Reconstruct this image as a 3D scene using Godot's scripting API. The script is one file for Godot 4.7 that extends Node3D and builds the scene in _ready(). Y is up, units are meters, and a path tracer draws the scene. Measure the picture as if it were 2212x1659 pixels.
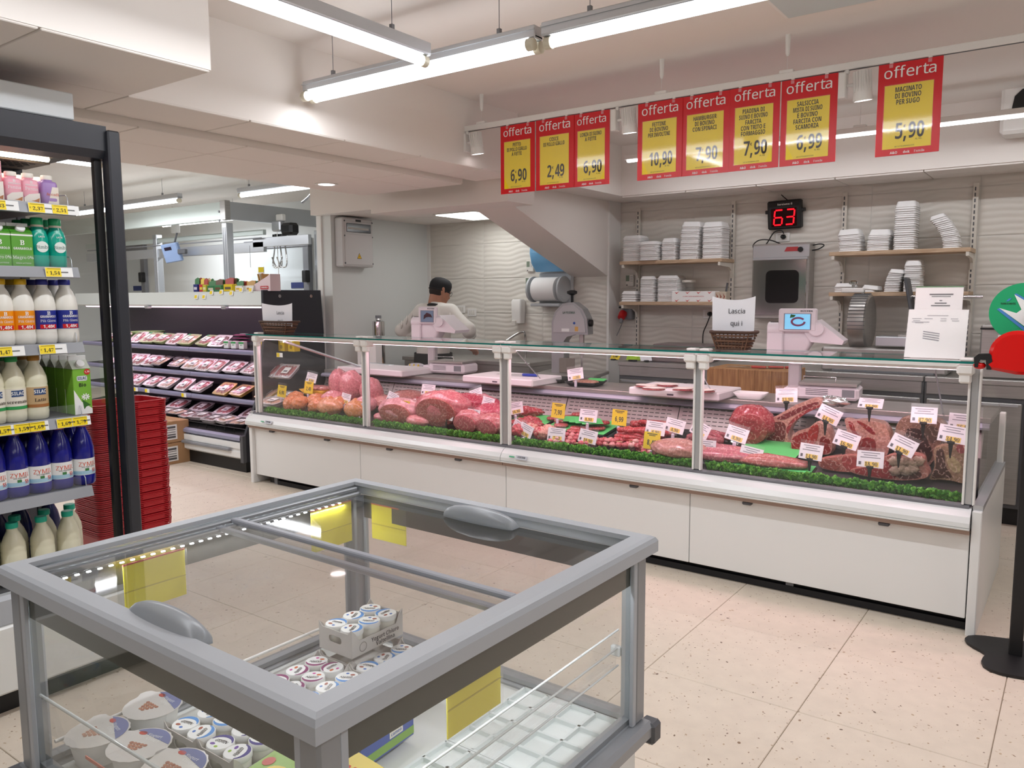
extends Node3D
# A supermarket butcher's counter. x runs along the counter, -z goes into the shop's back wall, y is up, metres.

const FOCAL := 1709.3
var eye := Vector3(0, 1.55, 0)
var look := Basis.from_euler(Vector3(-0.109887, 0.627335, -0.00475))
var used := {}
var mats := {}
var texs := {}
var shared := {}
var rng := RandomNumberGenerator.new()
var noise := FastNoiseLite.new()


func _ready() -> void:
	rng.seed = 7
	noise.seed = 3
	noise.frequency = 1.0
	view_and_light()
	make_materials()
	shell()
	light_fittings()
	meat_counter()
	freezer()
	dairy_fridge()
	packed_meat_cabinet()
	back_workshop()
	cutting_room()
	tray_shelves()
	counter_goods()
	counter_top_things()
	offer_signs()
	small_things()


# ---------- camera, surroundings, exposure ----------
func view_and_light() -> void:
	var cam = Camera3D.new()
	cam.name = "camera"
	cam.position = eye
	cam.basis = look
	cam.fov = rad_to_deg(2.0 * atan(829.5 / FOCAL))
	cam.near = 0.05
	cam.far = 60.0
	cam.current = true
	add_child(cam)
	var env = Environment.new()
	env.background_mode = Environment.BG_COLOR
	env.background_color = Color(0.0, 0.0, 0.0)
	env.tonemap_mode = Environment.TONE_MAPPER_LINEAR
	env.tonemap_exposure = 1.0
	env.sdfgi_enabled = true
	env.ssao_enabled = true
	env.ssil_enabled = true
	var we = WorldEnvironment.new()
	we.name = "surroundings"
	we.environment = env
	add_child(we)


func area_light(parent: Node3D, at: Vector3, towards: Vector3, size: Vector2, energy: float, col := Color(0.97, 0.98, 1.0)) -> void:
	var l = AreaLight3D.new()
	l.name = "glow"
	l.area_size = size
	l.light_energy = energy * 0.041
	l.light_color = col
	l.shadow_enabled = true
	l.area_range = 25.0
	parent.add_child(l, true)
	var up = Vector3.UP if absf(towards.normalized().y) < 0.9 else Vector3.FORWARD
	l.position = at
	l.basis = Basis.looking_at(towards, up)


func spot_light(parent: Node3D, at: Vector3, towards: Vector3, angle: float, energy: float, col: Color, size := 0.04) -> void:
	var l = SpotLight3D.new()
	l.name = "beam_of_light"
	l.spot_angle = angle
	l.spot_range = 20.0
	l.spot_attenuation = 2.0
	l.spot_angle_attenuation = 0.6
	l.light_energy = energy * 0.041
	l.light_color = col
	l.light_size = size
	l.shadow_enabled = true
	parent.add_child(l, true)
	l.position = at
	l.basis = Basis.looking_at(towards, Vector3.FORWARD if absf(towards.normalized().y) > 0.9 else Vector3.UP)


# ---------- pixels of the photograph to points on a plane the thing touches ----------
func ray(u: float, v: float) -> Vector3:
	return look * Vector3((u - 1106.0) / FOCAL, -(v - 829.5) / FOCAL, -1.0)


func on_z(u: float, v: float, z: float) -> Vector3:
	var d: Vector3 = ray(u, v)
	return eye + d * ((z - eye.z) / d.z)


func on_y(u: float, v: float, y: float) -> Vector3:
	var d: Vector3 = ray(u, v)
	return eye + d * ((y - eye.y) / d.y)


func on_x(u: float, v: float, x: float) -> Vector3:
	var d: Vector3 = ray(u, v)
	return eye + d * ((x - eye.x) / d.x)


# ---------- naming ----------
func numbered(n: String) -> String:
	if not used.has(n):
		used[n] = 0
		return n
	used[n] += 1
	return "%s_%03d" % [n, used[n]]


func thing(called: String, label: String, category: String, at := Vector3.ZERO, turn := 0.0, group := "") -> Node3D:
	var o = Node3D.new()
	o.name = numbered(called)
	add_child(o)
	o.position = at
	o.rotation.y = turn
	o.set_meta("label", label)
	o.set_meta("category", category)
	if group:
		o.set_meta("group", group)
	return o


func tag(o: Node3D, label: String, category: String, group := "") -> Node3D:
	o.set_meta("label", label)
	o.set_meta("category", category)
	if group:
		o.set_meta("group", group)
	return o


func again(src: Node3D, at: Vector3, turn := 0.0, label := "", group := "") -> Node3D:
	var o: Node3D = src.duplicate()
	o.name = numbered(str(src.name).rstrip("0123456789").rstrip("_"))
	add_child(o)
	o.position = at
	o.rotation.y = turn
	if label:
		o.set_meta("label", label)
	if group:
		o.set_meta("group", group)
	return o


func structure(called: String, st, m: Material) -> MeshInstance3D:
	var o = part(called, st, m, self)
	o.name = numbered(called) if o.name != called else called
	o.set_meta("kind", "structure")
	return o


func part(called: String, st, m: Material, parent: Node3D, at := Vector3.ZERO) -> MeshInstance3D:
	var o = MeshInstance3D.new()
	o.name = called
	if st is SurfaceTool:
		st.generate_normals()
		o.mesh = st.commit()
	else:
		o.mesh = st
	o.material_override = m
	o.position = at
	parent.add_child(o, true)
	return o


func mesh_of(st: SurfaceTool) -> ArrayMesh:
	st.generate_normals()
	return st.commit()


# ---------- materials ----------
func mt(key: String, col: Variant = null, rough := 0.6, metal := 0.0) -> StandardMaterial3D:
	if mats.has(key):
		return mats[key]
	var m = StandardMaterial3D.new()
	m.resource_name = key
	if col != null:
		m.albedo_color = Color(col) if col is String else col
	m.roughness = rough
	m.metallic = metal
	mats[key] = m
	return m


func paint(hex: String, rough := 0.6) -> StandardMaterial3D:
	return mt("paint_%s_%d" % [hex, int(rough * 100)], hex, rough)


func glow(key: String, col: Color, energy: float) -> StandardMaterial3D:
	var m = mt(key, col, 0.4)
	m.emission_enabled = true
	m.emission = col
	m.emission_energy_multiplier = energy
	return m


func pane(key: String, col: Color, alpha: float, rough := 0.03) -> StandardMaterial3D:
	var m = mt(key, Color(col.r, col.g, col.b, alpha), rough)
	m.transparency = BaseMaterial3D.TRANSPARENCY_ALPHA
	m.cull_mode = BaseMaterial3D.CULL_DISABLED
	return m


func noise_tex(key: String, freq: float, lo: Color, hi: Color, size := 512, octaves := 4, mid := 0.5, kind := FastNoiseLite.TYPE_SIMPLEX_SMOOTH) -> NoiseTexture2D:
	if texs.has(key):
		return texs[key]
	var n = FastNoiseLite.new()
	n.noise_type = kind
	n.frequency = freq
	n.fractal_octaves = octaves
	n.seed = 11
	var t = NoiseTexture2D.new()
	t.width = size
	t.height = size
	t.seamless = true
	t.noise = n
	var g = Gradient.new()
	g.set_color(0, lo)
	g.set_color(1, hi)
	g.set_offset(0, clampf(mid - 0.3, 0, 1))
	g.set_offset(1, clampf(mid + 0.3, 0, 1))
	t.color_ramp = g
	texs[key] = t
	return t


func grained(key: String, tex: Texture2D, scale: Vector3, rough: float, metal := 0.0) -> StandardMaterial3D:
	var m = mt(key, Color.WHITE, rough, metal)
	m.albedo_texture = tex
	m.uv1_triplanar = true
	m.uv1_world_triplanar = true
	m.uv1_scale = scale
	return m


# ---------- shapes ----------
func geo() -> SurfaceTool:
	var st = SurfaceTool.new()
	st.begin(Mesh.PRIMITIVE_TRIANGLES)
	st.set_smooth_group(-1)
	return st


func tri(st: SurfaceTool, a: Vector3, b: Vector3, c: Vector3) -> void:  # counter-clockwise from outside
	st.add_vertex(a)
	st.add_vertex(c)
	st.add_vertex(b)


func quad(st: SurfaceTool, a: Vector3, b: Vector3, c: Vector3, d: Vector3) -> void:
	tri(st, a, b, c)
	tri(st, a, c, d)


func out_tri(st: SurfaceTool, a: Vector3, b: Vector3, c: Vector3, mid: Vector3) -> void:
	if (b - a).cross(c - a).dot((a + b + c) / 3.0 - mid) < 0.0:
		tri(st, a, c, b)
	else:
		tri(st, a, b, c)


func out_quad(st: SurfaceTool, a: Vector3, b: Vector3, c: Vector3, d: Vector3, mid: Vector3) -> void:
	out_tri(st, a, b, c, mid)
	out_tri(st, a, c, d, mid)


func box(st: SurfaceTool, c: Vector3, s: Vector3, b := Basis.IDENTITY) -> SurfaceTool:
	st.set_smooth_group(-1)
	var h = s / 2.0
	var p = []
	for i in 8:
		p.append(c + b * Vector3(h.x * (1 if i & 1 else -1), h.y * (1 if i & 2 else -1), h.z * (1 if i & 4 else -1)))
	for f in [[0, 1, 3, 2], [4, 5, 7, 6], [0, 1, 5, 4], [2, 3, 7, 6], [0, 2, 6, 4], [1, 3, 7, 5]]:
		out_quad(st, p[f[0]], p[f[1]], p[f[2]], p[f[3]], c)
	return st


func span(st: SurfaceTool, lo: Vector3, hi: Vector3) -> SurfaceTool:
	return box(st, (lo + hi) / 2.0, (hi - lo).abs())


func bev(st: SurfaceTool, c: Vector3, s: Vector3, r: float, b := Basis.IDENTITY) -> SurfaceTool:
	st.set_smooth_group(-1)
	var h = s / 2.0
	r = minf(r, minf(h.x, minf(h.y, h.z)) * 0.95)
	var q = func(sx: int, sy: int, sz: int, k: int) -> Vector3:
		var v = Vector3(sx * (h.x - (0.0 if k == 0 else r)), sy * (h.y - (0.0 if k == 1 else r)), sz * (h.z - (0.0 if k == 2 else r)))
		return c + b * v
	for s1 in [-1, 1]:
		out_quad(st, q.call(s1, -1, -1, 0), q.call(s1, 1, -1, 0), q.call(s1, 1, 1, 0), q.call(s1, -1, 1, 0), c)
		out_quad(st, q.call(-1, s1, -1, 1), q.call(1, s1, -1, 1), q.call(1, s1, 1, 1), q.call(-1, s1, 1, 1), c)
		out_quad(st, q.call(-1, -1, s1, 2), q.call(1, -1, s1, 2), q.call(1, 1, s1, 2), q.call(-1, 1, s1, 2), c)
		for s2 in [-1, 1]:
			out_quad(st, q.call(s1, s2, -1, 0), q.call(s1, s2, 1, 0), q.call(s1, s2, 1, 1), q.call(s1, s2, -1, 1), c)
			out_quad(st, q.call(s1, -1, s2, 0), q.call(s1, 1, s2, 0), q.call(s1, 1, s2, 2), q.call(s1, -1, s2, 2), c)
			out_quad(st, q.call(-1, s1, s2, 1), q.call(1, s1, s2, 1), q.call(1, s1, s2, 2), q.call(-1, s1, s2, 2), c)
			for s3 in [-1, 1]:
				out_tri(st, q.call(s1, s2, s3, 0), q.call(s1, s2, s3, 1), q.call(s1, s2, s3, 2), c)
	return st


func lathe(st: SurfaceTool, prof: Array, seg := 20, xf := Transform3D.IDENTITY, close_bottom := true, close_top := true) -> SurfaceTool:
	# prof: Vector2(radius, height) from the bottom up the outside (and down the inside, if there is one)
	var group = 1
	for i in prof.size() - 1:
		var a: Vector2 = prof[i]
		var b: Vector2 = prof[i + 1]
		if i > 0:
			var d0: Vector2 = (a - prof[i - 1]).normalized()
			if d0.dot((b - a).normalized()) < 0.75:
				group += 1
		st.set_smooth_group(group)
		for k in seg:
			var t0 = TAU * k / seg
			var t1 = TAU * (k + 1) / seg
			var p0 = xf * Vector3(a.x * cos(t0), a.y, a.x * sin(t0))
			var p1 = xf * Vector3(a.x * cos(t1), a.y, a.x * sin(t1))
			var p2 = xf * Vector3(b.x * cos(t1), b.y, b.x * sin(t1))
			var p3 = xf * Vector3(b.x * cos(t0), b.y, b.x * sin(t0))
			if a.x > 1e-5:
				tri(st, p0, p2, p1)
			if b.x > 1e-5:
				tri(st, p0, p3, p2)
	st.set_smooth_group(-1)
	for e in [0, 1]:
		var v: Vector2 = prof[0] if e == 0 else prof[prof.size() - 1]
		if v.x < 1e-5 or (e == 0 and not close_bottom) or (e == 1 and not close_top):
			continue
		for k in seg:
			var t0 = TAU * k / seg
			var t1 = TAU * (k + 1) / seg
			var p0 = xf * Vector3(v.x * cos(t0), v.y, v.x * sin(t0))
			var p1 = xf * Vector3(v.x * cos(t1), v.y, v.x * sin(t1))
			var cc = xf * Vector3(0, v.y, 0)
			if e == 0:
				tri(st, cc, p0, p1)
			else:
				tri(st, cc, p1, p0)
	return st


func disc(st: SurfaceTool, r: float, h: float, seg := 20, xf := Transform3D.IDENTITY) -> SurfaceTool:
	return lathe(st, [Vector2(r, 0), Vector2(r, h)], seg, xf)


func loft(st: SurfaceTool, rings: Array, cap := true, smooth := true, cols := []) -> SurfaceTool:
	# rings: arrays of as many points each, going round; turned so that they face away from the rings' middles
	var vote = 0.0
	for i in rings.size() - 1:
		var mid = Vector3.ZERO
		for p in rings[i]:
			mid += p
		mid /= rings[i].size()
		var n: int = rings[i].size()
		for k in n:
			var a: Vector3 = rings[i][k]
			vote += (rings[i][(k + 1) % n] - a).cross(rings[i + 1][k] - a).dot(a - mid)
	var flip = vote < 0.0
	st.set_smooth_group(1 if smooth else -1)
	for i in rings.size() - 1:
		var n: int = rings[i].size()
		for k in n:
			var j = (k + 1) % n
			var ids = [[i, k], [i, j], [i + 1, j], [i + 1, k]]
			for t in [[0, 1, 2], [0, 2, 3]]:
				var order: Array = t if flip else [t[0], t[2], t[1]]
				for w in order:
					var id: Array = ids[w]
					if cols:
						st.set_color(cols[id[0]][id[1]])
					st.add_vertex(rings[id[0]][id[1]])
	if cap:
		st.set_smooth_group(-1)
		for e in [0, rings.size() - 1]:
			var inner: int = 1 if e == 0 else e - 1
			var mid = Vector3.ZERO
			var back = Vector3.ZERO
			for p in rings[e]:
				mid += p
			for p in rings[inner]:
				back += p
			mid /= rings[e].size()
			back /= rings[inner].size()
			var n: int = rings[e].size()
			var away = mid + (back - mid).normalized() * 0.01 if back.distance_to(mid) > 1e-6 else mid
			for k in n:
				if cols:
					st.set_color(cols[e][k])
				out_tri(st, mid, rings[e][k], rings[e][(k + 1) % n], away)
	return st


func rrect(w: float, d: float, r: float, y: float, n := 4) -> Array:
	# a rounded rectangle in the xz plane
	var out = []
	r = minf(r, minf(w, d) * 0.49)
	for q in 4:
		var cx: float = (w / 2 - r) * (1 if q in [0, 3] else -1)
		var cz: float = (d / 2 - r) * (1 if q in [0, 1] else -1)
		for k in n + 1:
			var a = q * PI / 2 + PI / 2 * k / n
			out.append(Vector3(cx + r * cos(a), y, cz + r * sin(a)))
	return out


func ring_to(pts: Array, xf: Transform3D) -> Array:
	return pts.map(func(p): return xf * p)


func tube(st: SurfaceTool, pts: Array, r: Variant, seg := 8, closed := false, cap := true) -> SurfaceTool:
	var rings = []
	var up = Vector3.UP
	var n = pts.size()
	for i in n:
		var d: Vector3
		if closed:
			d = (pts[(i + 1) % n] - pts[(i - 1 + n) % n]).normalized()
		else:
			d = (pts[mini(i + 1, n - 1)] - pts[maxi(i - 1, 0)]).normalized()
		if i == 0 and absf(d.dot(up)) > 0.95:
			up = Vector3.RIGHT
		var x = up.cross(d).normalized()
		if x.length() < 0.5:
			x = Vector3.RIGHT.cross(d).normalized()
		var y = d.cross(x).normalized()
		up = y
		var rr: float = r[i] if r is Array else r
		var ring = []
		for k in seg:
			var a = TAU * k / seg
			ring.append(pts[i] + (x * cos(a) + y * sin(a)) * rr)
		rings.append(ring)
	if closed:
		rings.append(rings[0])
	return loft(st, rings, cap and not closed)


func extrude(st: SurfaceTool, poly: PackedVector2Array, depth: float, xf := Transform3D.IDENTITY, smooth_side := false) -> SurfaceTool:
	# a flat outline in xy, made depth thick along z (centred)
	if Geometry2D.is_polygon_clockwise(poly):
		poly.reverse()
	var idx = Geometry2D.triangulate_polygon(poly)
	st.set_smooth_group(-1)
	var z = depth / 2
	for i in range(0, idx.size(), 3):
		var a = poly[idx[i]]
		var b = poly[idx[i + 1]]
		var c = poly[idx[i + 2]]
		if (b - a).cross(c - a) < 0:
			var t = b
			b = c
			c = t
		tri(st, xf * Vector3(a.x, a.y, z), xf * Vector3(b.x, b.y, z), xf * Vector3(c.x, c.y, z))
		tri(st, xf * Vector3(a.x, a.y, -z), xf * Vector3(c.x, c.y, -z), xf * Vector3(b.x, b.y, -z))
	st.set_smooth_group(2 if smooth_side else -1)
	for i in poly.size():
		var a = poly[i]
		var b = poly[(i + 1) % poly.size()]
		quad(st, xf * Vector3(a.x, a.y, -z), xf * Vector3(b.x, b.y, -z), xf * Vector3(b.x, b.y, z), xf * Vector3(a.x, a.y, z))
	return st


func outline(w: float, h: float, r: float, n := 5) -> PackedVector2Array:
	var o = PackedVector2Array()
	for p in rrect(w, h, r, 0, n):
		o.append(Vector2(p.x, p.z))
	return o


func ellipse(w: float, h: float, n := 24) -> PackedVector2Array:
	var o = PackedVector2Array()
	for k in n:
		o.append(Vector2(w / 2 * cos(TAU * k / n), h / 2 * sin(TAU * k / n)))
	return o


func arc(c: Vector3, x: Vector3, y: Vector3, r: float, a0: float, a1: float, n := 8) -> Array:
	var out = []
	for k in n + 1:
		var a = lerpf(a0, a1, float(k) / n)
		out.append(c + (x * cos(a) + y * sin(a)) * r)
	return out


func curve(pts: Array, steps := 6) -> Array:  # a smooth line through the points
	var out = []
	for i in pts.size() - 1:
		var p0: Vector3 = pts[maxi(i - 1, 0)]
		var p3: Vector3 = pts[mini(i + 2, pts.size() - 1)]
		for k in steps:
			out.append((pts[i] as Vector3).cubic_interpolate(pts[i + 1], p0, p3, float(k) / steps))
	out.append(pts[pts.size() - 1])
	return out


func place(at: Vector3, b := Basis.IDENTITY) -> Transform3D:
	return Transform3D(b, at)


func turned(x := 0.0, y := 0.0, z := 0.0) -> Basis:
	return Basis.from_euler(Vector3(x, y, z))


# ---------- lettering: flat print as its own thin mesh ----------
func font(kind: String) -> Font:
	if texs.has("font" + kind):
		return texs["font" + kind]
	var f = SystemFont.new()
	f.font_names = PackedStringArray(["Droid Serif" if kind.begins_with("serif") else "Droid Sans Mono" if kind == "mono" else "Droid Sans"])
	if kind.ends_with("bold"):
		f.font_weight = 700
	texs["font" + kind] = f
	return f


func text(parent: Node3D, words: String, cap: float, xf: Transform3D, m: Material, kind := "bold", stretch := 1.0, called := "lettering", bend := 0.0) -> MeshInstance3D:
	# cap: height of a capital; bend: radius of the upright cylinder that carries the print, 0 if it is flat
	var t = TextMesh.new()
	t.text = words
	t.font = font(kind)
	t.font_size = 28
	t.pixel_size = cap / 0.72 / 28.0
	t.depth = 0.0
	t.curve_step = 1.2
	var o = MeshInstance3D.new()
	o.name = called
	if bend > 0.0:
		var arr = t.get_mesh_arrays()
		var v: PackedVector3Array = arr[Mesh.ARRAY_VERTEX]
		var nn: PackedVector3Array = arr[Mesh.ARRAY_NORMAL]
		for i in v.size():
			var a = v[i].x * stretch / bend
			v[i] = Vector3(sin(a) * bend, v[i].y, cos(a) * bend)
			nn[i] = Vector3(sin(a), 0, cos(a))
		arr[Mesh.ARRAY_VERTEX] = v
		arr[Mesh.ARRAY_NORMAL] = nn
		arr[Mesh.ARRAY_TANGENT] = null
		var am = ArrayMesh.new()
		am.add_surface_from_arrays(Mesh.PRIMITIVE_TRIANGLES, arr)
		o.mesh = am
		o.transform = xf
	else:
		o.mesh = t
		o.transform = Transform3D(xf.basis * Basis.from_scale(Vector3(stretch, 1, 1)), xf.origin)
	o.material_override = m
	parent.add_child(o, true)
	return o


func patch(st: SurfaceTool, w: float, h: float, xf: Transform3D) -> SurfaceTool:  # a printed field, a hair above what it is printed on
	st.set_smooth_group(-1)
	quad(st, xf * Vector3(-w / 2, -h / 2, 0), xf * Vector3(w / 2, -h / 2, 0), xf * Vector3(w / 2, h / 2, 0), xf * Vector3(-w / 2, h / 2, 0))
	return st


func band_round(st: SurfaceTool, r: float, y0: float, y1: float, a0: float, a1: float, n := 10, xf := Transform3D.IDENTITY) -> SurfaceTool:  # a field of print round a bottle; angle 0 faces +z
	st.set_smooth_group(1)
	for k in n:
		var t0 = lerpf(a0, a1, float(k) / n)
		var t1 = lerpf(a0, a1, float(k + 1) / n)
		quad(st, xf * Vector3(sin(t0) * r, y0, cos(t0) * r), xf * Vector3(sin(t1) * r, y0, cos(t1) * r), xf * Vector3(sin(t1) * r, y1, cos(t1) * r), xf * Vector3(sin(t0) * r, y1, cos(t0) * r))
	return st


func make_materials() -> void:
	mt("white_lacquer", "e9eae8", 0.32)
	mt("white_plastic", "eceae6", 0.45)
	mt("off_white", "dedad2", 0.6)
	mt("wall_paint", "e2dfda", 0.75)
	mt("ceiling_paint", "ebe5df", 0.85)
	mt("panel_white", "dde0de", 0.5)
	mt("black", "121214", 0.5)
	mt("soft_black", "1d1d22", 0.65)
	mt("dark_frame", "2a2c33", 0.4)
	mt("grey_plastic", "b2b6bc", 0.38)
	mt("mid_grey", "85878c", 0.45)
	mt("dark_grey", "55565a", 0.5)
	mt("print_black", "141414", 0.6)
	mt("print_white", "f2f2f0", 0.6)
	mt("aluminium", "c9ccd0", 0.36, 0.75)
	mt("chrome", "d5d5d5", 0.12, 1.0)
	var st = grained("steel", noise_tex("brushed", 0.02, Color("a9a6a2"), Color("b3b0ac"), 512, 3), Vector3(0.35, 9.0, 0.35), 0.36, 0.6)
	st.metallic_specular = 0.5
	mt("red_plastic", "b41220", 0.35)
	mt("dispenser_red", "d1110f", 0.2)
	mt("cardboard", "b08a63", 0.85)
	mt("grey_board", "cfcac4", 0.85)
	mt("foam", "f3f2f1", 0.7)
	mt("poly_board", "f1ecee", 0.42)
	mt("yellow_card", "f5d800", 0.35)
	mt("offer_red", "d60f1c", 0.32)
	mt("offer_yellow", "f7d90a", 0.38)
	mt("green_paper", "57c46b", 0.7)
	pane("clear_glass", Color(0.97, 1.0, 0.985), 0.02)
	pane("lid_glass", Color(0.3, 0.3, 0.3), 0.2)
	pane("freezer_glass", Color(0.45, 0.5, 0.44), 0.16)
	pane("side_glass", Color(0.9, 0.95, 0.94), 0.05)
	pane("acrylic", Color(0.97, 0.98, 1.0), 0.05, 0.06)
	pane("film", Color(1.0, 1.0, 1.0), 0.05, 0.16)
	mt("glass_edge", "0f6f66", 0.15)
	# floor: cream agglomerate with brown chips
	var im = Image.create(1024, 1024, false, Image.FORMAT_RGB8)
	im.fill(Color("d8cbb9"))
	var r = RandomNumberGenerator.new()
	r.seed = 5
	var base = FastNoiseLite.new()
	base.frequency = 0.012
	base.fractal_octaves = 4
	for y in 1024:
		for x in 1024:
			var n = base.get_noise_2d(x, y) * 0.022 + r.randf_range(-0.008, 0.008)
			var c = Color("dccfbe")
			im.set_pixel(x, y, Color(c.r + n, c.g + n, c.b + n * 0.9))
	for i in 1150:
		var cx = r.randi_range(4, 1019)
		var cy = r.randi_range(4, 1019)
		var w = r.randf_range(0.7, 3.4) * (1.0 if r.randf() < 0.85 else 1.7)
		var h = w * r.randf_range(0.35, 0.8)
		var a = r.randf() * PI
		var col: Color = [Color("a98f72"), Color("8c7259"), Color("b7a083"), Color("6f5a48"), Color("c0ab90")][r.randi() % 5]
		for dy in range(-6, 7):
			for dx in range(-6, 7):
				var px = dx * cos(a) + dy * sin(a)
				var py = -dx * sin(a) + dy * cos(a)
				if px * px / (w * w) + py * py / (h * h) < 1.0:
					im.set_pixel(posmod(cx + dx, 1024), posmod(cy + dy, 1024), col)
	var tx = ImageTexture.create_from_image(im)
	grained("floor_tile", tx, Vector3(0.78, 0.78, 0.78), 0.42)
	grained("grout", noise_tex("grout", 0.05, Color("a89a86"), Color("bdb09c")), Vector3(1, 1, 1), 0.9)
	grained("butcher_wood", noise_tex("wood", 0.012, Color("a06a38"), Color("c08c54"), 512, 4), Vector3(6, 0.7, 6), 0.6)
	grained("shelf_wood", noise_tex("wood2", 0.012, Color("b4977a"), Color("ccb296"), 512, 4), Vector3(0.8, 9, 9), 0.6)


func slab(called: String, lo: Vector3, hi: Vector3, m: String) -> MeshInstance3D:
	var o = MeshInstance3D.new()
	o.name = called
	o.mesh = mesh_of(span(geo(), lo, hi))
	o.material_override = mats[m]
	o.set_meta("kind", "structure")
	add_child(o)
	return o


func shell() -> void:
	# floor: a screed and the tiles laid on it
	var fl = slab("floor", Vector3(-14.2, -0.14, -7.7), Vector3(4.3, -0.008, 5.3), "grout")
	var tm = mesh_of(bev(geo(), Vector3.ZERO, Vector3(0.6125, 0.012, 0.6125), 0.002))
	var t = 0.615
	for i in range(-11, 5):
		for j in range(-3, 7):
			var o = MeshInstance3D.new()
			o.name = "tile"
			o.mesh = tm
			o.material_override = mats.floor_tile
			o.position = Vector3(-0.79 + t * (i + 0.5), -0.006, -3.515 + t * (j + 0.5))
			fl.add_child(o, true)
	# the tiles farther off, under and behind the furniture
	var far = geo()
	for i in range(-22, 9):
		for j in range(-7, 15):
			if i >= -11 and i < 5 and j >= -3 and j < 7:
				continue
			box(far, Vector3(-0.79 + t * (i + 0.5), -0.006, -3.515 + t * (j + 0.5)), Vector3(0.612, 0.012, 0.612))
	var fo = part("tile_field", far, mats.floor_tile, fl)
	fo.set_meta("kind", "stuff")
	# ceilings
	slab("ceiling", Vector3(-14.2, 2.86, -7.7), Vector3(4.3, 3.0, 5.3), "ceiling_paint")
	var lowc = slab("ceiling_left", Vector3(-3.8, 2.425, -1.89), Vector3(-2.8, 2.86, 5.2), "ceiling_paint")
	var beam = slab("beam_aisle", Vector3(-3.8, 2.425, -4.79), Vector3(-3.41, 2.86, -1.89), "ceiling_paint")
	var duct = slab("beam_duct", Vector3(-4.85, 2.385, -4.63), Vector3(-3.8, 2.86, 5.2), "ceiling_paint")
	slab("soffit_counter", Vector3(-4.93, 2.25, -5.13), Vector3(-3.5, 2.86, -4.79), "ceiling_paint")
	slab("soffit_pillar", Vector3(-6.1, 2.335, -5.3), Vector3(-3.93, 2.86, -5.13), "ceiling_paint")
	slab("soffit_stairs", Vector3(-3.93, 2.43, -6.8), Vector3(-3.4, 2.86, -5.13), "ceiling_paint")
	var cb = slab("ceiling_workshop", Vector3(-5.95, 2.35, -6.62), Vector3(-3.93, 2.86, -5.3), "ceiling_paint")
	var cr = slab("ceiling_bench", Vector3(-3.4, 2.43, -6.82), Vector3(4.25, 2.86, -6.35), "ceiling_paint")
	# ceiling boards: each its own panel with a joint round it
	for z in range(12):
		board(lowc, Vector3(-3.6, 2.425, -1.89 + 0.31 + z * 0.62), Vector3(0.396, 0.016, 0.612))
		board(lowc, Vector3(-3.1, 2.425, -1.89 + 0.31 + z * 0.62), Vector3(0.594, 0.016, 0.612))
	for z in range(5):
		var d = 0.62 if z < 4 else 0.42
		board(beam, Vector3(-3.605, 2.425, -1.89 - 0.62 * z - d / 2), Vector3(0.386, 0.016, d - 0.008))
	for z in range(15):
		for x in 2:
			var w = 0.37 if x == 0 else 0.676
			board(duct, Vector3(-3.8 - 0.185 if x == 0 else -3.8 - 0.37 - 0.34, 2.385, -4.63 + 0.31 + z * 0.62), Vector3(w - 0.007, 0.016, 0.612))
	for x in range(4):
		for z in 2:
			if x == 2 and z == 1 and false:
				continue
			board(cb, Vector3(-5.92 + 0.25 + x * 0.5, 2.35, -6.6 + 0.325 + z * 0.65), Vector3(0.494, 0.03, 0.644))
	for x in range(13):
		board(cr, Vector3(-3.1 + x * 0.6, 2.43, -6.47), Vector3(0.594, 0.03, 0.22))
		board(cr, Vector3(-3.1 + x * 0.6, 2.43, -6.69), Vector3(0.594, 0.03, 0.212))
	# the flight of stairs above, boxed in: it comes down into the back wall
	var st = geo()
	extrude(st, PackedVector2Array([Vector2(4.9, 2.32), Vector2(4.9, 2.44), Vector2(6.65, 2.44), Vector2(6.65, 1.72), Vector2(6.6, 1.735), Vector2(5.11, 2.247)]), 0.39, place(Vector3(-3.86, 0, 0), Basis(Vector3(0, 0, -1), Vector3.UP, Vector3(1, 0, 0))))
	structure("soffit_stair_flight", st, mats.ceiling_paint)
	# walls
	var wl = slab("wall_back", Vector3(-6.1, 0, -6.95), Vector3(-3.66, 2.86, -6.608), "wall_paint")
	var wr = slab("wall_back_bench", Vector3(-3.66, 0, -6.95), Vector3(4.3, 2.86, -6.808), "wall_paint")
	slab("wall_workshop_left", Vector3(-6.1, 0, -6.95), Vector3(-5.92, 2.86, -5.22), "panel_white")
	slab("wall_cutting_room", Vector3(-14.2, 0, -7.5), Vector3(-6.0, 2.86, -7.2), "panel_white")
	slab("wall_left", Vector3(-14.3, 0, -7.7), Vector3(-14.0, 2.86, 5.3), "panel_white")
	slab("wall_right", Vector3(4.2, 0, -7.7), Vector3(4.4, 2.86, 5.3), "wall_paint")
	slab("wall_front", Vector3(-14.2, 0, 5.2), Vector3(4.3, 2.86, 5.4), "wall_paint")
	slab("trim_corner", Vector3(-3.672, 0, -6.81), Vector3(-3.648, 2.43, -6.59), "white_plastic")
	slab("trim_wall_joint", Vector3(-5.925, 0, -6.62), Vector3(-5.885, 2.35, -6.585), "white_plastic")
	slab("trim_pillar", Vector3(-6.105, 0, -5.235), Vector3(-6.04, 2.34, -5.2), "white_plastic")
	wave_tiles(wl, -5.885, 3, 0.74, -6.606, 0.3, 2.35)
	wave_tiles(wr, -3.645, 8, 0.74, -6.806, 0.9, 2.43)


func board(parent: Node3D, c: Vector3, s: Vector3) -> void:
	part("ceiling_panel", bev(geo(), c, s, 0.003), mats.ceiling_paint, parent)


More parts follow.
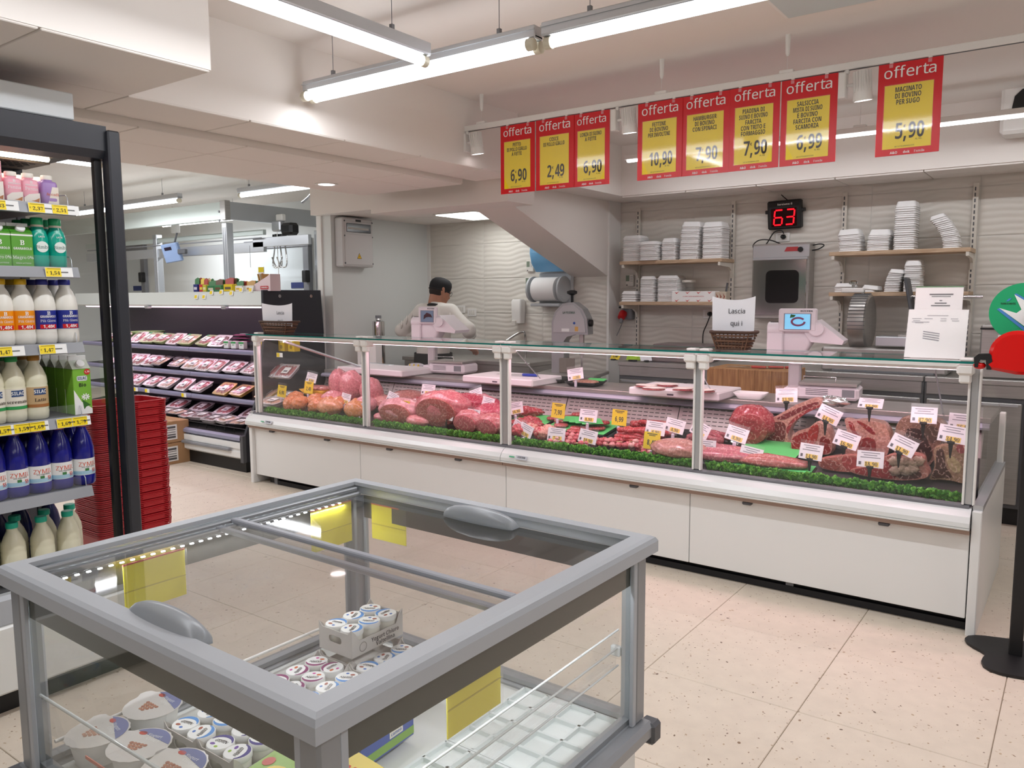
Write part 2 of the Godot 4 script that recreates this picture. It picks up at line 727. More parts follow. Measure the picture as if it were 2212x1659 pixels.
func wave_tiles(parent: Node3D, x0: float, nx: int, w: float, z: float, y0: float, top: float) -> void:
	# wall tiles with a wavy relief of their own
	var h = 0.36
	var ny = int(ceil((top - y0) / h))
	for j in ny:
		var hh = minf(h, top - y0 - j * h)
		if hh < 0.03:
			continue
		var key = "wave%d" % int(hh * 1000)
		if not shared.has(key):
			var st = geo()
			st.set_smooth_group(1)
			var nu = 26
			var nv = int(hh / 0.0056)
			var f = func(iu: int, iv: int) -> Vector3:
				var x = (w - 0.003) * iu / nu
				var y = (hh - 0.003) * iv / nv
				var ph = y / 0.048 + 0.33 * sin(TAU * x / w) + 0.2 * sin(TAU * 2 * x / w + 1.1 + 5.0 * y)
				var s = 0.5 + 0.5 * sin(TAU * ph)
				var edge = clampf(minf(minf(iu, nu - iu), minf(iv, nv - iv)), 0, 1)
				return Vector3(x, y, (0.002 + 0.0034 * pow(s, 0.7)) * edge)
			for iu in nu:
				for iv in nv:
					quad(st, f.call(iu, iv), f.call(iu + 1, iv), f.call(iu + 1, iv + 1), f.call(iu, iv + 1))
			shared[key] = mesh_of(st)
		for i in nx:
			var o = MeshInstance3D.new()
			o.name = "tile"
			o.mesh = shared[key]
			o.material_override = mt("wall_tile", "ddd8cf", 0.42)
			o.position = Vector3(x0 + i * w, y0 + j * h, z)
			parent.add_child(o, true)


# ---------- light fittings ----------
func tube_fitting(a: Vector3, b: Vector3, label: String, energy: float, two := false, hang := true, top := 2.86) -> void:
	# a slim trunking hung on wires with a lit tube below it
	var t = thing("tube_light", label, "lamp", (a + b) / 2, 0, "fluorescent tube lights")
	var d = (b - a).normalized()
	var len = a.distance_to(b)
	var bs = Basis(d, Vector3.UP, d.cross(Vector3.UP))
	var h = bev(geo(), Vector3(0, 0.052, 0), Vector3(len, 0.05, 0.062), 0.004, bs)
	box(h, Vector3(0, 0.03, 0), Vector3(len, 0.012, 0.05), bs)
	box(h, bs * Vector3(0, 0.06, 0.033), Vector3(len, 0.006, 0.006), bs)
	part("housing", h, mats.aluminium, t)
	var n = 2 if two else 1
	for k in n:
		var off = bs.z * (0.028 * (k * 2 - 1) if two else 0.0)
		var g = geo()
		lathe(g, [Vector2(0.004, -len / 2 + 0.02), Vector2(0.021, -len / 2 + 0.03), Vector2(0.021, len / 2 - 0.03), Vector2(0.004, len / 2 - 0.02)], 12, place(off, Basis(bs.y, d, bs.z)))
		part("tube", g, glow("tube_glow", Color(0.98, 0.985, 1.0), 6.5), t)
		for e in [-1, 1]:
			var c = geo()
			lathe(c, [Vector2(0.025, 0), Vector2(0.025, 0.03)], 12, place(off + d * e * (len / 2 - 0.02) - d * 0.015, Basis(bs.y, d, bs.z)))
			part("end_cap", c, mt("lamp_holder", "d9d2bd", 0.4), t)
	if hang:
		for e in [-1, 1]:
			var w = geo()
			var p = d * e * len * 0.36
			tube(w, [p + Vector3.UP * 0.07, p + Vector3.UP * (top - t.position.y)], 0.0018, 5)
			box(w, p + Vector3.UP * 0.09, Vector3(0.016, 0.03, 0.016))
			part("hanger", w, mats.mid_grey, t)
	area_light(t, Vector3(0, -0.03, 0), Vector3.DOWN, Vector2(len - 0.06, 0.05) if absf(d.x) > 0.5 else Vector2(0.05, len - 0.06), energy)


func spotlight(at: Vector3, aim: Vector3, turn: float, label: String, energy: float) -> void:
	# a finned white spot under the track with its driver box
	var t = thing("spotlight", label, "lamp", at, 0, "spotlights on the white track")
	var dir = aim - at
	dir = dir.normalized()
	part("driver_box", bev(geo(), Vector3(-0.055, -0.075, 0), Vector3(0.035, 0.12, 0.055), 0.004), mats.white_plastic, t)
	var nk = geo()
	tube(nk, [Vector3(-0.04, 0.0, 0), Vector3(-0.04, -0.02, 0)], 0.012, 8)
	part("track_adapter", nk, mats.white_plastic, t)
	part("bracket", tube(geo(), [Vector3(-0.04, -0.075, 0), Vector3(0.0, -0.075, 0)], 0.008, 8), mats.white_plastic, t)
	var bs = Basis(Vector3.FORWARD.cross(-dir).normalized() if absf(dir.y) < 0.99 else Vector3.RIGHT, -dir, Vector3.ZERO)
	bs.z = bs.x.cross(bs.y)
	var o = Vector3(0.035, -0.085, 0)
	var b = geo()
	lathe(b, [Vector2(0.03, 0.07), Vector2(0.034, 0.0), Vector2(0.042, -0.03), Vector2(0.046, -0.062), Vector2(0.046, -0.07), Vector2(0.04, -0.07), Vector2(0.036, -0.05)], 20, place(o, bs), false, false)
	disc(b, 0.03, 0.002, 16, place(o + bs.y * 0.069, bs))
	part("body", b, mats.white_plastic, t)
	for k in 16:
		var f = geo()
		var a = TAU * k / 16
		box(f, o + bs * Vector3(cos(a) * 0.037, 0.02, sin(a) * 0.037), Vector3(0.012, 0.095, 0.003), bs * Basis(Vector3.UP, -a))
		part("fin", f, mats.white_plastic, t)
	var g = geo()
	disc(g, 0.039, 0.004, 20, place(o + bs.y * -0.068, bs))
	part("lens", g, glow("spot_glow", Color(1, 0.95, 0.96), 6.0), t)
	spot_light(t, o + bs.y * -0.08, dir, 38, energy, Color(1.0, 0.80, 0.85), 0.05)


func light_fittings() -> void:
	# the rows hung over the shop floor
	var y = 2.58
	var z = -2.82
	tube_fitting(Vector3(-3.35, y, z), Vector3(-1.9, y, z), "double fluorescent tube light at the end of the hanging row", 14, true)
	tube_fitting(Vector3(-1.87, y, z), Vector3(-0.35, y, z), "single fluorescent tube light continuing the hanging row over the aisle", 30)
	tube_fitting(Vector3(-0.3, y, z), Vector3(1.22, y, z), "fluorescent tube light farther along the hanging row", 30)
	tube_fitting(Vector3(1.27, y, z), Vector3(2.79, y, z), "last fluorescent tube light of the row over the aisle", 24)
	tube_fitting(Vector3(-2.43, y, -2.72), Vector3(-2.43, y, -1.2), "fluorescent tube light meeting the row at a right angle", 20)
	for i in 2:
		tube_fitting(Vector3(-2.43, y, -1.15 + i * 1.57), Vector3(-2.43, y, 0.37 + i * 1.57), "fluorescent tube light in the row towards the shop floor", 22)
		tube_fitting(Vector3(1.0, y, -1.25 + i * 1.57), Vector3(1.0, y, 0.27 + i * 1.57), "fluorescent tube light above the next shop aisle", 30)
	# lighting track with spots above the counter
	var tr = thing("lighting_track", "long white lighting track hung above the meat counter", "track", Vector3(0, 2.655, -4.2))
	part("rail", bev(geo(), Vector3(-0.4, 0, 0), Vector3(6.4, 0.034, 0.036), 0.003), mats.white_plastic, tr)
	var gr = geo()
	box(gr, Vector3(-0.4, -0.0175, 0), Vector3(6.38, 0.002, 0.012))
	part("groove", gr, mats.dark_grey, tr)
	for u in [[1040.6, 268.0], [1429.0, 202.0], [1700.0, 160.0], [2300.0, 60.0]]:
		var p: Vector3 = on_z(u[0], u[1], -4.2)
		var w = geo()
		tube(w, [Vector3(p.x, 0.02, 0), Vector3(p.x, 0.2, 0)], 0.0012, 5)
		bev(w, Vector3(p.x, 0.024, 0), Vector3(0.07, 0.016, 0.036), 0.003)
		lathe(w, [Vector2(0.006, 0.1), Vector2(0.011, 0.115), Vector2(0.014, 0.205)], 12, place(Vector3(p.x, 0, 0)))
		part("hanger", w, mats.white_plastic, tr)
	part("end_cap", bev(geo(), Vector3(-3.61, 0, 0), Vector3(0.03, 0.036, 0.038), 0.003), mats.white_plastic, tr)
	spotlight(Vector3(-3.56, 2.64, -4.2), Vector3(-4.9, 0.75, -4.3), 0, "white finned spotlight tilted at the end of the track", 26)
	spotlight(Vector3(-3.36, 2.64, -4.2), Vector3(-3.3, 0.7, -4.5), 0, "white finned spotlight beside the tilted one at the track's end", 26)
	spotlight(Vector3(-2.24, 2.64, -4.2), Vector3(-2.2, 0.7, -4.5), 0, "white finned spotlight between two groups of red offer signs", 26)
	spotlight(Vector3(-0.98, 2.64, -4.2), Vector3(-0.9, 0.7, -4.5), 0, "white finned spotlight before the offer sign hung by itself", 26)
	spotlight(Vector3(0.5, 2.64, -4.2), Vector3(0.4, 0.7, -3.4), 0, "white finned spotlight farther along the track past the counter", 20)
	# LED line above the butcher's aisle
	var led = thing("led_line", "thin white LED line hung above the butcher's aisle", "lamp", Vector3(-0.85, 2.64, -5.85))
	part("profile", bev(geo(), Vector3(0, 0.02, 0), Vector3(4.5, 0.036, 0.034), 0.003), mats.white_plastic, led)
	part("diffuser_light", bev(geo(), Vector3(0, -0.008, 0), Vector3(4.46, 0.02, 0.03), 0.004), glow("tube_glow", Color(0.98, 0.985, 1.0), 6.5), led)
	for u in [[1858.0, 275.0], [1450.0, 340.0], [2290.0, 230.0]]:
		var p: Vector3 = on_z(u[0], u[1], -5.85)
		var w = geo()
		tube(w, [Vector3(p.x + 0.85, 0.03, 0), Vector3(p.x + 0.85, 0.22, 0)], 0.0012, 5)
		bev(w, Vector3(p.x + 0.85, 0.045, 0), Vector3(0.08, 0.014, 0.036), 0.003)
		part("hanger", w, mats.white_plastic, led)
	area_light(led, Vector3(0, -0.025, 0), Vector3.DOWN, Vector2(4.4, 0.03), 40)
	# recessed downlight in the duct boards
	var dl = thing("downlight", "small round recessed downlight in the low ceiling", "lamp", Vector3(-4.57, 2.377, -4.0))
	part("ring", lathe(geo(), [Vector2(0.085, 0.0), Vector2(0.085, -0.006), Vector2(0.06, -0.006), Vector2(0.06, 0.0)], 28, Transform3D.IDENTITY, false, false), mats.white_plastic, dl)
	part("lamp_lens", disc(geo(), 0.06, 0.003, 24, place(Vector3(0, -0.003, 0))), glow("spot_glow", Color(1, 0.95, 0.96), 6.0), dl)
	spot_light(dl, Vector3(0, -0.02, 0), Vector3.DOWN, 50, 6, Color(1, 0.88, 0.9), 0.05)
	# light panel in the workshop ceiling
	var lp = thing("ceiling_light_panel", "square louvred light panel in the workshop ceiling", "lamp", Vector3(-4.84, 2.335, -6.06))
	part("frame", bev(geo(), Vector3.ZERO, Vector3(0.5, 0.02, 0.62), 0.003), mats.white_plastic, lp)
	for i in 4:
		for j in 4:
			part("light_cell", bev(geo(), Vector3(-0.18 + i * 0.12, -0.012, -0.222 + j * 0.148), Vector3(0.108, 0.012, 0.134), 0.004), glow("panel_glow", Color(1, 1, 0.97), 3.2), lp)
	area_light(lp, Vector3(0, -0.03, 0), Vector3.DOWN, Vector2(0.46, 0.58), 9)
	# tubes over the cutting room
	tube_fitting(Vector3(-10.4, 2.6, -4.95), Vector3(-8.0, 2.6, -4.95), "white tube light above the aluminium hoist frame", 80)
	tube_fitting(Vector3(-7.3, 2.62, -5.2), Vector3(-6.1, 2.62, -5.2), "short tube light above the black cabinet end", 30)
	tube_fitting(Vector3(-11.0, 2.6, -6.5), Vector3(-9.0, 2.6, -6.5), "tube light behind the hoist frame in the cutting room", 80)
	for i in 2:
		tube_fitting(Vector3(-6.4, 2.6, -3.3 + i * 1.6), Vector3(-6.4, 2.6, -1.8 + i * 1.6), "fluorescent tube light over the aisle before the packed meat", 60)
		tube_fitting(Vector3(-8.6, 2.6, -3.3 + i * 1.6), Vector3(-8.6, 2.6, -1.8 + i * 1.6), "added fluorescent tube light out of view, brightening the packed meat cabinet", 60)  # unseen row, added to brighten the cabinet's canopy


# ---------- the served meat counter ----------
const DECK_A := -4.12
const DECK_Y := 0.59
const DECK_S := 0.16


func deck_y(z: float) -> float:
	return DECK_Y + (DECK_A - z) * DECK_S


func on_deck(u: float, v: float) -> Vector3:
	var d: Vector3 = ray(u, v)
	# y - DECK_Y = (DECK_A - z) * DECK_S
	var t = (DECK_Y + DECK_A * DECK_S - eye.y - eye.z * DECK_S) / (d.y + d.z * DECK_S)
	return eye + d * t


func profile_along_x(st: SurfaceTool, pts: Array, x0: float, x1: float) -> SurfaceTool:
	# pts: Vector2(z, y) outline, made long along x
	var poly = PackedVector2Array()
	for p in pts:
		poly.append(Vector2(-p.x, p.y))
	return extrude(st, poly, x1 - x0, place(Vector3((x0 + x1) / 2, 0, 0), Basis(Vector3(0, 0, -1), Vector3.UP, Vector3(1, 0, 0))))


func meat_counter() -> void:
	var xl = -5.64
	var xr = -0.35
	var xm = on_z(1083, 985, -4.0).x
	var t = thing("meat_counter", "long white refrigerated serve-over meat counter with glass front", "counter")
	var wl: StandardMaterial3D = mats.white_lacquer
	# plinth
	part("plinth", span(geo(), Vector3(xl + 0.12, 0, -5.1), Vector3(xr - 0.02, 0.1, -4.12)), mats.black, t)
	part("kick_rail", span(geo(), Vector3(xl + 0.25, 0.0, -4.13), Vector3(xr - 0.02, 0.035, -4.095)), mats.soft_black, t)
	for lx in [xl + 0.2, -3.2, -1.2]:
		part("foot", span(geo(), Vector3(lx, 0, -4.18), Vector3(lx + 0.04, 0.1, -4.1)), mats.mid_grey, t)
	# front panels
	var cuts = [xl, on_z(778, 960, -4.05).x, xm, on_z(1490, 1120, -4.05).x, xr - 0.02]
	for i in cuts.size() - 1:
		part("front_panel", bev(geo(), Vector3((cuts[i] + cuts[i + 1]) / 2, 0.28, -4.06), Vector3(cuts[i + 1] - cuts[i] - 0.004, 0.42, 0.025), 0.002), wl, t)
	part("carcass", span(geo(), Vector3(xl + 0.03, 0.08, -5.15), Vector3(xr - 0.03, 0.5, -4.08)), mats.dark_grey, t)
	# bumper: two modules, each a white rounded band with fine grooves and a pinkish strip below
	for m in [[xl - 0.01, xm - 0.002], [xm + 0.002, xr - 0.02]]:
		var g = profile_along_x(geo(), [Vector2(-4.09, 0.49), Vector2(-4.0, 0.493), Vector2(-3.985, 0.5), Vector2(-3.985, 0.505), Vector2(-3.99, 0.507), Vector2(-3.985, 0.51), Vector2(-3.987, 0.53), Vector2(-4.0, 0.556), Vector2(-4.03, 0.578), Vector2(-4.05, 0.586), Vector2(-4.09, 0.586)], m[0], m[1])
		part("bumper", g, mt("bumper_white", "e4e7e6", 0.3, 0.1), t)
		part("bumper_strip", span(geo(), Vector3(m[0], 0.472, -4.075), Vector3(m[1], 0.49, -4.012)), mt("bumper_brown", "a58d80", 0.5), t)
	for u in [590.0, 708.0, 842.0, 990.0, 1370.0, 1617.0, 1916.0]:
		var p: Vector3 = on_z(u, 1000, -4.03)
		part("catch", bev(geo(), Vector3(p.x, 0.462, -4.03), Vector3(0.05, 0.018, 0.03), 0.005), mats.dark_grey, t)
	# grey ledge, product deck, air grille
	part("ledge", profile_along_x(geo(), [Vector2(-4.04, 0.5), Vector2(-4.045, 0.595), Vector2(-4.075, 0.602), Vector2(-4.13, 0.585), Vector2(-4.13, 0.5)], xl + 0.02, xr - 0.03), mt("ledge_grey", "77767b", 0.4), t)
	part("deck", profile_along_x(geo(), [Vector2(-4.1, 0.54), Vector2(-4.1, deck_y(-4.1)), Vector2(-4.76, deck_y(-4.76)), Vector2(-4.76, 0.54)], xl + 0.03, xr - 0.03), mt("deck_dark", "4c494d", 0.35, 0.4), t)
	var grid = mt("grille_steel", "8f8784", 0.35, 0.75)
	var bz = Vector3(0, 0.155, -0.07)
	var nb = bz.normalized()
	for k in 6:
		var x0 = xl + 0.05 + k * (xr - xl - 0.1) / 6
		var x1 = x0 + (xr - xl - 0.1) / 6 - 0.006
		var o = Vector3((x0 + x1) / 2, 0.68, -4.76)
		var bs = Basis(Vector3.RIGHT, nb, Vector3.RIGHT.cross(nb))
		var g = part("air_grille", box(geo(), o + bz / 2, Vector3(x1 - x0, 0.17, 0.006), bs), grid, t)
		for row in 5:
			var sl = geo()
			for c in int((x1 - x0 - 0.05) / 0.042):
				box(sl, o + bs * Vector3(-(x1 - x0) / 2 + 0.04 + c * 0.042, 0.05 + row * 0.026, 0.0035), Vector3(0.03, 0.005, 0.002), bs)
			part("slot_row", sl, mats.black, g)
	part("rear_panel", span(geo(), Vector3(xl + 0.04, 0.5, -4.9), Vector3(xr - 0.04, 0.86, -4.86)), mt("rear_black", "17161a", 0.12), t)
	# worktop behind, with its light blue nosing
	var wt = part("worktop", bev(geo(), Vector3((xl + xr) / 2, 0.885, -5.05), Vector3(xr - xl - 0.05, 0.03, 0.46), 0.004), mats.steel, t)
	part("nosing", profile_along_x(geo(), [Vector2(-4.83, 0.872), Vector2(-4.79, 0.868), Vector2(-4.775, 0.852), Vector2(-4.78, 0.84), Vector2(-4.83, 0.835)], xl + 0.03, xr - 0.03), mt("nosing_grey", "a9a9bb", 0.35), wt)
	part("rear_cladding", span(geo(), Vector3(xl + 0.02, 0.1, -5.28), Vector3(xr - 0.02, 0.87, -5.24)), mats.steel, t)
	# end walls
	for s in [0, 1]:
		var x: float = xl if s == 0 else xr
		part("end_panel", bev(geo(), Vector3(x + (0.01 if s == 0 else 0.005), 0.29, -4.62), Vector3(0.04, 0.585, 1.2), 0.004), wl, t)
		part("end_foot", span(geo(), Vector3(x - 0.015, 0, -5.1), Vector3(x + 0.02, 0.05, -4.06)), mats.off_white, t)
		var e = profile_along_x(geo(), [Vector2(-4.045, 0.58), Vector2(-4.045, 0.605), Vector2(-5.22, 0.605), Vector2(-5.22, 0.58)], x - 0.015, x + 0.025)
		part("end_rail", e, mats.aluminium, t)
		part("rear_post", bev(geo(), Vector3(x, 0.74, -5.2), Vector3(0.03, 0.3, 0.05), 0.004), mats.white_plastic, t)
		var g = geo()
		quad(g, Vector3(x, 0.605, -4.06), Vector3(x, 0.605, -5.18), Vector3(x, 0.88, -5.18), Vector3(x, 1.24, -4.06))
		part("end_glass", g, mats.side_glass, t)
	# front glass, posts with clamps, glass shelf on top
	var posts = [on_z(556, 850, -4.05).x, on_z(788, 850, -4.05).x, on_z(1090, 850, -4.05).x, on_z(1507, 880, -4.05).x, on_z(2101, 920, -4.05).x]
	for i in posts.size():
		var x: float = posts[i]
		var wide = 0.075 if i in [2] else 0.05
		var ps = part("glass_post", bev(geo(), Vector3(x, 0.91, -4.075), Vector3(wide * 0.62, 0.62, 0.04), 0.004), mats.aluminium, t)
		for s in [-1, 1]:
			part("glazing_bead", bev(geo(), Vector3(x + s * wide * 0.42, 0.91, -4.06), Vector3(0.01, 0.62, 0.03), 0.002), mats.white_plastic, ps)
		var c = geo()
		for s in ([-1, 1] if i in [1, 2, 3] else [1] if i == 0 else [-1]):
			bev(c, Vector3(x + s * 0.037, 1.218, -4.05), Vector3(0.07, 0.05, 0.09), 0.01)
			bev(c, Vector3(x + s * 0.037, 1.185, -4.035), Vector3(0.05, 0.06, 0.04), 0.008)
			bev(c, Vector3(x + s * 0.037, 1.262, -4.06), Vector3(0.055, 0.012, 0.06), 0.004)
		part("glass_clamp", c, mats.white_plastic, t)
	for i in posts.size() - 1:
		var x0: float = posts[i] + 0.02
		var x1: float = posts[i + 1] - 0.02
		var g = geo()
		quad(g, Vector3(x0, 0.6, -4.06), Vector3(x1, 0.6, -4.06), Vector3(x1, 1.225, -4.06), Vector3(x0, 1.225, -4.06))
		part("front_glass", g, mats.clear_glass, t)
		var br = bev(geo(), Vector3((x0 + x1) / 2, 1.222, -4.09), Vector3(x1 - x0 - 0.08, 0.022, 0.03), 0.005)
		part("lamp_bar", br, mats.white_plastic, t)
		var lb = span(geo(), Vector3(x0 + 0.05, 1.2085, -4.1), Vector3(x1 - 0.05, 1.2105, -4.08))
		part("lamp_strip", lb, glow("counter_glow", Color(1.0, 0.9, 0.95), 3.0), t)
		area_light(t, Vector3((x0 + x1) / 2, 1.2, -4.095), Vector3(0, -1, -0.45), Vector2(x1 - x0 - 0.1, 0.02), 5.0 * (x1 - x0), Color(1.0, 0.80, 0.87))
		# brackets of the glass shelf
		var ba = geo()
		if i == 0:
			tube(ba, [Vector3(x0 + 0.28, 1.2, -4.1), Vector3(x0 + 0.5, 0.92, -4.84)], 0.011, 8)
		else:
			tube(ba, [Vector3(x1 - 0.2, 1.235, -4.1), Vector3(x1 - 0.2, 1.235, -4.4), Vector3(x1 - 0.2, 0.9, -4.86)], 0.004, 6)
		part("stay", ba, mats.aluminium, t)
	for m in [[xl + 0.03, xm - 0.002], [xm + 0.002, xr + 0.0]]:
		var gt = geo()
		quad(gt, Vector3(m[0], 1.255, -4.0), Vector3(m[1], 1.255, -4.0), Vector3(m[1], 1.255, -4.36), Vector3(m[0], 1.255, -4.36))
		var sh = part("glass_shelf", gt, mats.clear_glass, t)
		var ed = geo()
		span(ed, Vector3(m[0], 1.246, -4.001), Vector3(m[1], 1.256, -3.999))
		span(ed, Vector3(m[0], 1.248, -4.361), Vector3(m[1], 1.255, -4.36))
		part("polished_edge", ed, mats.glass_edge, sh)
	part("shelf_rail", span(geo(), Vector3(posts[0], 1.228, -4.06), Vector3(posts[4], 1.243, -4.035)), mats.white_plastic, t)
	# maker's plates on the bumper
	for u in [600.0, 1110.0]:
		var p: Vector3 = on_z(u - 30 if u < 700 else u, 920 if u < 700 else 985, -3.985)
		var q = p + Vector3(0.06, 0, 0)
		q.y = 0.545
		q.z = -3.983
		var bs = turned(-0.42)
		part("maker_plate", box(geo(), q, Vector3(0.085, 0.026, 0.002), bs), mt("plate_blue", "c3c7cf", 0.4), t)
		text(t, "COSTAN", 0.011, place(q + bs.z * 0.0016 + Vector3(0, 0.002, 0), bs), mats.print_black, "bold", 1.0)
		part("green_mark", box(geo(), q + Vector3(-0.075, 0, 0), Vector3(0.04, 0.008, 0.002), bs), paint("4fae82"), t)


# ---------- island freezer with sliding glass lids ----------
func freezer() -> void:
	var hx = 0.575
	var hz = 0.56
	var t = thing("island_freezer", "grey framed glass island freezer with sliding lids in the aisle", "freezer", Vector3(-1.481, 0, -1.317), -0.015)
	var gp: StandardMaterial3D = mats.grey_plastic
	var al = mt("freezer_profile", "979a9e", 0.36, 0.35)
	# base
	part("body", bev(geo(), Vector3(0, 0.2, 0), Vector3(hx * 2 - 0.05, 0.32, hz * 2 - 0.05), 0.01), mats.white_lacquer, t)
	part("plinth", span(geo(), Vector3(-hx + 0.08, 0, -hz + 0.08), Vector3(hx - 0.08, 0.05, hz - 0.08)), mats.black, t)
	# walls of the tub and ledge round it
	for s in [-1, 1]:
		part("sill_rail", bev(geo(), Vector3(s * (hx - 0.02), 0.385, 0), Vector3(0.075, 0.05, hz * 2), 0.012), al, t)
		part("sill_rail", bev(geo(), Vector3(0, 0.385, s * (hz - 0.02)), Vector3(hx * 2 - 0.11, 0.05, 0.075), 0.012), al, t)
		part("sill_groove", span(geo(), Vector3(s * (hx - 0.055), 0.41, -hz + 0.05), Vector3(s * (hx - 0.03), 0.424, hz - 0.05)), al, t)
		part("sill_groove", span(geo(), Vector3(-hx + 0.05, 0.41, s * (hz - 0.055)), Vector3(hx - 0.05, 0.424, s * (hz - 0.03))), al, t)
		for s2 in [-1, 1]:
			part("corner_bumper", bev(geo(), Vector3(s * (hx + 0.0), 0.375, s2 * (hz + 0.0)), Vector3(0.05, 0.06, 0.05), 0.008), mats.dark_grey, t)
			# corner posts built of ribbed profile
			var p = geo()
			bev(p, Vector3(s * (hx - 0.035), 0.64, s2 * (hz - 0.035)), Vector3(0.05, 0.46, 0.05), 0.006)
			part("corner_post", p, al, t)
			part("post_rib", bev(geo(), Vector3(s * (hx - 0.018), 0.64, s2 * (hz - 0.065)), Vector3(0.012, 0.46, 0.018), 0.002), gp, t)
			part("post_rib", bev(geo(), Vector3(s * (hx - 0.065), 0.64, s2 * (hz - 0.018)), Vector3(0.018, 0.46, 0.012), 0.002), gp, t)
	# glass sides with a dark printed band along the top
	var band = mt("print_band", "45433f", 0.35)
	for s in [-1, 1]:
		var g = geo()
		quad(g, Vector3(s * (hx - 0.025), 0.42, -hz + 0.06), Vector3(s * (hx - 0.025), 0.42, hz - 0.06), Vector3(s * (hx - 0.025), 0.875, hz - 0.06), Vector3(s * (hx - 0.025), 0.875, -hz + 0.06))
		part("side_glass", g, mats.freezer_glass, t)
		part("dark_band", span(geo(), Vector3(s * (hx - 0.029), 0.797, -hz + 0.07), Vector3(s * (hx - 0.026), 0.875, hz - 0.07)), band, t)
		g = geo()
		quad(g, Vector3(-hx + 0.06, 0.42, s * (hz - 0.025)), Vector3(hx - 0.06, 0.42, s * (hz - 0.025)), Vector3(hx - 0.06, 0.875, s * (hz - 0.025)), Vector3(-hx + 0.06, 0.875, s * (hz - 0.025)))
		part("side_glass", g, mats.freezer_glass, t)
		part("dark_band", span(geo(), Vector3(-hx + 0.07, 0.797, s * (hz - 0.029)), Vector3(hx - 0.07, 0.875, s * (hz - 0.026))), band, t)
	# top frame: four mitred bars with a rounded outer edge
	var ex = hx + 0.012
	var ez = hz + 0.012
	var w = 0.054
	var prof = [Vector2(0.0, 0.876), Vector2(0.0, 0.905), Vector2(0.006, 0.915), Vector2(0.016, 0.92), Vector2(w, 0.92), Vector2(w, 0.908), Vector2(w - 0.018, 0.9), Vector2(w - 0.018, 0.876)]
	for e in 4:
		var rings = []
		for end in [-1, 1]:
			var ring = []
			for q in prof:
				if e < 2:
					var s = -1 if e == 0 else 1
					ring.append(Vector3(end * (ex - q.x), q.y, s * (ez - q.x)))
				else:
					var s = -1 if e == 2 else 1
					ring.append(Vector3(s * (ex - q.x), q.y, end * (ez - q.x)))
			rings.append(ring)
		part("top_frame_bar", loft(geo(), rings, true, false), gp, t)
	# runners for the lids
	for s in [-1, 1]:
		part("lid_runner", bev(geo(), Vector3(s * (hx - 0.058), 0.899, 0), Vector3(0.014, 0.014, hz * 2 - 0.1), 0.003), al, t)
		part("lid_runner", bev(geo(), Vector3(s * (hx - 0.075), 0.886, 0), Vector3(0.014, 0.012, hz * 2 - 0.1), 0.003), al, t)
	# two glass lids
	for s in [1, -1]:
		var y = 0.9 if s == 1 else 0.888
		var z0 = -0.03 if s == 1 else 0.02
		var z1: float = s * (hz - 0.05)
		var lid = part("glass_lid", pane_flat(-hx + 0.06, hx - 0.06, z0, z1, y), mats.lid_glass, t)
		part("lid_edge", bev(geo(), Vector3(0, y + 0.002, z0), Vector3(hx * 2 - 0.12, 0.014, 0.02), 0.003), mt("lid_edge_grey", "9da0a9", 0.35), lid)
		# the curved handle
		var rings = []
		for k in 15:
			var a = PI * k / 14
			var x = -cos(a) * 0.13
			var h = 0.006 + 0.038 * pow(sin(a), 0.75)
			var d = 0.016 + 0.012 * sin(a)
			var ring = []
			for q in [Vector2(-1, 0), Vector2(-0.95, 0.55), Vector2(-0.55, 0.95), Vector2(0.1, 1), Vector2(0.6, 0.75), Vector2(1, 0.25), Vector2(1.1, 0)]:
				ring.append(Vector3(x, y + 0.003 + h * q.y, (0.505 if s == 1 else -0.47) + d * q.x * s))
			rings.append(ring)
		part("handle", loft(geo(), rings), mt("handle_grey", "9ba0a6", 0.28), lid, Vector3(0.06, 0, 0))
	# LED strips under the frame
	for s in [-1, 1]:
		var strip = bev(geo(), Vector3(s * (hx - 0.05), 0.868, 0), Vector3(0.012, 0.01, hz * 2 - 0.16), 0.002)
		var so = part("led_profile", strip, mats.acrylic, t)
		for k in 32:
			part("led", box(geo(), Vector3(s * (hx - 0.05), 0.862, -hz + 0.12 + k * (hz * 2 - 0.24) / 31), Vector3(0.006, 0.003, 0.01)), glow("led_glow", Color(0.95, 0.98, 1.0), 10.0), so)
		area_light(t, Vector3(s * (hx - 0.055), 0.855, 0), Vector3(-s * 0.4, -1, 0), Vector2(0.01, hz * 2 - 0.2), 5.0, Color(0.96, 0.98, 1.0))
	# tub floor with a white grid of low ribs
	part("tub_floor", span(geo(), Vector3(-hx + 0.05, 0.36, -hz + 0.05), Vector3(hx - 0.05, 0.392, hz - 0.05)), mt("tub_white", "d9dad6", 0.5), t)
	for tr in [[0.2, 0.52, -0.5, -0.16], [0.2, 0.52, -0.15, 0.19], [0.2, 0.52, 0.2, 0.5]]:
		var gd = geo()
		span(gd, Vector3(tr[0], 0.392, tr[2]), Vector3(tr[1], 0.396, tr[3]))
		var go = part("grid_tray", gd, mt("tray_white", "e6ebe9", 0.45), t)
		for i in 5:
			part("rib", box(geo(), Vector3(lerpf(tr[0], tr[1], i / 4.0), 0.401, (tr[2] + tr[3]) / 2), Vector3(0.008, 0.014, tr[3] - tr[2])), mt("tray_rib", "dfe5e4", 0.45), go)
			part("rib", box(geo(), Vector3((tr[0] + tr[1]) / 2, 0.401, lerpf(tr[2], tr[3], i / 4.0)), Vector3(tr[1] - tr[0], 0.014, 0.008)), mt("tray_rib", "dfe5e4", 0.45), go)
	# white wire rail beside the tubs
	part("wire_rail", tube(geo(), [Vector3(-0.5, 0.47, -0.5), Vector3(-0.5, 0.47, 0.5)], 0.005, 8), mats.white_plastic, t)
	freezer_contents(t)


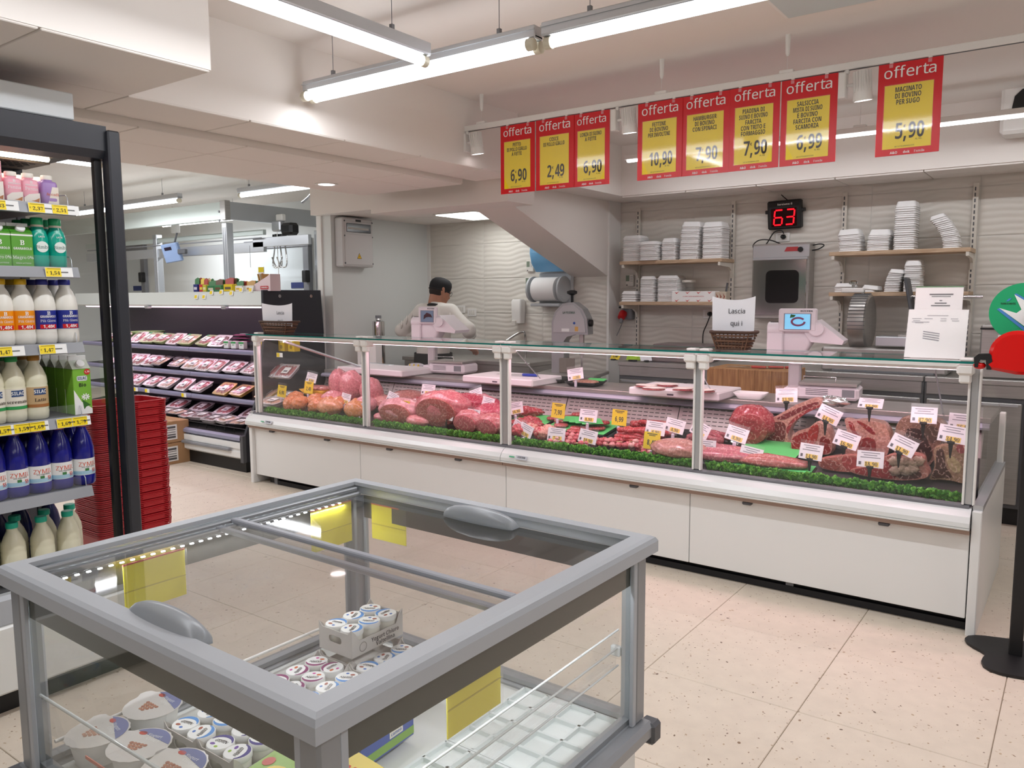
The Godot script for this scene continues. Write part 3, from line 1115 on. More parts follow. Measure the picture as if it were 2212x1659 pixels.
func pane_flat(x0: float, x1: float, z0: float, z1: float, y: float) -> SurfaceTool:
	var g = geo()
	g.set_smooth_group(-1)
	out_quad(g, Vector3(x0, y, z0), Vector3(x1, y, z0), Vector3(x1, y, z1), Vector3(x0, y, z1), Vector3(0, y - 1, 0))
	return g


func yogurt_cup(ring_col: String, dot_a: String, dot_b: String, label: String, group: String) -> Node3D:
	var t = thing("yogurt_cup", label, "yogurt", Vector3.ZERO, 0, group)
	part("cup", lathe(geo(), [Vector2(0.024, 0), Vector2(0.027, 0.003), Vector2(0.031, 0.03), Vector2(0.031, 0.05), Vector2(0.028, 0.056)], 18), mt("cup_cream", "e9e6dc", 0.25), t)
	var lid = part("lid", lathe(geo(), [Vector2(0.0325, 0.054), Vector2(0.0335, 0.056), Vector2(0.0335, 0.068), Vector2(0.032, 0.07)], 22), mats.print_white, t)
	var cr = PackedVector2Array()
	for k in 11:
		var a = lerpf(PI * 1.06, PI * 1.94, k / 10.0)
		cr.append(Vector2(cos(a), sin(a)) * 0.031)
	for k in 9:
		var a = lerpf(PI * 1.9, PI * 1.1, k / 8.0)
		cr.append(Vector2(cos(a) * 0.029, sin(a) * 0.021))
	var flat = Basis(Vector3.RIGHT, Vector3(0, 0, -1), Vector3.UP)
	part("print", extrude(geo(), cr, 0.0006, place(Vector3(0, 0.0702, 0), flat)), paint(ring_col), lid)
	part("print", extrude(geo(), ellipse(0.014, 0.009, 10), 0.0006, place(Vector3(0.014, 0.0702, -0.011), flat)), paint(dot_a), lid)
	part("print", extrude(geo(), ellipse(0.01, 0.008, 10), 0.0006, place(Vector3(-0.002, 0.0702, -0.019), flat)), paint(dot_b), lid)
	text(lid, "Alpiyò", 0.0085, place(Vector3(-0.002, 0.0706, 0.002), flat), mats.print_black, "serif-bold", 1.0)
	part("print", box(geo(), Vector3(0, 0.0702, 0.008), Vector3(0.028, 0.0006, 0.0015)), paint("5b4a44"), lid)
	return t


func cup_box(at: Vector3, label: String) -> Node3D:
	# an open cardboard tray for six cups with peaked corners and a grip hole in each short side
	var t = thing("cardboard_tray", label, "box", at, 0, "cardboard trays of yogurt cups in the freezer")
	var m: StandardMaterial3D = mats.grey_board
	var w = 0.07
	var d = 0.106
	part("base", box(geo(), Vector3(0, 0.001, 0), Vector3(w * 2, 0.002, d * 2)), m, t)
	for s in [-1, 1]:
		# long sides: low in the middle, peaked at the corners
		var side = extrude(geo(), PackedVector2Array([Vector2(-d, 0), Vector2(d, 0), Vector2(d, 0.085), Vector2(d - 0.015, 0.07), Vector2(d - 0.03, 0.045), Vector2(-d + 0.03, 0.045), Vector2(-d + 0.015, 0.07), Vector2(-d, 0.085)]), 0.002, place(Vector3(s * w, 0, 0), Basis(Vector3(0, 0, 1), Vector3.UP, Vector3(-1, 0, 0))))
		part("long_side", side, m, t)
		var c = CSGCombiner3D.new()
		c.name = "grip_side"
		t.add_child(c, true)
		var pl = CSGPolygon3D.new()
		pl.polygon = PackedVector2Array([Vector2(-w, 0), Vector2(w, 0), Vector2(w, 0.085), Vector2(w - 0.015, 0.07), Vector2(-w + 0.015, 0.07), Vector2(-w, 0.085)])
		pl.depth = 0.002
		pl.position = Vector3(0, 0, s * d + 0.001)
		pl.material = m
		c.add_child(pl)
		var hole = CSGPolygon3D.new()
		hole.polygon = outline(0.055, 0.022, 0.0109, 4)
		hole.depth = 0.02
		hole.position = Vector3(0, 0.042, s * d + 0.01)
		hole.operation = CSGShape3D.OPERATION_SUBTRACTION
		hole.material = m
		c.add_child(hole)
	var bs = Basis(Vector3(0, 0, -1), Vector3.UP, Vector3(1, 0, 0))
	text(t, "Yogurt Chiuro", 0.0125, place(Vector3(w + 0.0015, 0.029, -0.03), bs), mats.print_black, "bold")
	text(t, "Valtellina", 0.0125, place(Vector3(w + 0.0015, 0.012, -0.03), bs), mats.print_black, "bold")
	part("seal", lathe(geo(), [Vector2(0.013, 0), Vector2(0.015, 0.0004), Vector2(0.013, 0.0008)], 20, place(Vector3(w + 0.001, 0.022, 0.062), Basis(Vector3.FORWARD, Vector3.RIGHT, Vector3.UP)), false, false), paint("8b8680"), t)
	return t


func big_cup(label: String) -> Node3D:
	var t = thing("dessert_cup", label, "dessert", Vector3.ZERO, 0, "large dessert cups in the freezer")
	t.scale = Vector3(1.2, 1.1, 1.2)
	part("cup", lathe(geo(), [Vector2(0.04, 0), Vector2(0.044, 0.003), Vector2(0.054, 0.055), Vector2(0.058, 0.058), Vector2(0.058, 0.061)], 24), mats.print_white, t)
	var foil = geo()
	var rim = PackedVector2Array()
	for k in 40:
		var a = TAU * k / 40
		var r = 0.0615 + 0.001 * sin(k * 2.9) + (0.012 if k in [17, 18, 19] else 0.0)
		rim.append(Vector2(cos(a) * r, sin(a) * r))
	var flat = Basis(Vector3.RIGHT, Vector3(0, 0, -1), Vector3.UP)
	var lid = part("foil_lid", extrude(foil, rim, 0.001, place(Vector3(0, 0.0615, 0), flat)), mt("foil_white", "dcd8d4", 0.3, 0.2), t)
	var sky = PackedVector2Array()
	for k in 13:
		var a = lerpf(0.1 * PI, 0.75 * PI, k / 12.0)
		sky.append(Vector2(cos(a), sin(a)) * 0.058)
	part("print", extrude(geo(), sky, 0.0006, place(Vector3(0, 0.0624, 0), flat)), paint("6f77a8"), lid)
	text(lid, "Yogurt", 0.008, place(Vector3(0.008, 0.063, -0.034), flat), mats.print_white, "serif", 1.0)
	text(lid, "Crispy", 0.008, place(Vector3(0.014, 0.063, -0.022), flat), mats.print_white, "serif", 1.0)
	part("print", extrude(geo(), ellipse(0.02, 0.012, 14), 0.0006, place(Vector3(-0.024, 0.0624, -0.036), flat)), paint("c23b2e"), lid)
	for r in 4:
		for c in 5 - r:
			part("print", extrude(geo(), ellipse(0.009, 0.008, 8), 0.0008, place(Vector3(-0.02 + c * 0.0085 + r * 0.004, 0.0624, 0.0 + r * 0.008), flat)), paint("b77f63" if (r + c) % 2 else "a86a52"), lid)
	return t


func dessert_carton(at: Vector3, turn: float, cols: Array, label: String) -> Node3D:
	var t = thing("dessert_carton", label, "carton", at, turn, "printed dessert cartons in the freezer")
	part("sleeve", bev(geo(), Vector3(0, 0.03, 0), Vector3(0.13, 0.06, 0.2), 0.003), paint(cols[0], 0.35), t)
	var flat = Basis(Vector3.RIGHT, Vector3(0, 0, -1), Vector3.UP)
	part("print", extrude(geo(), PackedVector2Array([Vector2(-0.062, 0.02), Vector2(-0.02, 0.05), Vector2(0.03, 0.04), Vector2(0.062, 0.07), Vector2(0.062, 0.097), Vector2(-0.062, 0.097)]), 0.0006, place(Vector3(0, 0.0604, 0), flat)), paint(cols[1], 0.4), t)
	part("print", extrude(geo(), ellipse(0.07, 0.05, 16), 0.0006, place(Vector3(0.01, 0.0608, 0.045), flat)), paint(cols[2], 0.4), t)
	part("print", extrude(geo(), ellipse(0.03, 0.035, 10), 0.0006, place(Vector3(-0.04, 0.0608, 0.02), flat)), paint(cols[3], 0.4), t)
	text(t, "MUU", 0.022, place(Vector3(0, 0.0612, -0.045), flat * Basis(Vector3(0, 0, 1), 0.2)), paint("c8342a"), "bold", 1.1)
	for s in [-1, 1]:
		var bs = Basis(Vector3(0, 0, -s), Vector3.UP, Vector3(s, 0, 0))
		part("print", patch(geo(), 0.196, 0.022, place(Vector3(s * 0.0653, 0.018, 0), bs)), paint(cols[1], 0.4), t)
		part("print", patch(geo(), 0.05, 0.018, place(Vector3(s * 0.0655, 0.042, -0.03), bs)), paint("e9e3d8", 0.4), t)
		text(t, "cameo", 0.009, place(Vector3(s * 0.0657, 0.042, -0.03), bs), paint("2d4ea2"), "bold")
	return t


func freezer_contents(fr: Node3D) -> void:
	var y0 = 0.412
	var kinds = {
		"white": yogurt_cup("4a8fd6", "a3492c", "3b6fc0", "white yogurt cup with blue-edged lid, in an upper cardboard tray", "blue-edged yogurt cups"),
		"berry": yogurt_cup("8a2f6a", "d9692b", "d03a9a", "yogurt cup with purple-edged fruit lid in its own cardboard tray", "purple-edged yogurt cups"),
		"plum": yogurt_cup("3b2a86", "6d3ba0", "9bbf3a", "yogurt cup with dark violet blueberry lid in the tray by the cartons", "violet blueberry yogurt cups"),
	}
	var first = {}
	var cup_words = {"white": "white yogurt cup with blue-edged lid", "berry": "yogurt cup with purple-edged fruit lid", "plum": "yogurt cup with violet blueberry lid"}
	var trays = [
		[-1.745, -1.615, 0, "white", "lower cardboard yogurt tray carrying a second tray on top", ""],
		[-1.745, -1.615, 1, "white", "cardboard yogurt tray stacked on top of another tray", "stacked upper tray"],
		[-1.745, -1.395, 0, "berry", "cardboard tray of purple-edged yogurt cups", "tray before the stacked ones"],
		[-1.598, -1.6, 0, "white", "cardboard tray of blue-edged cups beside the stacked trays", "tray beside the stacked ones"],
		[-1.598, -1.38, 0, "white", "cardboard tray of blue-edged cups facing the yellow price card", "tray facing the yellow price card"],
		[-1.745, -1.115, 0, "white", "cardboard tray of blue-edged cups next to the dessert cups", "tray next to the dessert cups"],
		[-1.598, -1.115, 0, "plum", "cardboard tray of violet blueberry yogurt cups", "tray beside the green carton"],
	]
	for a in trays:
		var y: float = y0 + a[2] * 0.09
		cup_box(Vector3(a[0], y, a[1]), a[4])
		if a[2] == 0 and a[0] == -1.745 and a[1] == -1.615:
			continue
		for i in 2:
			for j in 3:
				var p = Vector3(a[0] - 0.034 + i * 0.068, y + 0.003, a[1] - 0.07 + j * 0.07)
				var turn = float((i * 7 + j * 5) % 4) * 1.4 + 0.6
				var words: String = cup_words[a[3]] + " in the " + a[5]
				var o: Node3D = kinds[a[3]]
				if first.has(a[3]):
					o = again(kinds[a[3]], p, turn)
				first[a[3]] = true
				o.position = p
				o.rotation.y = turn
				tag(o, words, "yogurt", "yogurt cups in the " + a[5])
	var bc = big_cup("large dessert cup with foil lid printed with hazelnuts")
	var spots = [[-1.79, -0.93, 0.3], [-1.64, -0.93, 0.1], [-1.93, -0.9, -0.2], [-1.49, -0.9, 0.8], [-1.94, -1.05, 0.0]]
	for i in spots.size():
		var s: Array = spots[i]
		if i == 0:
			bc.position = Vector3(s[0], y0, s[1])
			bc.rotation.y = s[2]
		else:
			again(bc, Vector3(s[0], y0, s[1]), s[2])
	dessert_carton(Vector3(-1.45, y0, -1.1), 0.12, ["8fb54a", "3c4f9c", "e8cf5a", "c9564a"], "green dessert carton with blue edge beside the violet cups")
	dessert_carton(Vector3(-1.42, y0, -1.33), 0.05, ["3f56a8", "86b04c", "dfc85c", "b94c58"], "blue dessert carton between yogurt tray and white grid")
	dessert_carton(Vector3(-1.29, y0, -1.12), -0.1, ["98b857", "e2cb6a", "b65f5c", "7f9c46"], "pale green dessert carton lying askew on the white grid")
	dessert_carton(Vector3(-1.28, y0, -0.89), -0.15, ["d9c65a", "8aae4c", "b2574f", "6a8a3c"], "yellow dessert carton by the freezer's glass corner")
	# acrylic dividers and the rail with price-card holders
	var rail = thing("acrylic_rail", "clear acrylic product rail along the freezer's long side", "rail", Vector3(-0.975, 0, -1.317))
	var ra = geo()
	quad(ra, Vector3(0, 0.56, 0.5), Vector3(0, 0.56, -0.5), Vector3(0.012, 0.66, -0.5), Vector3(0.012, 0.66, 0.5))
	quad(ra, Vector3(0, 0.56, 0.5), Vector3(-0.04, 0.55, 0.5), Vector3(-0.04, 0.55, -0.5), Vector3(0, 0.56, -0.5))
	part("strip", ra, mats.acrylic, rail)
	for y in [0.56, 0.66, 0.61]:
		part("bead", tube(geo(), [Vector3(0.006, y, -0.5), Vector3(0.006, y, 0.5)], 0.003, 6), mt("acrylic_bead", "d7dbdb", 0.15), rail)
	for s in [-1, 1]:
		part("bracket", bev(geo(), Vector3(0.0, 0.6, s * 0.5), Vector3(0.03, 0.03, 0.015), 0.004), mt("acrylic_bead", "d7dbdb", 0.15), rail)
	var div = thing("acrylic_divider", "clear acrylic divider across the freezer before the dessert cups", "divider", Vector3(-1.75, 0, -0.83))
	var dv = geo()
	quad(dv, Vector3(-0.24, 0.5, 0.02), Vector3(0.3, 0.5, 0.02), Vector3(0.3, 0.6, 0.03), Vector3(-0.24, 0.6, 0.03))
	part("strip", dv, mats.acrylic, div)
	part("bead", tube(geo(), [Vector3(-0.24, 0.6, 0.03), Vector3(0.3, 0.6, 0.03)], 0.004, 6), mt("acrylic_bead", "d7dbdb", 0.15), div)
	part("red_edge", box(geo(), Vector3(0.05, 0.505, 0.021), Vector3(0.2, 0.008, 0.002)), paint("c9705f"), div)  # reddish reflection in the acrylic, painted on as a coloured strip
	# empty yellow price cards
	for c in [[Vector3(-2.0, 0.79, -1.11), 0.175, 0.13, "empty yellow price card in holder on the freezer's far side"], [Vector3(-2.0, 0.79, -1.73), 0.175, 0.14, "empty yellow price card near the freezer's far corner post"], [Vector3(-0.94, 0.775, -1.165), 0.17, 0.13, "empty yellow price card with red edge on the acrylic rail"], [Vector3(-1.86, 0.79, -1.855), 0.16, 0.12, "empty yellow price card on the freezer's end glass"]]:
		var t = thing("price_card", c[3], "price card", c[0], PI / 2 if c[0].z > -1.8 else 0.0, "empty yellow price cards in the freezer")
		part("card", bev(geo(), Vector3.ZERO, Vector3(c[1], c[2], 0.003), 0.001), mt("card_yellow", "f8ea1e", 0.4), t)
		part("fold", box(geo(), Vector3(0, -c[2] * 0.06, 0.0022), Vector3(c[1], 0.003, 0.001)), paint("cdbb12"), t)
		part("red_edge", box(geo(), Vector3(0, c[2] / 2 + 0.001, 0), Vector3(c[1], 0.004, 0.004)), paint("d94a35"), t)
		part("holder", patch(geo(), c[1] + 0.01, c[2] + 0.01, place(Vector3(0, 0, 0.004))), mats.film, t)


# ---------- dairy fridge ----------
const FX := -3.2  # front plane of the fridge


func shelf_label(parent: Node3D, at: Vector3, price: String, w := 0.105) -> void:
	# a paper price label on a fridge rail; the fridge faces +x
	var bs = Basis(Vector3(0, 0, -1), Vector3.UP, Vector3(1, 0, 0)) * turned(-0.18)
	part("shelf_label", box(geo(), at, Vector3(w, 0.036, 0.001), bs), mats.print_white, parent)
	part("yellow_field", patch(geo(), 0.056, 0.034, place(at + bs * Vector3(-w / 2 + 0.029, 0, 0.0008), bs)), mats.yellow_card, parent)
	text(parent, price, 0.0135, place(at + bs * Vector3(-w / 2 + 0.033, -0.003, 0.0013), bs), mats.print_black, "serif-bold")
	text(parent, "€", 0.007, place(at + bs * Vector3(-w / 2 + 0.007, -0.001, 0.0013), bs), mats.print_black, "serif")
	part("small_print", patch(geo(), 0.05, 0.0022, place(at + bs * Vector3(-w / 2 + 0.032, 0.013, 0.0013), bs)), paint("a08b10"), parent)
	part("small_print", patch(geo(), 0.026, 0.005, place(at + bs * Vector3(0.02, 0.0, 0.0008), bs)), paint("6b6b6b"), parent)


func bottle(called: String, label: String, prof: Array, cap: Array, body_m: Material, cap_m: Material, group: String) -> Node3D:
	var t = thing(called, label, "bottle", Vector3.ZERO, PI / 2, group)
	part("body", lathe(geo(), prof, 24), body_m, t)
	part("cap", lathe(geo(), cap, 20), cap_m, t)
	return t


func row_z(u: float, x: float) -> float:
	return on_x(u, 700, x).z


func set_row(proto: Node3D, x: float, y: float, px: Array, back: int, step: float, label := "", group := "", turn := 0.0) -> void:
	# copies of a product in files going back from the shelf's front edge
	var n = 0
	var files = px.map(func(u): return row_z(u, x))
	# the same product goes on along the shelf, past the picture's edge
	for q in 3:
		if px.size() > 1 and row_z(px.min(), x) > -1.22:
			files.append(row_z(px.min(), x) + (q + 1) * 0.1)
	for z in files:
		for k in back if z < -1.1 else 1:
			var p = Vector3(x - k * step, y, z)
			if n == 0:
				proto.position = p
			else:
				var o = again(proto, p, PI / 2 + turn)
				if k > 0:
					var base: String = proto.get_meta("label")
					o.set_meta("label", " ".join(base.split(" ").slice(0, 11)) + ", behind the front row")
			n += 1


func carton(label: String, w: float, h: float, main: String, side: String, group: String, called := "milk_carton") -> Node3D:
	# gable-top carton with a round screw cap
	var t = thing(called, label, "carton", Vector3.ZERO, PI / 2, group)
	var sh = h * 0.78
	part("body", bev(geo(), Vector3(0, sh / 2, 0), Vector3(w, sh, w), 0.002), paint(main, 0.4), t)
	var g = geo()
	var a = w / 2
	var e = 0.004
	var mid = Vector3(0, sh, 0)
	out_quad(g, Vector3(-a, sh, a), Vector3(a, sh, a), Vector3(a, h * 0.92, e), Vector3(-a, h * 0.92, e), mid)
	out_quad(g, Vector3(-a, sh, -a), Vector3(a, sh, -a), Vector3(a, h * 0.92, -e), Vector3(-a, h * 0.92, -e), mid)
	for s in [-1, 1]:
		out_tri(g, Vector3(s * a, sh, a), Vector3(s * a, sh, -a), Vector3(s * a * 0.72, h * 0.9, 0), mid)
		out_tri(g, Vector3(s * a, sh, a), Vector3(s * a * 0.72, h * 0.9, 0), Vector3(s * a, h * 0.92, e), mid)
		out_tri(g, Vector3(s * a, sh, -a), Vector3(s * a * 0.72, h * 0.9, 0), Vector3(s * a, h * 0.92, -e), mid)
	part("gable", g, paint(side, 0.4), t)
	part("top_fin", bev(geo(), Vector3(0, h * 0.955, 0), Vector3(w, h * 0.09, 0.007), 0.002), mats.print_white, t)
	part("screw_cap", lathe(geo(), [Vector2(0.016, 0), Vector2(0.0165, 0.004), Vector2(0.0165, 0.012), Vector2(0.015, 0.014)], 16, place(Vector3(0, sh + (h * 0.92 - sh) * 0.45, a * 0.58), turned(0.95))), mats.print_white, t)
	return t


func dairy_fridge() -> void:
	var z1 = -1.665
	var z0 = 0.25
	var t = thing("dairy_fridge", "tall dark dairy fridge with open shelves and glass end wall", "fridge")
	var df: StandardMaterial3D = mats.dark_frame
	part("back_panel", span(geo(), Vector3(-4.02, 0.1, z1), Vector3(-3.98, 2.22, z0)), mats.dark_grey, t)
	part("base", bev(geo(), Vector3((FX - 4.02) / 2 + 0.02, 0.22, (z0 + z1) / 2), Vector3(0.86, 0.26, z0 - z1), 0.01), mats.white_lacquer, t)
	part("plinth", span(geo(), Vector3(-3.95, 0, z1 + 0.03), Vector3(FX - 0.02, 0.1, z0)), mats.black, t)
	part("front_rail", bev(geo(), Vector3(FX + 0.005, 0.4, (z0 + z1) / 2), Vector3(0.06, 0.12, z0 - z1), 0.015), mats.grey_plastic, t)
	part("well_floor", span(geo(), Vector3(-3.98, 0.35, z1 + 0.02), Vector3(FX - 0.03, 0.37, z0)), mats.dark_grey, t)
	# canopy with its lamp, grille and white header
	var cp = profile_along_z([Vector2(-4.02, 2.225), Vector2(FX + 0.02, 2.225), Vector2(FX + 0.02, 2.13), Vector2(FX, 2.1), Vector2(FX - 0.06, 2.09), Vector2(FX - 0.1, 2.12), Vector2(FX - 0.24, 2.125), Vector2(FX - 0.28, 2.13), Vector2(-4.02, 2.13)], z1, z0)
	part("canopy", cp, df, t)
	part("lamp_profile", span(geo(), Vector3(FX - 0.16, 2.1, z1 + 0.14), Vector3(FX - 0.11, 2.125, z0)), mt("lamp_bronze", "8a7a66", 0.4, 0.5), t)
	part("lamp_tube", lathe(geo(), [Vector2(0.003, 0), Vector2(0.011, 0.005), Vector2(0.011, 1.72), Vector2(0.003, 1.725)], 10, place(Vector3(FX - 0.135, 2.093, z1 + 0.15), Basis(Vector3.UP, Vector3(0, 0, 1), Vector3.RIGHT))), glow("warm_tube", Color(1, 0.96, 0.86), 5.0), t)
	area_light(t, Vector3(FX - 0.135, 2.075, -0.75), Vector3(-0.35, -1, 0), Vector2(0.03, 1.6), 5.0, Color(1, 0.95, 0.85))
	var gg = part("air_grille", span(geo(), Vector3(FX - 0.42, 2.085, z1 + 0.12), Vector3(FX - 0.2, 2.09, z0)), mt("grille_bronze", "6f6257", 0.4, 0.5), t)
	var cellm = mesh_of(lathe(geo(), [Vector2(0.012, 0), Vector2(0.012, 0.002)], 6))
	for i in 14:
		for j in 5:
			var o = MeshInstance3D.new()
			o.name = "hole"
			o.mesh = cellm
			o.material_override = mats.black
			o.position = Vector3(FX - 0.24 - j * 0.026, 2.0835, z1 + 0.17 + i * 0.03 + (j % 2) * 0.015)
			gg.add_child(o, true)
	var hd = on_x(158, 250, FX + 0.0)
	part("header", bev(geo(), Vector3(FX - 0.09, 2.28, (z0 + hd.z) / 2), Vector3(0.2, 0.1, z0 - hd.z), 0.004), mt("header_white", "d8dde0", 0.4), t)
	# end wall: dark profiled frame and glass
	part("end_frame", bev(geo(), Vector3(FX + 0.01, 1.16, z1 - 0.02), Vector3(0.06, 2.1, 0.05), 0.006), df, t)
	part("end_frame_inner", bev(geo(), Vector3(FX - 0.03, 1.16, z1 + 0.022), Vector3(0.03, 2.0, 0.03), 0.004), mats.black, t)
	part("end_frame_rear", bev(geo(), Vector3(-4.0, 1.16, z1 - 0.0), Vector3(0.05, 2.1, 0.04), 0.004), df, t)
	part("end_frame_top", bev(geo(), Vector3(-3.6, 2.18, z1 - 0.005), Vector3(0.8, 0.06, 0.04), 0.004), df, t)
	part("end_frame_foot", bev(geo(), Vector3(-3.6, 0.25, z1 - 0.005), Vector3(0.8, 0.3, 0.04), 0.004), df, t)
	var eg = geo()
	quad(eg, Vector3(-4.0, 0.4, z1), Vector3(FX - 0.02, 0.4, z1), Vector3(FX - 0.02, 2.15, z1), Vector3(-4.0, 2.15, z1))
	part("end_glass", eg, mats.side_glass, t)
	# shelves with label rails
	var rails = [on_x(167, 468, FX).y, on_x(169, 601, FX).y, on_x(179, 762, FX).y, on_x(194, 918, FX).y, on_x(200, 1071, FX).y]
	var ze: float = on_x(172, 600, FX).z
	for i in 5:
		var y: float = rails[i]
		var s = part("shelf", span(geo(), Vector3(-3.9, y + 0.028, ze), Vector3(FX - 0.02, y + 0.038, z0)), mats.dark_grey, t)
		var rl = profile_along_z([Vector2(FX - 0.03, y + 0.04), Vector2(FX - 0.008, y + 0.042), Vector2(FX + 0.006, y + 0.002), Vector2(FX, y), Vector2(FX - 0.025, y + 0.004)], ze, z0)
		part("label_rail", rl, mt("rail_grey", "8e9095", 0.3), s)
		var fence = geo()
		quad(fence, Vector3(FX - 0.03, y + 0.04, z0), Vector3(FX - 0.03, y + 0.04, ze + 0.03), Vector3(FX - 0.03, y + 0.085, ze + 0.03), Vector3(FX - 0.03, y + 0.085, z0))
		part("front_fence", fence, mats.acrylic, s)
		part("fence_end", tube(geo(), [Vector3(FX - 0.03, y + 0.04, ze + 0.012), Vector3(FX - 0.032, y + 0.07, ze + 0.012), Vector3(FX - 0.045, y + 0.083, ze + 0.012), Vector3(FX - 0.1, y + 0.085, ze + 0.012)], 0.002, 5), mats.aluminium, s)
	var lab = [[[8, 446, "2,33"], [92, 452, "2,37"], [142, 458, "2,51"]], [[128, 592, "1,54"]], [[22, 764, "1,47"], [115, 756, "1,47"]], [[10, 934, "1,57"], [52, 926, "1,59"], [84, 922, "1,69"], [143, 914, "1,69"], [176, 910, "1,79"]], []]
	for i in 5:
		for l in lab[i]:
			var z: float = on_x(l[0], l[1], FX + 0.004).z
			shelf_label(t, Vector3(FX + 0.0045, rails[i] + 0.021, z), l[2], 0.1 if i != 3 else 0.07)
	# shelf by shelf
	var xs = FX - 0.085
	var y1: float = rails[0] + 0.04
	var pink = small_bottle("pink", "f2a9b8", "small pink drink bottle with white cap on the top shelf")
	set_row(pink, xs, y1, [45.0, 81.0], 3, 0.075)
	var tall = small_bottle("tall", "f0a6b4", "tall pink drink bottle with white cap at the end of its shelf")
	set_row(tall, xs, y1, [4.0, -34.0], 2, 0.08)
	var lil = small_bottle("lilac", "a683bf", "small lilac and cream drink bottle beside the pink ones")
	set_row(lil, xs, y1, [121.0], 3, 0.075)
	var y2: float = rails[1] + 0.04
	var gc = carton("bright green gable-top carton with white cap on the second shelf", 0.075, 0.165, "5fa437", "4c9a2e", "green gable-top cartons")
	text(gc, "GRANAROLO", 0.0085, place(Vector3(0, 0.068, 0.0385)), mats.print_white, "bold", 0.9)
	text(gc, "B", 0.018, place(Vector3(0, 0.09, 0.0385)), mats.print_white, "serif-bold")
	text(gc, "Magro 0%", 0.011, place(Vector3(0, 0.035, 0.0385)), mats.print_white, "serif")
	text(gc, "SENZA LATTOSIO", 0.005, place(Vector3(0, 0.014, 0.0385)), mats.print_white, "sans")
	part("white_band", patch(geo(), 0.075, 0.006, place(Vector3(0, 0.118, 0.0382))), mats.print_white, gc)
	set_row(gc, xs, y2, [51.0, 3.0], 3, 0.08)
	var teal = bottle("teal_bottle", "round teal bottle with green cap on the second shelf", [Vector2(0.03, 0), Vector2(0.034, 0.006), Vector2(0.0355, 0.03), Vector2(0.0345, 0.04), Vector2(0.0355, 0.05), Vector2(0.0355, 0.11), Vector2(0.03, 0.135), Vector2(0.021, 0.152), Vector2(0.0205, 0.165)], [Vector2(0.0215, 0.162), Vector2(0.022, 0.168), Vector2(0.022, 0.186), Vector2(0.02, 0.189)], paint("0aa58f", 0.2), paint("2fae74", 0.3), "teal bottles with green caps")
	part("neck_ring", lathe(geo(), [Vector2(0.022, 0.154), Vector2(0.022, 0.162)], 18), mt("neck_cream", "e4d9c9", 0.4), teal)
	part("print_disc", extrude(geo(), ellipse(0.044, 0.042, 20), 0.0008, place(Vector3(0, 0.078, 0.0358))), paint("e5efe9"), teal)
	text(teal, "Bimbi", 0.012, place(Vector3(0, 0.077, 0.0366)), paint("12514a"), "serif")
	text(teal, "LATTE", 0.006, place(Vector3(0, 0.116, 0)), mats.print_white, "bold", 1.0, "lettering", 0.0358)
	set_row(teal, xs + 0.005, y2, [94.0, 132.0], 3, 0.078)
	# white bottles with printed sleeves
	var y3: float = rails[2] + 0.04
	var wp = [Vector2(0.036, 0), Vector2(0.041, 0.006), Vector2(0.0425, 0.03), Vector2(0.041, 0.052), Vector2(0.042, 0.056), Vector2(0.042, 0.13), Vector2(0.0428, 0.134), Vector2(0.042, 0.15), Vector2(0.038, 0.175), Vector2(0.028, 0.2), Vector2(0.019, 0.215), Vector2(0.0185, 0.23)]
	var wc = [Vector2(0.021, 0.226), Vector2(0.0215, 0.23), Vector2(0.0215, 0.244), Vector2(0.02, 0.247)]
	var wm = mt("milk_white", "eeebe2", 0.3)
	for k in [["orange", "f0930f", "e2b417", [49.0, 3.0, -44.0], "white milk bottle with yellow cap and orange sleeve"], ["blue", "27328f", "2b2f8e", [96.0, 144.0], "white milk bottle with blue cap and blue sleeve"]]:
		var b = bottle("milk_bottle", k[4], wp, wc, wm, paint(k[2], 0.35), "milk bottles with printed sleeves")
		part("sleeve", band_round(geo(), 0.0424, 0.056, 0.128, -PI, PI, 28), paint(k[1], 0.3), b)
		part("price_flash", band_round(geo(), 0.0428, 0.058, 0.074, -0.75, 0.75, 10), paint("d2232a", 0.3), b)
		text(b, "1,49€", 0.0115, place(Vector3(0, 0.066, 0)), mats.print_white, "bold", 1.15, "lettering", 0.0432)
		text(b, "GRANAROLO", 0.0085, place(Vector3(0, 0.104, 0)), mats.print_white, "bold", 0.85, "lettering", 0.043)
		text(b, "B", 0.014, place(Vector3(0, 0.117, 0)), mats.print_white, "serif-bold", 1.0, "lettering", 0.043)
		text(b, "Più Giorni", 0.009, place(Vector3(0, 0.088, 0)), mats.print_white, "serif", 1.0, "lettering", 0.043)
		set_row(b, xs + 0.005, y3, k[3], 2, 0.095)
	# milk in clear bottles, and the organic carton
	var y4: float = rails[3] + 0.04
	var mp = [Vector2(0.036, 0), Vector2(0.041, 0.005), Vector2(0.043, 0.03), Vector2(0.0415, 0.04), Vector2(0.043, 0.046), Vector2(0.043, 0.128), Vector2(0.0415, 0.134), Vector2(0.043, 0.14), Vector2(0.041, 0.165), Vector2(0.03, 0.195), Vector2(0.0185, 0.215), Vector2(0.018, 0.235)]
	var cream = mt("milk_cream", "e6e2c8", 0.25)
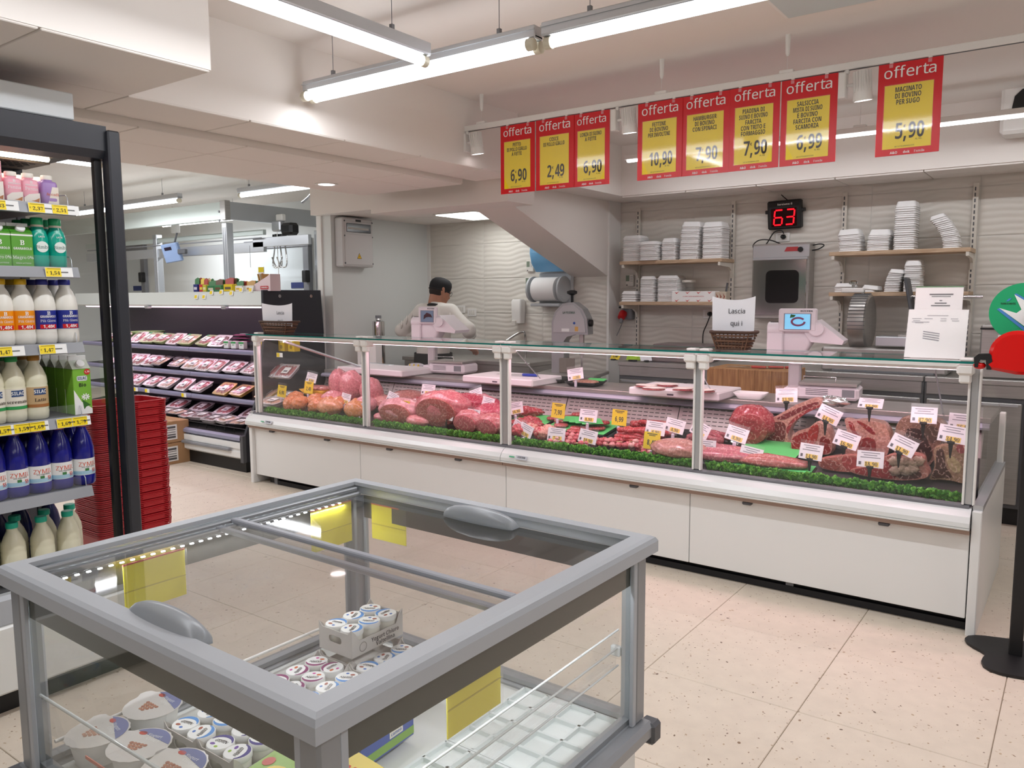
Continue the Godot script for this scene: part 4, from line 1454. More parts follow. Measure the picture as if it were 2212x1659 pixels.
	for k in [["e9e4d6", "2f9a52", "2f9a52", [17.0, -30.0], "bottle of milk with green cap and white green label", "scremato"], ["c6a77c", "a86d3a", "b27a2c", [66.0], "bottle of milk with tan cap and tan paper label", "Latte"]]:
		var b = bottle("milk_bottle", k[4], mp, wc, cream, paint(k[2], 0.35), "clear bottles of fresh milk")
		part("paper_label", band_round(geo(), 0.0434, 0.048, 0.126, -PI, PI, 28), paint(k[0], 0.5), b)
		part("label_foot", band_round(geo(), 0.0438, 0.048, 0.06, -PI, PI, 28), paint(k[1], 0.5), b)
		part("badge", band_round(geo(), 0.044, 0.096, 0.12, -0.5, 0.5, 8), paint("2d4b7a", 0.4), b)
		text(b, "SILAC", 0.012, place(Vector3(0, 0.108, 0)), mats.print_white, "bold", 1.0, "lettering", 0.0444)
		text(b, k[5], 0.012, place(Vector3(0, 0.076, 0)), paint("3a2f24"), "serif-bold", 1.0, "lettering", 0.0442)
		set_row(b, xs + 0.005, y4, k[3], 2, 0.095)
	var bio = carton("white and green organic milk carton with daisy print", 0.07, 0.235, "7cb83a", "cfd6c6", "organic milk cartons")
	part("white_field", extrude(geo(), PackedVector2Array([Vector2(-0.034, 0.0), Vector2(0.034, 0.0), Vector2(0.034, 0.02), Vector2(-0.006, 0.05), Vector2(-0.034, 0.1)]), 0.0006, place(Vector3(0, 0.001, 0.0352))), mats.print_white, bio)
	part("badge", extrude(geo(), outline(0.04, 0.02, 0.006), 0.001, place(Vector3(0.0, 0.145, 0.0356))), paint("dfe4e6"), bio)
	text(bio, "SILAC", 0.011, place(Vector3(0, 0.145, 0.0365)), paint("22355f"), "bold", 0.85)
	text(bio, "Bio", 0.014, place(Vector3(0, 0.118, 0.0358)), mats.print_black, "bold")
	part("price_dot", extrude(geo(), ellipse(0.024, 0.024, 18), 0.001, place(Vector3(0.021, 0.17, 0.0356))), paint("cf2d22"), bio)
	text(bio, "1,79", 0.007, place(Vector3(0.021, 0.17, 0.0364)), mats.print_white, "bold")
	for k in 9:
		var a = TAU * k / 9
		part("petal", extrude(geo(), ellipse(0.014, 0.005, 8), 0.0006, place(Vector3(0.01 + cos(a) * 0.011, 0.07 + sin(a) * 0.008, 0.0357), Basis(Vector3(0, 0, 1), a))), mats.print_white, bio)
	part("leaf", extrude(geo(), PackedVector2Array([Vector2(-0.004, 0.06), Vector2(0.028, 0.036), Vector2(0.01, 0.03), Vector2(0.002, 0.02)]), 0.0006, place(Vector3(0, 0, 0.0358))), paint("2f6a1e"), bio)
	set_row(bio, xs + 0.01, y4, [160.0], 4, 0.074)
	# blue bottles
	var y5: float = rails[4] + 0.04
	var zp = [Vector2(0.037, 0), Vector2(0.042, 0.006), Vector2(0.0435, 0.035), Vector2(0.042, 0.04), Vector2(0.042, 0.108), Vector2(0.0435, 0.112), Vector2(0.042, 0.15), Vector2(0.034, 0.19), Vector2(0.019, 0.225), Vector2(0.0175, 0.24)]
	var zc = [Vector2(0.02, 0.236), Vector2(0.021, 0.24), Vector2(0.021, 0.254), Vector2(0.0195, 0.257)]
	var zy = bottle("blue_bottle", "deep blue milk bottle with orange cap and white label", zp, zc, paint("1c1f86", 0.15), paint("e0701f", 0.35), "blue bottles with orange caps")
	part("paper_label", band_round(geo(), 0.0425, 0.041, 0.107, -PI, PI, 28), mats.print_white, zy)
	part("label_wave", band_round(geo(), 0.0428, 0.043, 0.058, -PI, PI, 28), paint("a9cfe2"), zy)
	text(zy, "ZYMIL", 0.0165, place(Vector3(0, 0.085, 0)), paint("d8502c"), "sans", 1.15, "lettering", 0.043)
	text(zy, "alta digeribilità", 0.0055, place(Vector3(0, 0.074, 0)), mats.print_black, "sans", 1.0, "lettering", 0.043)
	text(zy, "55", 0.014, place(Vector3(0, 0.057, 0), Basis(Vector3.UP, 0.55)), paint("cf3b2a"), "bold", 0.9, "lettering", 0.0432)
	part("print_flag", band_round(geo(), 0.0432, 0.058, 0.068, -0.3, 0.05, 4), paint("3f7f46"), zy)
	set_row(zy, xs + 0.005, y5, [160.0, 110.0, 61.0, 10.0, -40.0], 2, 0.095)
	# the well at the bottom
	var gl = bottle("milk_bottle", "clear milk bottle with teal cap standing in the fridge's bottom well", mp, wc, cream, paint("1fb597", 0.35), "milk bottles with teal caps")
	var yb = 0.375
	var spots = [[-3.30, -1.475], [-3.30, -1.375], [-3.30, -1.27], [-3.30, -1.17], [-3.30, -1.07], [-3.40, -1.53], [-3.40, -1.43], [-3.40, -1.32], [-3.40, -1.22], [-3.40, -1.12]]
	for i in spots.size():
		var p = Vector3(spots[i][0], yb + 0.075, spots[i][1])
		if i == 0:
			gl.position = p
		else:
			again(gl, p, PI / 2)
	var db = bottle("blue_bottle", "dark blue bottle with blue cap behind the teal-capped milk", zp, zc, paint("232a5c", 0.2), paint("2f6fc0", 0.35), "dark blue bottles in the bottom well")
	for i in 5:
		var p = Vector3(-3.52 - 0.03 * (i % 2), yb + 0.09, -1.5 + i * 0.1)
		if i == 0:
			db.position = p
		else:
			again(db, p, PI / 2)
	part("well_step", span(geo(), Vector3(-3.9, 0.37, -1.62), Vector3(FX - 0.05, yb + 0.075, z0)), mats.dark_grey, t)


func small_bottle(kind: String, hex: String, label: String) -> Node3D:
	# squarish shouldered drink bottle
	var t = thing("drink_bottle", label, "bottle", Vector3.ZERO, PI / 2, kind + " drink bottles on the top shelf")
	var h = 0.175 if kind == "tall" else 0.1
	var w = 0.06
	var m = paint(hex, 0.35)
	var rings = []
	for q in [[0.0, 0.92], [0.004, 1.0], [h * 0.82, 1.0], [h * 0.9, 0.9], [h * 0.93, 0.62], [h, 0.6]]:
		rings.append(rrect(w * q[1], w * q[1], 0.016 if q[1] > 0.8 else 0.02, q[0], 4))
	part("body", loft(geo(), rings), m, t)
	var c = mt("cap_cream", "f3ede2", 0.4)
	part("cap", lathe(geo(), [Vector2(0.0195, h - 0.002), Vector2(0.02, h), Vector2(0.02, h + 0.013), Vector2(0.0185, h + 0.015)], 18), c, t)
	var f = w / 2 + 0.0006
	if kind == "lilac":
		part("print", extrude(geo(), PackedVector2Array([Vector2(-0.012, 0.004), Vector2(0.028, 0.004), Vector2(0.028, 0.07), Vector2(0.006, 0.07)]), 0.0006, place(Vector3(0, 0, f))), paint("efe4d6"), t)
		text(t, "Accadì", 0.01, place(Vector3(0.006, 0.042, f + 0.0006)), paint("d2603a"), "serif-bold")
		part("print", extrude(geo(), outline(0.03, 0.012, 0.005), 0.0006, place(Vector3(0.006, 0.022, f + 0.0004))), paint("a683bf"), t)
	else:
		text(t, "Panna", 0.011, place(Vector3(0, h * 0.56, f)), mats.print_white, "serif")
		text(t, "GRANAROLO", 0.0055, place(Vector3(0, h * 0.7, f)), mats.print_white, "bold", 0.9)
		text(t, "B", 0.011, place(Vector3(0, h * 0.8, f)), mats.print_white, "serif-bold")
		part("print", extrude(geo(), PackedVector2Array([Vector2(-0.028, 0.006), Vector2(0.028, 0.006), Vector2(0.028, h * 0.42), Vector2(-0.01, h * 0.36), Vector2(-0.028, h * 0.22)]), 0.0006, place(Vector3(0, 0, f - 0.0002))), paint("efe6dc"), t)
		part("print", extrude(geo(), PackedVector2Array([Vector2(-0.004, 0.012), Vector2(0.024, 0.008), Vector2(0.026, 0.024), Vector2(0.008, 0.014)]), 0.0006, place(Vector3(0, 0, f + 0.0004))), paint("b9702e"), t)
	return t


func profile_along_z(pts: Array, z0: float, z1: float) -> SurfaceTool:
	# pts: Vector2(x, y) outline, made long along z
	return extrude(geo(), PackedVector2Array(pts), z1 - z0, place(Vector3(0, 0, (z0 + z1) / 2)))


# ---------- wall cabinet of packed meat ----------
func meat_pack(kind: String, w: float, d: float, label: String, group: String) -> Node3D:
	# foam tray, meat, stretched film and a paper label; lies flat, label towards +z
	var t = thing("meat_pack", label, "meat", Vector3.ZERO, 0, group)
	var trays = {"white": "e9e4e4", "green": "b9c98a", "yellow": "e3b866", "black": "26242a", "clear": "cfc8cc"}
	var tcol: String = trays[kind.split(" ")[0]]
	var mcol: String = {"mince": "b4575f", "chicken": "e0b49a", "steak": "b2424f", "sausage": "c06a6c", "dark": "6a3038"}[kind.split(" ")[1]]
	var h = 0.03
	part("tray", loft(geo(), [rrect(w * 0.82, d * 0.82, 0.02, 0, 3), rrect(w * 0.97, d * 0.97, 0.02, h, 3), rrect(w, d, 0.022, h + 0.002, 3), rrect(w * 0.94, d * 0.94, 0.02, h, 3)]), paint(tcol, 0.5), t)
	var m = geo()
	var n = 5 if kind.ends_with("sausage") else 3 if kind.ends_with("chicken") else 2
	for k in n:
		lump(m, Vector3((k - (n - 1) / 2.0) * w * 0.8 / n, h * 0.8, 0), Vector3(w * 0.47 / n + 0.006, 0.016 + 0.006 * (k % 2), d * 0.41), 0.25, k * 3.1 + w * 50, 12, 8)
	part("meat", m, meat_mat(mcol), t)
	part("film", loft(geo(), [rrect(w * 0.99, d * 0.99, 0.022, h + 0.003, 3), rrect(w * 0.8, d * 0.8, 0.02, h + 0.017, 3)]), mats.film, t)
	var flat = Basis(Vector3.RIGHT, Vector3(0, 0, -1), Vector3.UP)
	part("paper_label", box(geo(), Vector3(w * 0.1, h + 0.0185, 0.01), Vector3(w * 0.34, 0.0008, d * 0.42)), mats.print_white, t)
	part("bar_code", patch(geo(), w * 0.2, d * 0.1, place(Vector3(w * 0.1, h + 0.0192, d * 0.12), flat)), paint("6d6a72"), t)
	if kind.begins_with("green"):
		part("green_sticker", box(geo(), Vector3(-w * 0.25, h + 0.0185, -d * 0.1), Vector3(w * 0.2, 0.0008, d * 0.55)), mt("sticker_pale", "dfe6d6", 0.5), t)
		part("green_field", patch(geo(), w * 0.2, d * 0.14, place(Vector3(-w * 0.25, h + 0.0192, -d * 0.3), flat)), paint("2f8a55"), t)
	return t


func lump(st: SurfaceTool, c: Vector3, r: Vector3, rough: float, sd: float, nu := 20, nv := 14, b := Basis.IDENTITY, power := 1.0) -> SurfaceTool:
	# a soft uneven body
	st.set_smooth_group(1)
	var f = func(i: int, j: int) -> Vector3:
		var a = TAU * (i % nu) / nu
		var e = -PI / 2 + PI * j / nv
		var v = Vector3(cos(e) * cos(a), sin(e), cos(e) * sin(a))
		var k = 1.0 + rough * noise.get_noise_3d(v.x * 1.7 + sd, v.y * 1.7 + sd * 0.7, v.z * 1.7 - sd) + rough * 0.35 * noise.get_noise_3d(v.x * 5 - sd, v.y * 5, v.z * 5 + sd)
		if power != 1.0:
			v = Vector3(signf(v.x) * pow(absf(v.x), power), signf(v.y) * pow(absf(v.y), power), signf(v.z) * pow(absf(v.z), power))
		return c + b * (v * r * k)
	for i in nu:
		for j in nv:
			if j > 0:
				tri(st, f.call(i, j), f.call(i + 1, j + 1), f.call(i + 1, j))
			if j < nv - 1:
				tri(st, f.call(i, j), f.call(i, j + 1), f.call(i + 1, j + 1))
	return st


func meat_mat(hex: String) -> StandardMaterial3D:
	# wet flesh: the piece's own colour, mottled, with fine pale fat veins; both patterns are shared by all pieces
	var m = mt("meat_" + hex, hex, 0.24)
	if m.albedo_texture == null:
		m.albedo_texture = noise_tex("meat_mottle", 0.02, Color(0.82, 0.79, 0.79), Color(1, 1, 1), 512, 5, 0.45)
		if not texs.has("meat_veins"):
			var v = noise_tex("meat_veins", 0.008, Color(0.93, 0.78, 0.73, 0.0), Color(0.93, 0.78, 0.73, 0.75), 512, 3)
			(v.noise as FastNoiseLite).fractal_type = FastNoiseLite.FRACTAL_RIDGED
			v.color_ramp.offsets = PackedFloat32Array([0.72, 0.97])
		m.detail_enabled = true
		m.detail_albedo = texs.meat_veins
		m.detail_blend_mode = BaseMaterial3D.BLEND_MODE_MIX
		m.uv1_triplanar = true
		m.uv1_scale = Vector3(5, 5, 5)
	return m


func packed_meat_cabinet() -> void:
	var x0 = -9.4
	var x1 = -5.97
	var t = thing("meat_cabinet", "long white refrigerated wall cabinet full of packed meat", "cabinet")
	var rear = -5.1
	part("plinth", span(geo(), Vector3(x0, 0, rear), Vector3(x1 - 0.02, 0.12, -4.22)), mats.black, t)
	part("base_panel", profile_along_x(geo(), [Vector2(-5.0, 0.12), Vector2(-4.2, 0.12), Vector2(-4.17, 0.14), Vector2(-4.17, 0.19), Vector2(-4.185, 0.195), Vector2(-4.185, 0.215), Vector2(-4.17, 0.22), Vector2(-4.17, 0.275), Vector2(-5.0, 0.275)], x0, x1 - 0.01), mats.white_lacquer, t)
	part("hand_rail", bev(geo(), Vector3((x0 + x1) / 2 - 0.06, 0.205, -4.155), Vector3(x1 - x0 - 0.2, 0.028, 0.03), 0.006), mats.mid_grey, t)
	part("bumper", profile_along_x(geo(), [Vector2(-4.3, 0.28), Vector2(-4.19, 0.28), Vector2(-4.165, 0.295), Vector2(-4.165, 0.32), Vector2(-4.19, 0.335), Vector2(-4.3, 0.335)], x0, x1 - 0.01), mt("bumper_lilac", "8f90a8", 0.35), t)
	part("deck", profile_along_x(geo(), [Vector2(-4.2, 0.28), Vector2(-4.2, 0.335), Vector2(-4.95, 0.43), Vector2(-4.95, 0.28)], x0, x1 - 0.02), mats.black, t)
	part("back_wall", span(geo(), Vector3(x0, 0.12, rear), Vector3(x1 - 0.01, 1.6, rear + 0.06)), mt("inner_dark", "3c3942", 0.4), t)
	part("canopy", profile_along_x(geo(), [Vector2(rear, 1.61), Vector2(-4.45, 1.61), Vector2(-4.45, 1.485), Vector2(-4.47, 1.475), Vector2(-4.52, 1.47), Vector2(rear, 1.5)], x0, x1 - 0.02), mt("canopy_white", "dfe6e4", 0.45), t)
	# a raised rim in front of the bottom deck
	for k in 24:
		var x = x0 + 0.1 + k * 0.142
		part("rim_post", tube(geo(), [Vector3(x, 0.335, -4.24), Vector3(x, 0.385, -4.24)], 0.003, 5), mats.black, t)
	part("rim_wire", tube(geo(), [Vector3(x0, 0.385, -4.24), Vector3(x1 - 0.03, 0.385, -4.24)], 0.005, 6), mats.black, t)
	# end wall: black panel with two screws
	var ep = extrude(geo(), PackedVector2Array([Vector2(4.2, 0.1), Vector2(4.2, 0.34), Vector2(4.36, 0.7), Vector2(4.44, 1.2), Vector2(4.445, 1.62), Vector2(5.1, 1.62), Vector2(5.13, 1.1), Vector2(5.13, 0.1)]), 0.03, place(Vector3(x1, 0, 0), Basis(Vector3(0, 0, -1), Vector3.UP, Vector3(1, 0, 0))))
	part("end_panel", ep, mt("end_black", "2a2a33", 0.42), t)
	part("end_trim", span(geo(), Vector3(x1 - 0.02, 0.1, -4.2), Vector3(x1 + 0.02, 0.34, -4.165)), mats.dark_grey, t)
	for z in [-4.62, -4.98]:
		part("screw", disc(geo(), 0.016, 0.006, 12, place(Vector3(x1 + 0.014, 1.565, z), Basis(Vector3.UP, Vector3.RIGHT, Vector3.FORWARD))), mats.chrome, t)
	# lamps
	part("lamp_tube", lathe(geo(), [Vector2(0.012, 0), Vector2(0.012, x1 - x0 - 0.1)], 8, place(Vector3(x0 + 0.03, 1.468, -4.56), Basis(Vector3.UP, Vector3.RIGHT, Vector3.FORWARD))), glow("pink_tube", Color(1, 0.86, 0.95), 2.5), t)
	area_light(t, Vector3((x0 + x1) / 2, 1.45, -4.56), Vector3(0, -1, -0.2), Vector2(x1 - x0 - 0.2, 0.03), 14.0, Color(1.0, 0.82, 0.93))
	for u in [322.0, 488.0]:
		var p: Vector3 = on_z(u, 668, -4.46)
		part("clip", bev(geo(), Vector3(p.x, 1.462, -4.45), Vector3(0.07, 0.03, 0.05), 0.008), mats.aluminium, t)
	# three shelves
	var ys = [1.052, 0.815, 0.605]
	var zs = [-4.5, -4.45, -4.4]
	for i in 3:
		var y: float = ys[i]
		var z: float = zs[i]
		var s = part("shelf", profile_along_x(geo(), [Vector2(-5.04, y + 0.02), Vector2(z - 0.03, y + 0.004), Vector2(z - 0.03, y - 0.01), Vector2(-5.04, y + 0.005)], x0, x1 - 0.02), mats.soft_black, t)
		for cut in [[x0, on_z(408, 750, z).x - 0.003], [on_z(408, 750, z).x + 0.003, x1 - 0.02]]:
			part("label_rail", profile_along_x(geo(), [Vector2(z - 0.035, y + 0.012), Vector2(z - 0.008, y + 0.014), Vector2(z + 0.004, y), Vector2(z + 0.004, y - 0.02), Vector2(z - 0.008, y - 0.032), Vector2(z - 0.035, y - 0.03)], cut[0], cut[1]), mt("rail_lilac", "8a8aa6", 0.3), s)
		var led = span(geo(), Vector3(x0 + 0.1, y - 0.026, z - 0.05), Vector3(x1 - 0.1, y - 0.022, z - 0.04))
		part("shelf_lamp", led, glow("pink_tube", Color(1, 0.86, 0.95), 2.5), s)
		area_light(t, Vector3((x0 + x1) / 2, y - 0.035, z - 0.05), Vector3(0, -1, -0.5), Vector2(x1 - x0 - 0.2, 0.02), 4.0, Color(1.0, 0.82, 0.93))
	for l in [[283, 792, 1], [293, 842, 2], [318, 846, 2], [397, 853, 2], [604, 768, 0], [265, 886, 2]]:
		var p: Vector3 = on_z(l[0], l[1], zs[l[2]] + 0.006)
		var q = Vector3(p.x, ys[l[2]] - 0.01, zs[l[2]] + 0.006)
		part("shelf_label", bev(geo(), q, Vector3(0.085, 0.04, 0.002), 0.0005), mats.print_white, t)
		part("yellow_field", box(geo(), q + Vector3(-0.02, 0, 0.0015), Vector3(0.04, 0.036, 0.001)), mats.yellow_card, t)
	# packs on the shelves
	var protos = {}
	var rows = [
		[0, [[273, "green mince"], [303, "white steak"], [330, "green mince"], [357, "green mince"], [384, "white steak"], [412, "green chicken"], [450, "green steak"], [250, "green mince"], [478, "clear dark"]]],
		[1, [[258, "white steak"], [279, "white steak"], [303, "white mince"], [330, "white steak"], [350, "black chicken"], [388, "black chicken"], [418, "white chicken"], [447, "white sausage"], [472, "white sausage"], [508, "white mince"], [546, "white mince"], [586, "white mince"], [618, "clear sausage"]]],
		[2, [[258, "white mince"], [280, "white mince"], [302, "white mince"], [331, "white mince"], [362, "white chicken"], [398, "white sausage"], [432, "white steak"], [484, "yellow mince"], [520, "yellow mince"], [576, "yellow chicken"]]],
	]
	var words = {"white steak": "white foam pack of sliced red meat", "green mince": "pale green foam pack of minced meat with green sticker", "green chicken": "pale green foam pack of chicken with green sticker", "green steak": "pale green foam pack of steaks with green sticker", "black chicken": "dark tray of whole chicken under film", "white chicken": "white foam pack of chicken pieces", "white sausage": "white foam pack of pink sausages", "white mince": "white foam pack of minced meat", "yellow mince": "yellow foam pack of pale meat", "yellow chicken": "yellow foam pack of chicken seen through the counter glass", "clear dark": "vacuum pack of dark meat", "clear sausage": "clear pack of sausages seen through the counter glass", "black steak": "dark tray of steaks"}
	var places = ["on the cabinet's top shelf", "on the cabinet's middle shelf", "on the cabinet's lowest shelf", "in the cabinet's bottom deck"]
	for r in rows:
		var y: float = ys[r[0]]
		var z: float = zs[r[0]]
		for it in r[1]:
			var p: Vector3 = on_z(it[0], 750, z - 0.1)
			var words_here: String = words[it[1]] + " " + places[r[0]]
			put_pack(protos, it[1], Vector3(p.x, y + 0.058, z - 0.105), Vector3(0.55 + 0.1 * sin(it[0]), 0.12 * sin(it[0] * 1.7), 0), words_here, places[r[0]])
	# a second, darker row behind on the lower shelves
	for i in 8:
		put_pack(protos, "white mince" if i % 3 else "clear dark", Vector3(-8.6 + i * 0.33, ys[1] + 0.05, -4.78), Vector3(0.3, 0.1, 0), words["white mince" if i % 3 else "clear dark"] + " at the back of the middle shelf", "at the back of the middle shelf")
	for i in 13:
		var kind: String = ["clear dark", "white chicken", "black chicken", "white sausage", "clear dark"][i % 5]
		put_pack(protos, kind, Vector3(-8.7 + i * 0.205, 0.39 + 0.01 * (i % 2), -4.36), Vector3(0.12, 0.25 * sin(i * 2.2), 0), words[kind] + " " + places[3], places[3])
		if i % 2:
			put_pack(protos, "white mince" if i % 4 == 1 else "clear dark", Vector3(-8.65 + i * 0.205, 0.43, -4.6), Vector3(0.35, 0.1, 0), words["white mince" if i % 4 == 1 else "clear dark"] + " at the back of the bottom deck", "at the back of the bottom deck")
	# small upright boxes and the green bowl
	for i in 3:
		var p: Vector3 = on_z([492.0, 508.0, 525.0][i], 745, -4.58)
		var b = thing("small_box", "small white and green box on the cabinet's top shelf", "box", Vector3(p.x, ys[0] + 0.017, -4.58), 0.2, "small white green boxes")
		part("carton", bev(geo(), Vector3(0, 0.035, 0), Vector3(0.06, 0.07, 0.05), 0.002), mats.print_white, b)
		part("green_field", box(geo(), Vector3(0, 0.058, 0.0255), Vector3(0.058, 0.02, 0.001)), paint("3f9b57"), b)
		text(b, "BIO", 0.012, place(Vector3(0, 0.035, 0.0256)), paint("3f6f47"), "bold")
	for k in 3:
		var p: Vector3 = on_z(512, 715, -4.75)
		var v = thing("vacuum_pack", "flat lilac vacuum pack stacked behind the small boxes", "meat", Vector3(p.x + 0.02 * k, ys[0] + 0.06 + k * 0.03, -4.8), 0.2 * k, "flat vacuum packs")
		part("bag", lump(geo(), Vector3(0, 0.012, 0), Vector3(0.12, 0.012, 0.08), 0.2, k, 16, 8), paint("8a4a68", 0.25), v)
		part("paper_label", box(geo(), Vector3(0, 0.026, 0), Vector3(0.07, 0.001, 0.05)), mats.print_white, v)
	var pb: Vector3 = on_z(305, 712, -4.7)
	var bowl = thing("bowl", "pale green plastic bowl on the cabinet's top shelf", "bowl", Vector3(pb.x, ys[0] + 0.03, -4.78))
	part("wall", lathe(geo(), [Vector2(0.09, 0), Vector2(0.1, 0.005), Vector2(0.16, 0.09), Vector2(0.175, 0.1), Vector2(0.175, 0.106), Vector2(0.155, 0.1), Vector2(0.09, 0.01), Vector2(0.0, 0.008)], 28), mt("bowl_green", "a9c98b", 0.35), bowl)
	# yellow cartons seen through the counter's end glass
	for i in 4:
		var p: Vector3 = on_z(572.0 + i * 19, 740, -4.6)
		var b = thing("yellow_carton", "yellow carton with pale oval print by the black end panel", "carton", Vector3(p.x, ys[0] + 0.015, -4.6 - 0.01 * i), 0, "yellow cartons by the black panel")
		part("carton", bev(geo(), Vector3(0, 0.07, 0), Vector3(0.085, 0.14, 0.07), 0.003), paint("e2c22c", 0.4), b)
		part("print_oval", extrude(geo(), ellipse(0.05, 0.045, 16), 0.001, place(Vector3(0, 0.1, 0.0355))), paint("f0e3b0"), b)
		part("print_ring", extrude(geo(), ellipse(0.036, 0.036, 16), 0.001, place(Vector3(0, 0.04, 0.0355))), paint("a5861a"), b)
	spice_boxes()


func put_pack(protos: Dictionary, kind: String, at: Vector3, tilt: Vector3, label: String, where: String) -> void:
	var o: Node3D
	if protos.has(kind):
		o = again(protos[kind], at)
	else:
		o = meat_pack(kind, 0.225, 0.185, label, "")
		protos[kind] = o
		o.position = at
	o.rotation = tilt
	tag(o, label, "meat", "packs of meat " + where)


func spice_boxes() -> void:
	# seasoning boxes standing on top of the cabinet, with their price tickets
	var y = 1.612
	var row = [
		[430, 0.07, 0.13, "27307a", "d8d4e0", "narrow dark blue seasoning box"],
		[442, 0.06, 0.125, "c8323a", "e8d44a", "narrow red seasoning box"],
		[449, 0.06, 0.12, "c6bf3a", "e4e0b0", "narrow yellow-green seasoning box"],
		[463, 0.11, 0.1, "2f7a4a", "d7cbb6", "green open seasoning box with sachets"],
		[478, 0.11, 0.11, "3d8250", "6b4a32", "green open seasoning box with brown sachets"],
		[500, 0.13, 0.12, "e5c81f", "6d5a44", "yellow open seasoning box"],
		[523, 0.1, 0.09, "ece6e2", "d6b24a", "white seasoning box with golden sachets"],
		[547, 0.12, 0.09, "ece9e4", "c79a4e", "white seasoning box before the pink display"],
	]
	for i in row.size():
		var r: Array = row[i]
		var p: Vector3 = on_z(r[0], 620, -4.52)
		var t = thing("seasoning_box", r[5] + " on top of the meat cabinet", "box", Vector3(p.x, y, -4.53), 0, "seasoning boxes on the meat cabinet")
		var w: float = r[1]
		var h: float = r[2]
		part("carton", bev(geo(), Vector3(0, h * 0.28, 0), Vector3(w, h * 0.56, 0.1), 0.002), paint(r[3], 0.5), t)
		part("print", box(geo(), Vector3(0, h * 0.25, 0.0505), Vector3(w * 0.7, h * 0.2, 0.001)), paint(r[4], 0.5), t)
		for k in 3:
			var g = extrude(geo(), PackedVector2Array([Vector2(-w * 0.42, 0), Vector2(w * 0.42, 0), Vector2(w * 0.44, h * 0.55), Vector2(w * 0.1, h * 0.62), Vector2(-w * 0.44, h * 0.5)]), 0.006, place(Vector3(0, h * 0.45, -0.03 + k * 0.03), turned(-0.15, 0.1 * (k - 1), 0.08 * (k - 1))))
			part("sachet", g, paint([r[4], "b23a2e", "3f7f4a"][(k + i) % 3], 0.35), t)
	var pd: Vector3 = on_z(580, 620, -4.55)
	var d = thing("display_box", "pink and white seasoning display box with slanted side", "box", Vector3(pd.x, y, -4.55))
	part("side", extrude(geo(), PackedVector2Array([Vector2(-0.13, 0), Vector2(0.1, 0), Vector2(0.1, 0.15), Vector2(0.06, 0.13), Vector2(-0.13, 0.06)]), 0.11), mt("display_pink", "e8d3d8", 0.6), d)
	part("red_plate", extrude(geo(), outline(0.115, 0.03, 0.008), 0.002, place(Vector3(0.015, 0.03, 0.056))), paint("c5202d"), d)
	text(d, "CANNAMELA", 0.014, place(Vector3(0.015, 0.03, 0.0575)), mats.print_white, "bold", 0.8)
	for k in 3:
		part("sachet", box(geo(), Vector3(-0.09 + k * 0.03, 0.11, 0), Vector3(0.004, 0.09, 0.08), turned(0, 0, 0.3)), paint(["c79f5a", "e2d6c0", "b98a4a"][k], 0.4), d)
	var ps: Vector3 = on_z(561, 600, -4.58)
	var c = thing("show_card", "yellow-topped show card with food pictures behind the boxes", "card", Vector3(ps.x, y, -4.59))
	part("card", extrude(geo(), PackedVector2Array([Vector2(-0.05, 0), Vector2(0.05, 0), Vector2(0.055, 0.22), Vector2(-0.025, 0.22)]), 0.004), mats.print_white, c)
	part("yellow_head", box(geo(), Vector3(0.014, 0.195, 0.003), Vector3(0.076, 0.045, 0.002)), paint("e8d51f"), c)
	for k in 3:
		part("print", extrude(geo(), ellipse(0.036, 0.026, 12), 0.001, place(Vector3(-0.01 + 0.02 * k, 0.06 + 0.045 * k, 0.003))), paint("a84c34"), c)
	for u in [[424, 641], [441, 641], [457, 632], [478, 631], [500, 633], [521, 626], [542, 626]]:
		var q: Vector3 = on_z(u[0], u[1], -4.445)
		var k = thing("price_ticket", "small yellow price ticket stuck on the cabinet's white canopy", "price ticket", Vector3(q.x, q.y, -4.445), 0, "price tickets on the meat cabinet")
		part("ticket", box(geo(), Vector3.ZERO, Vector3(0.055, 0.045, 0.004), turned(-0.2)), mats.print_white, k)
		part("yellow_field", box(geo(), Vector3(-0.006, 0, 0.003), Vector3(0.036, 0.03, 0.002), turned(-0.2)), mats.yellow_card, k)


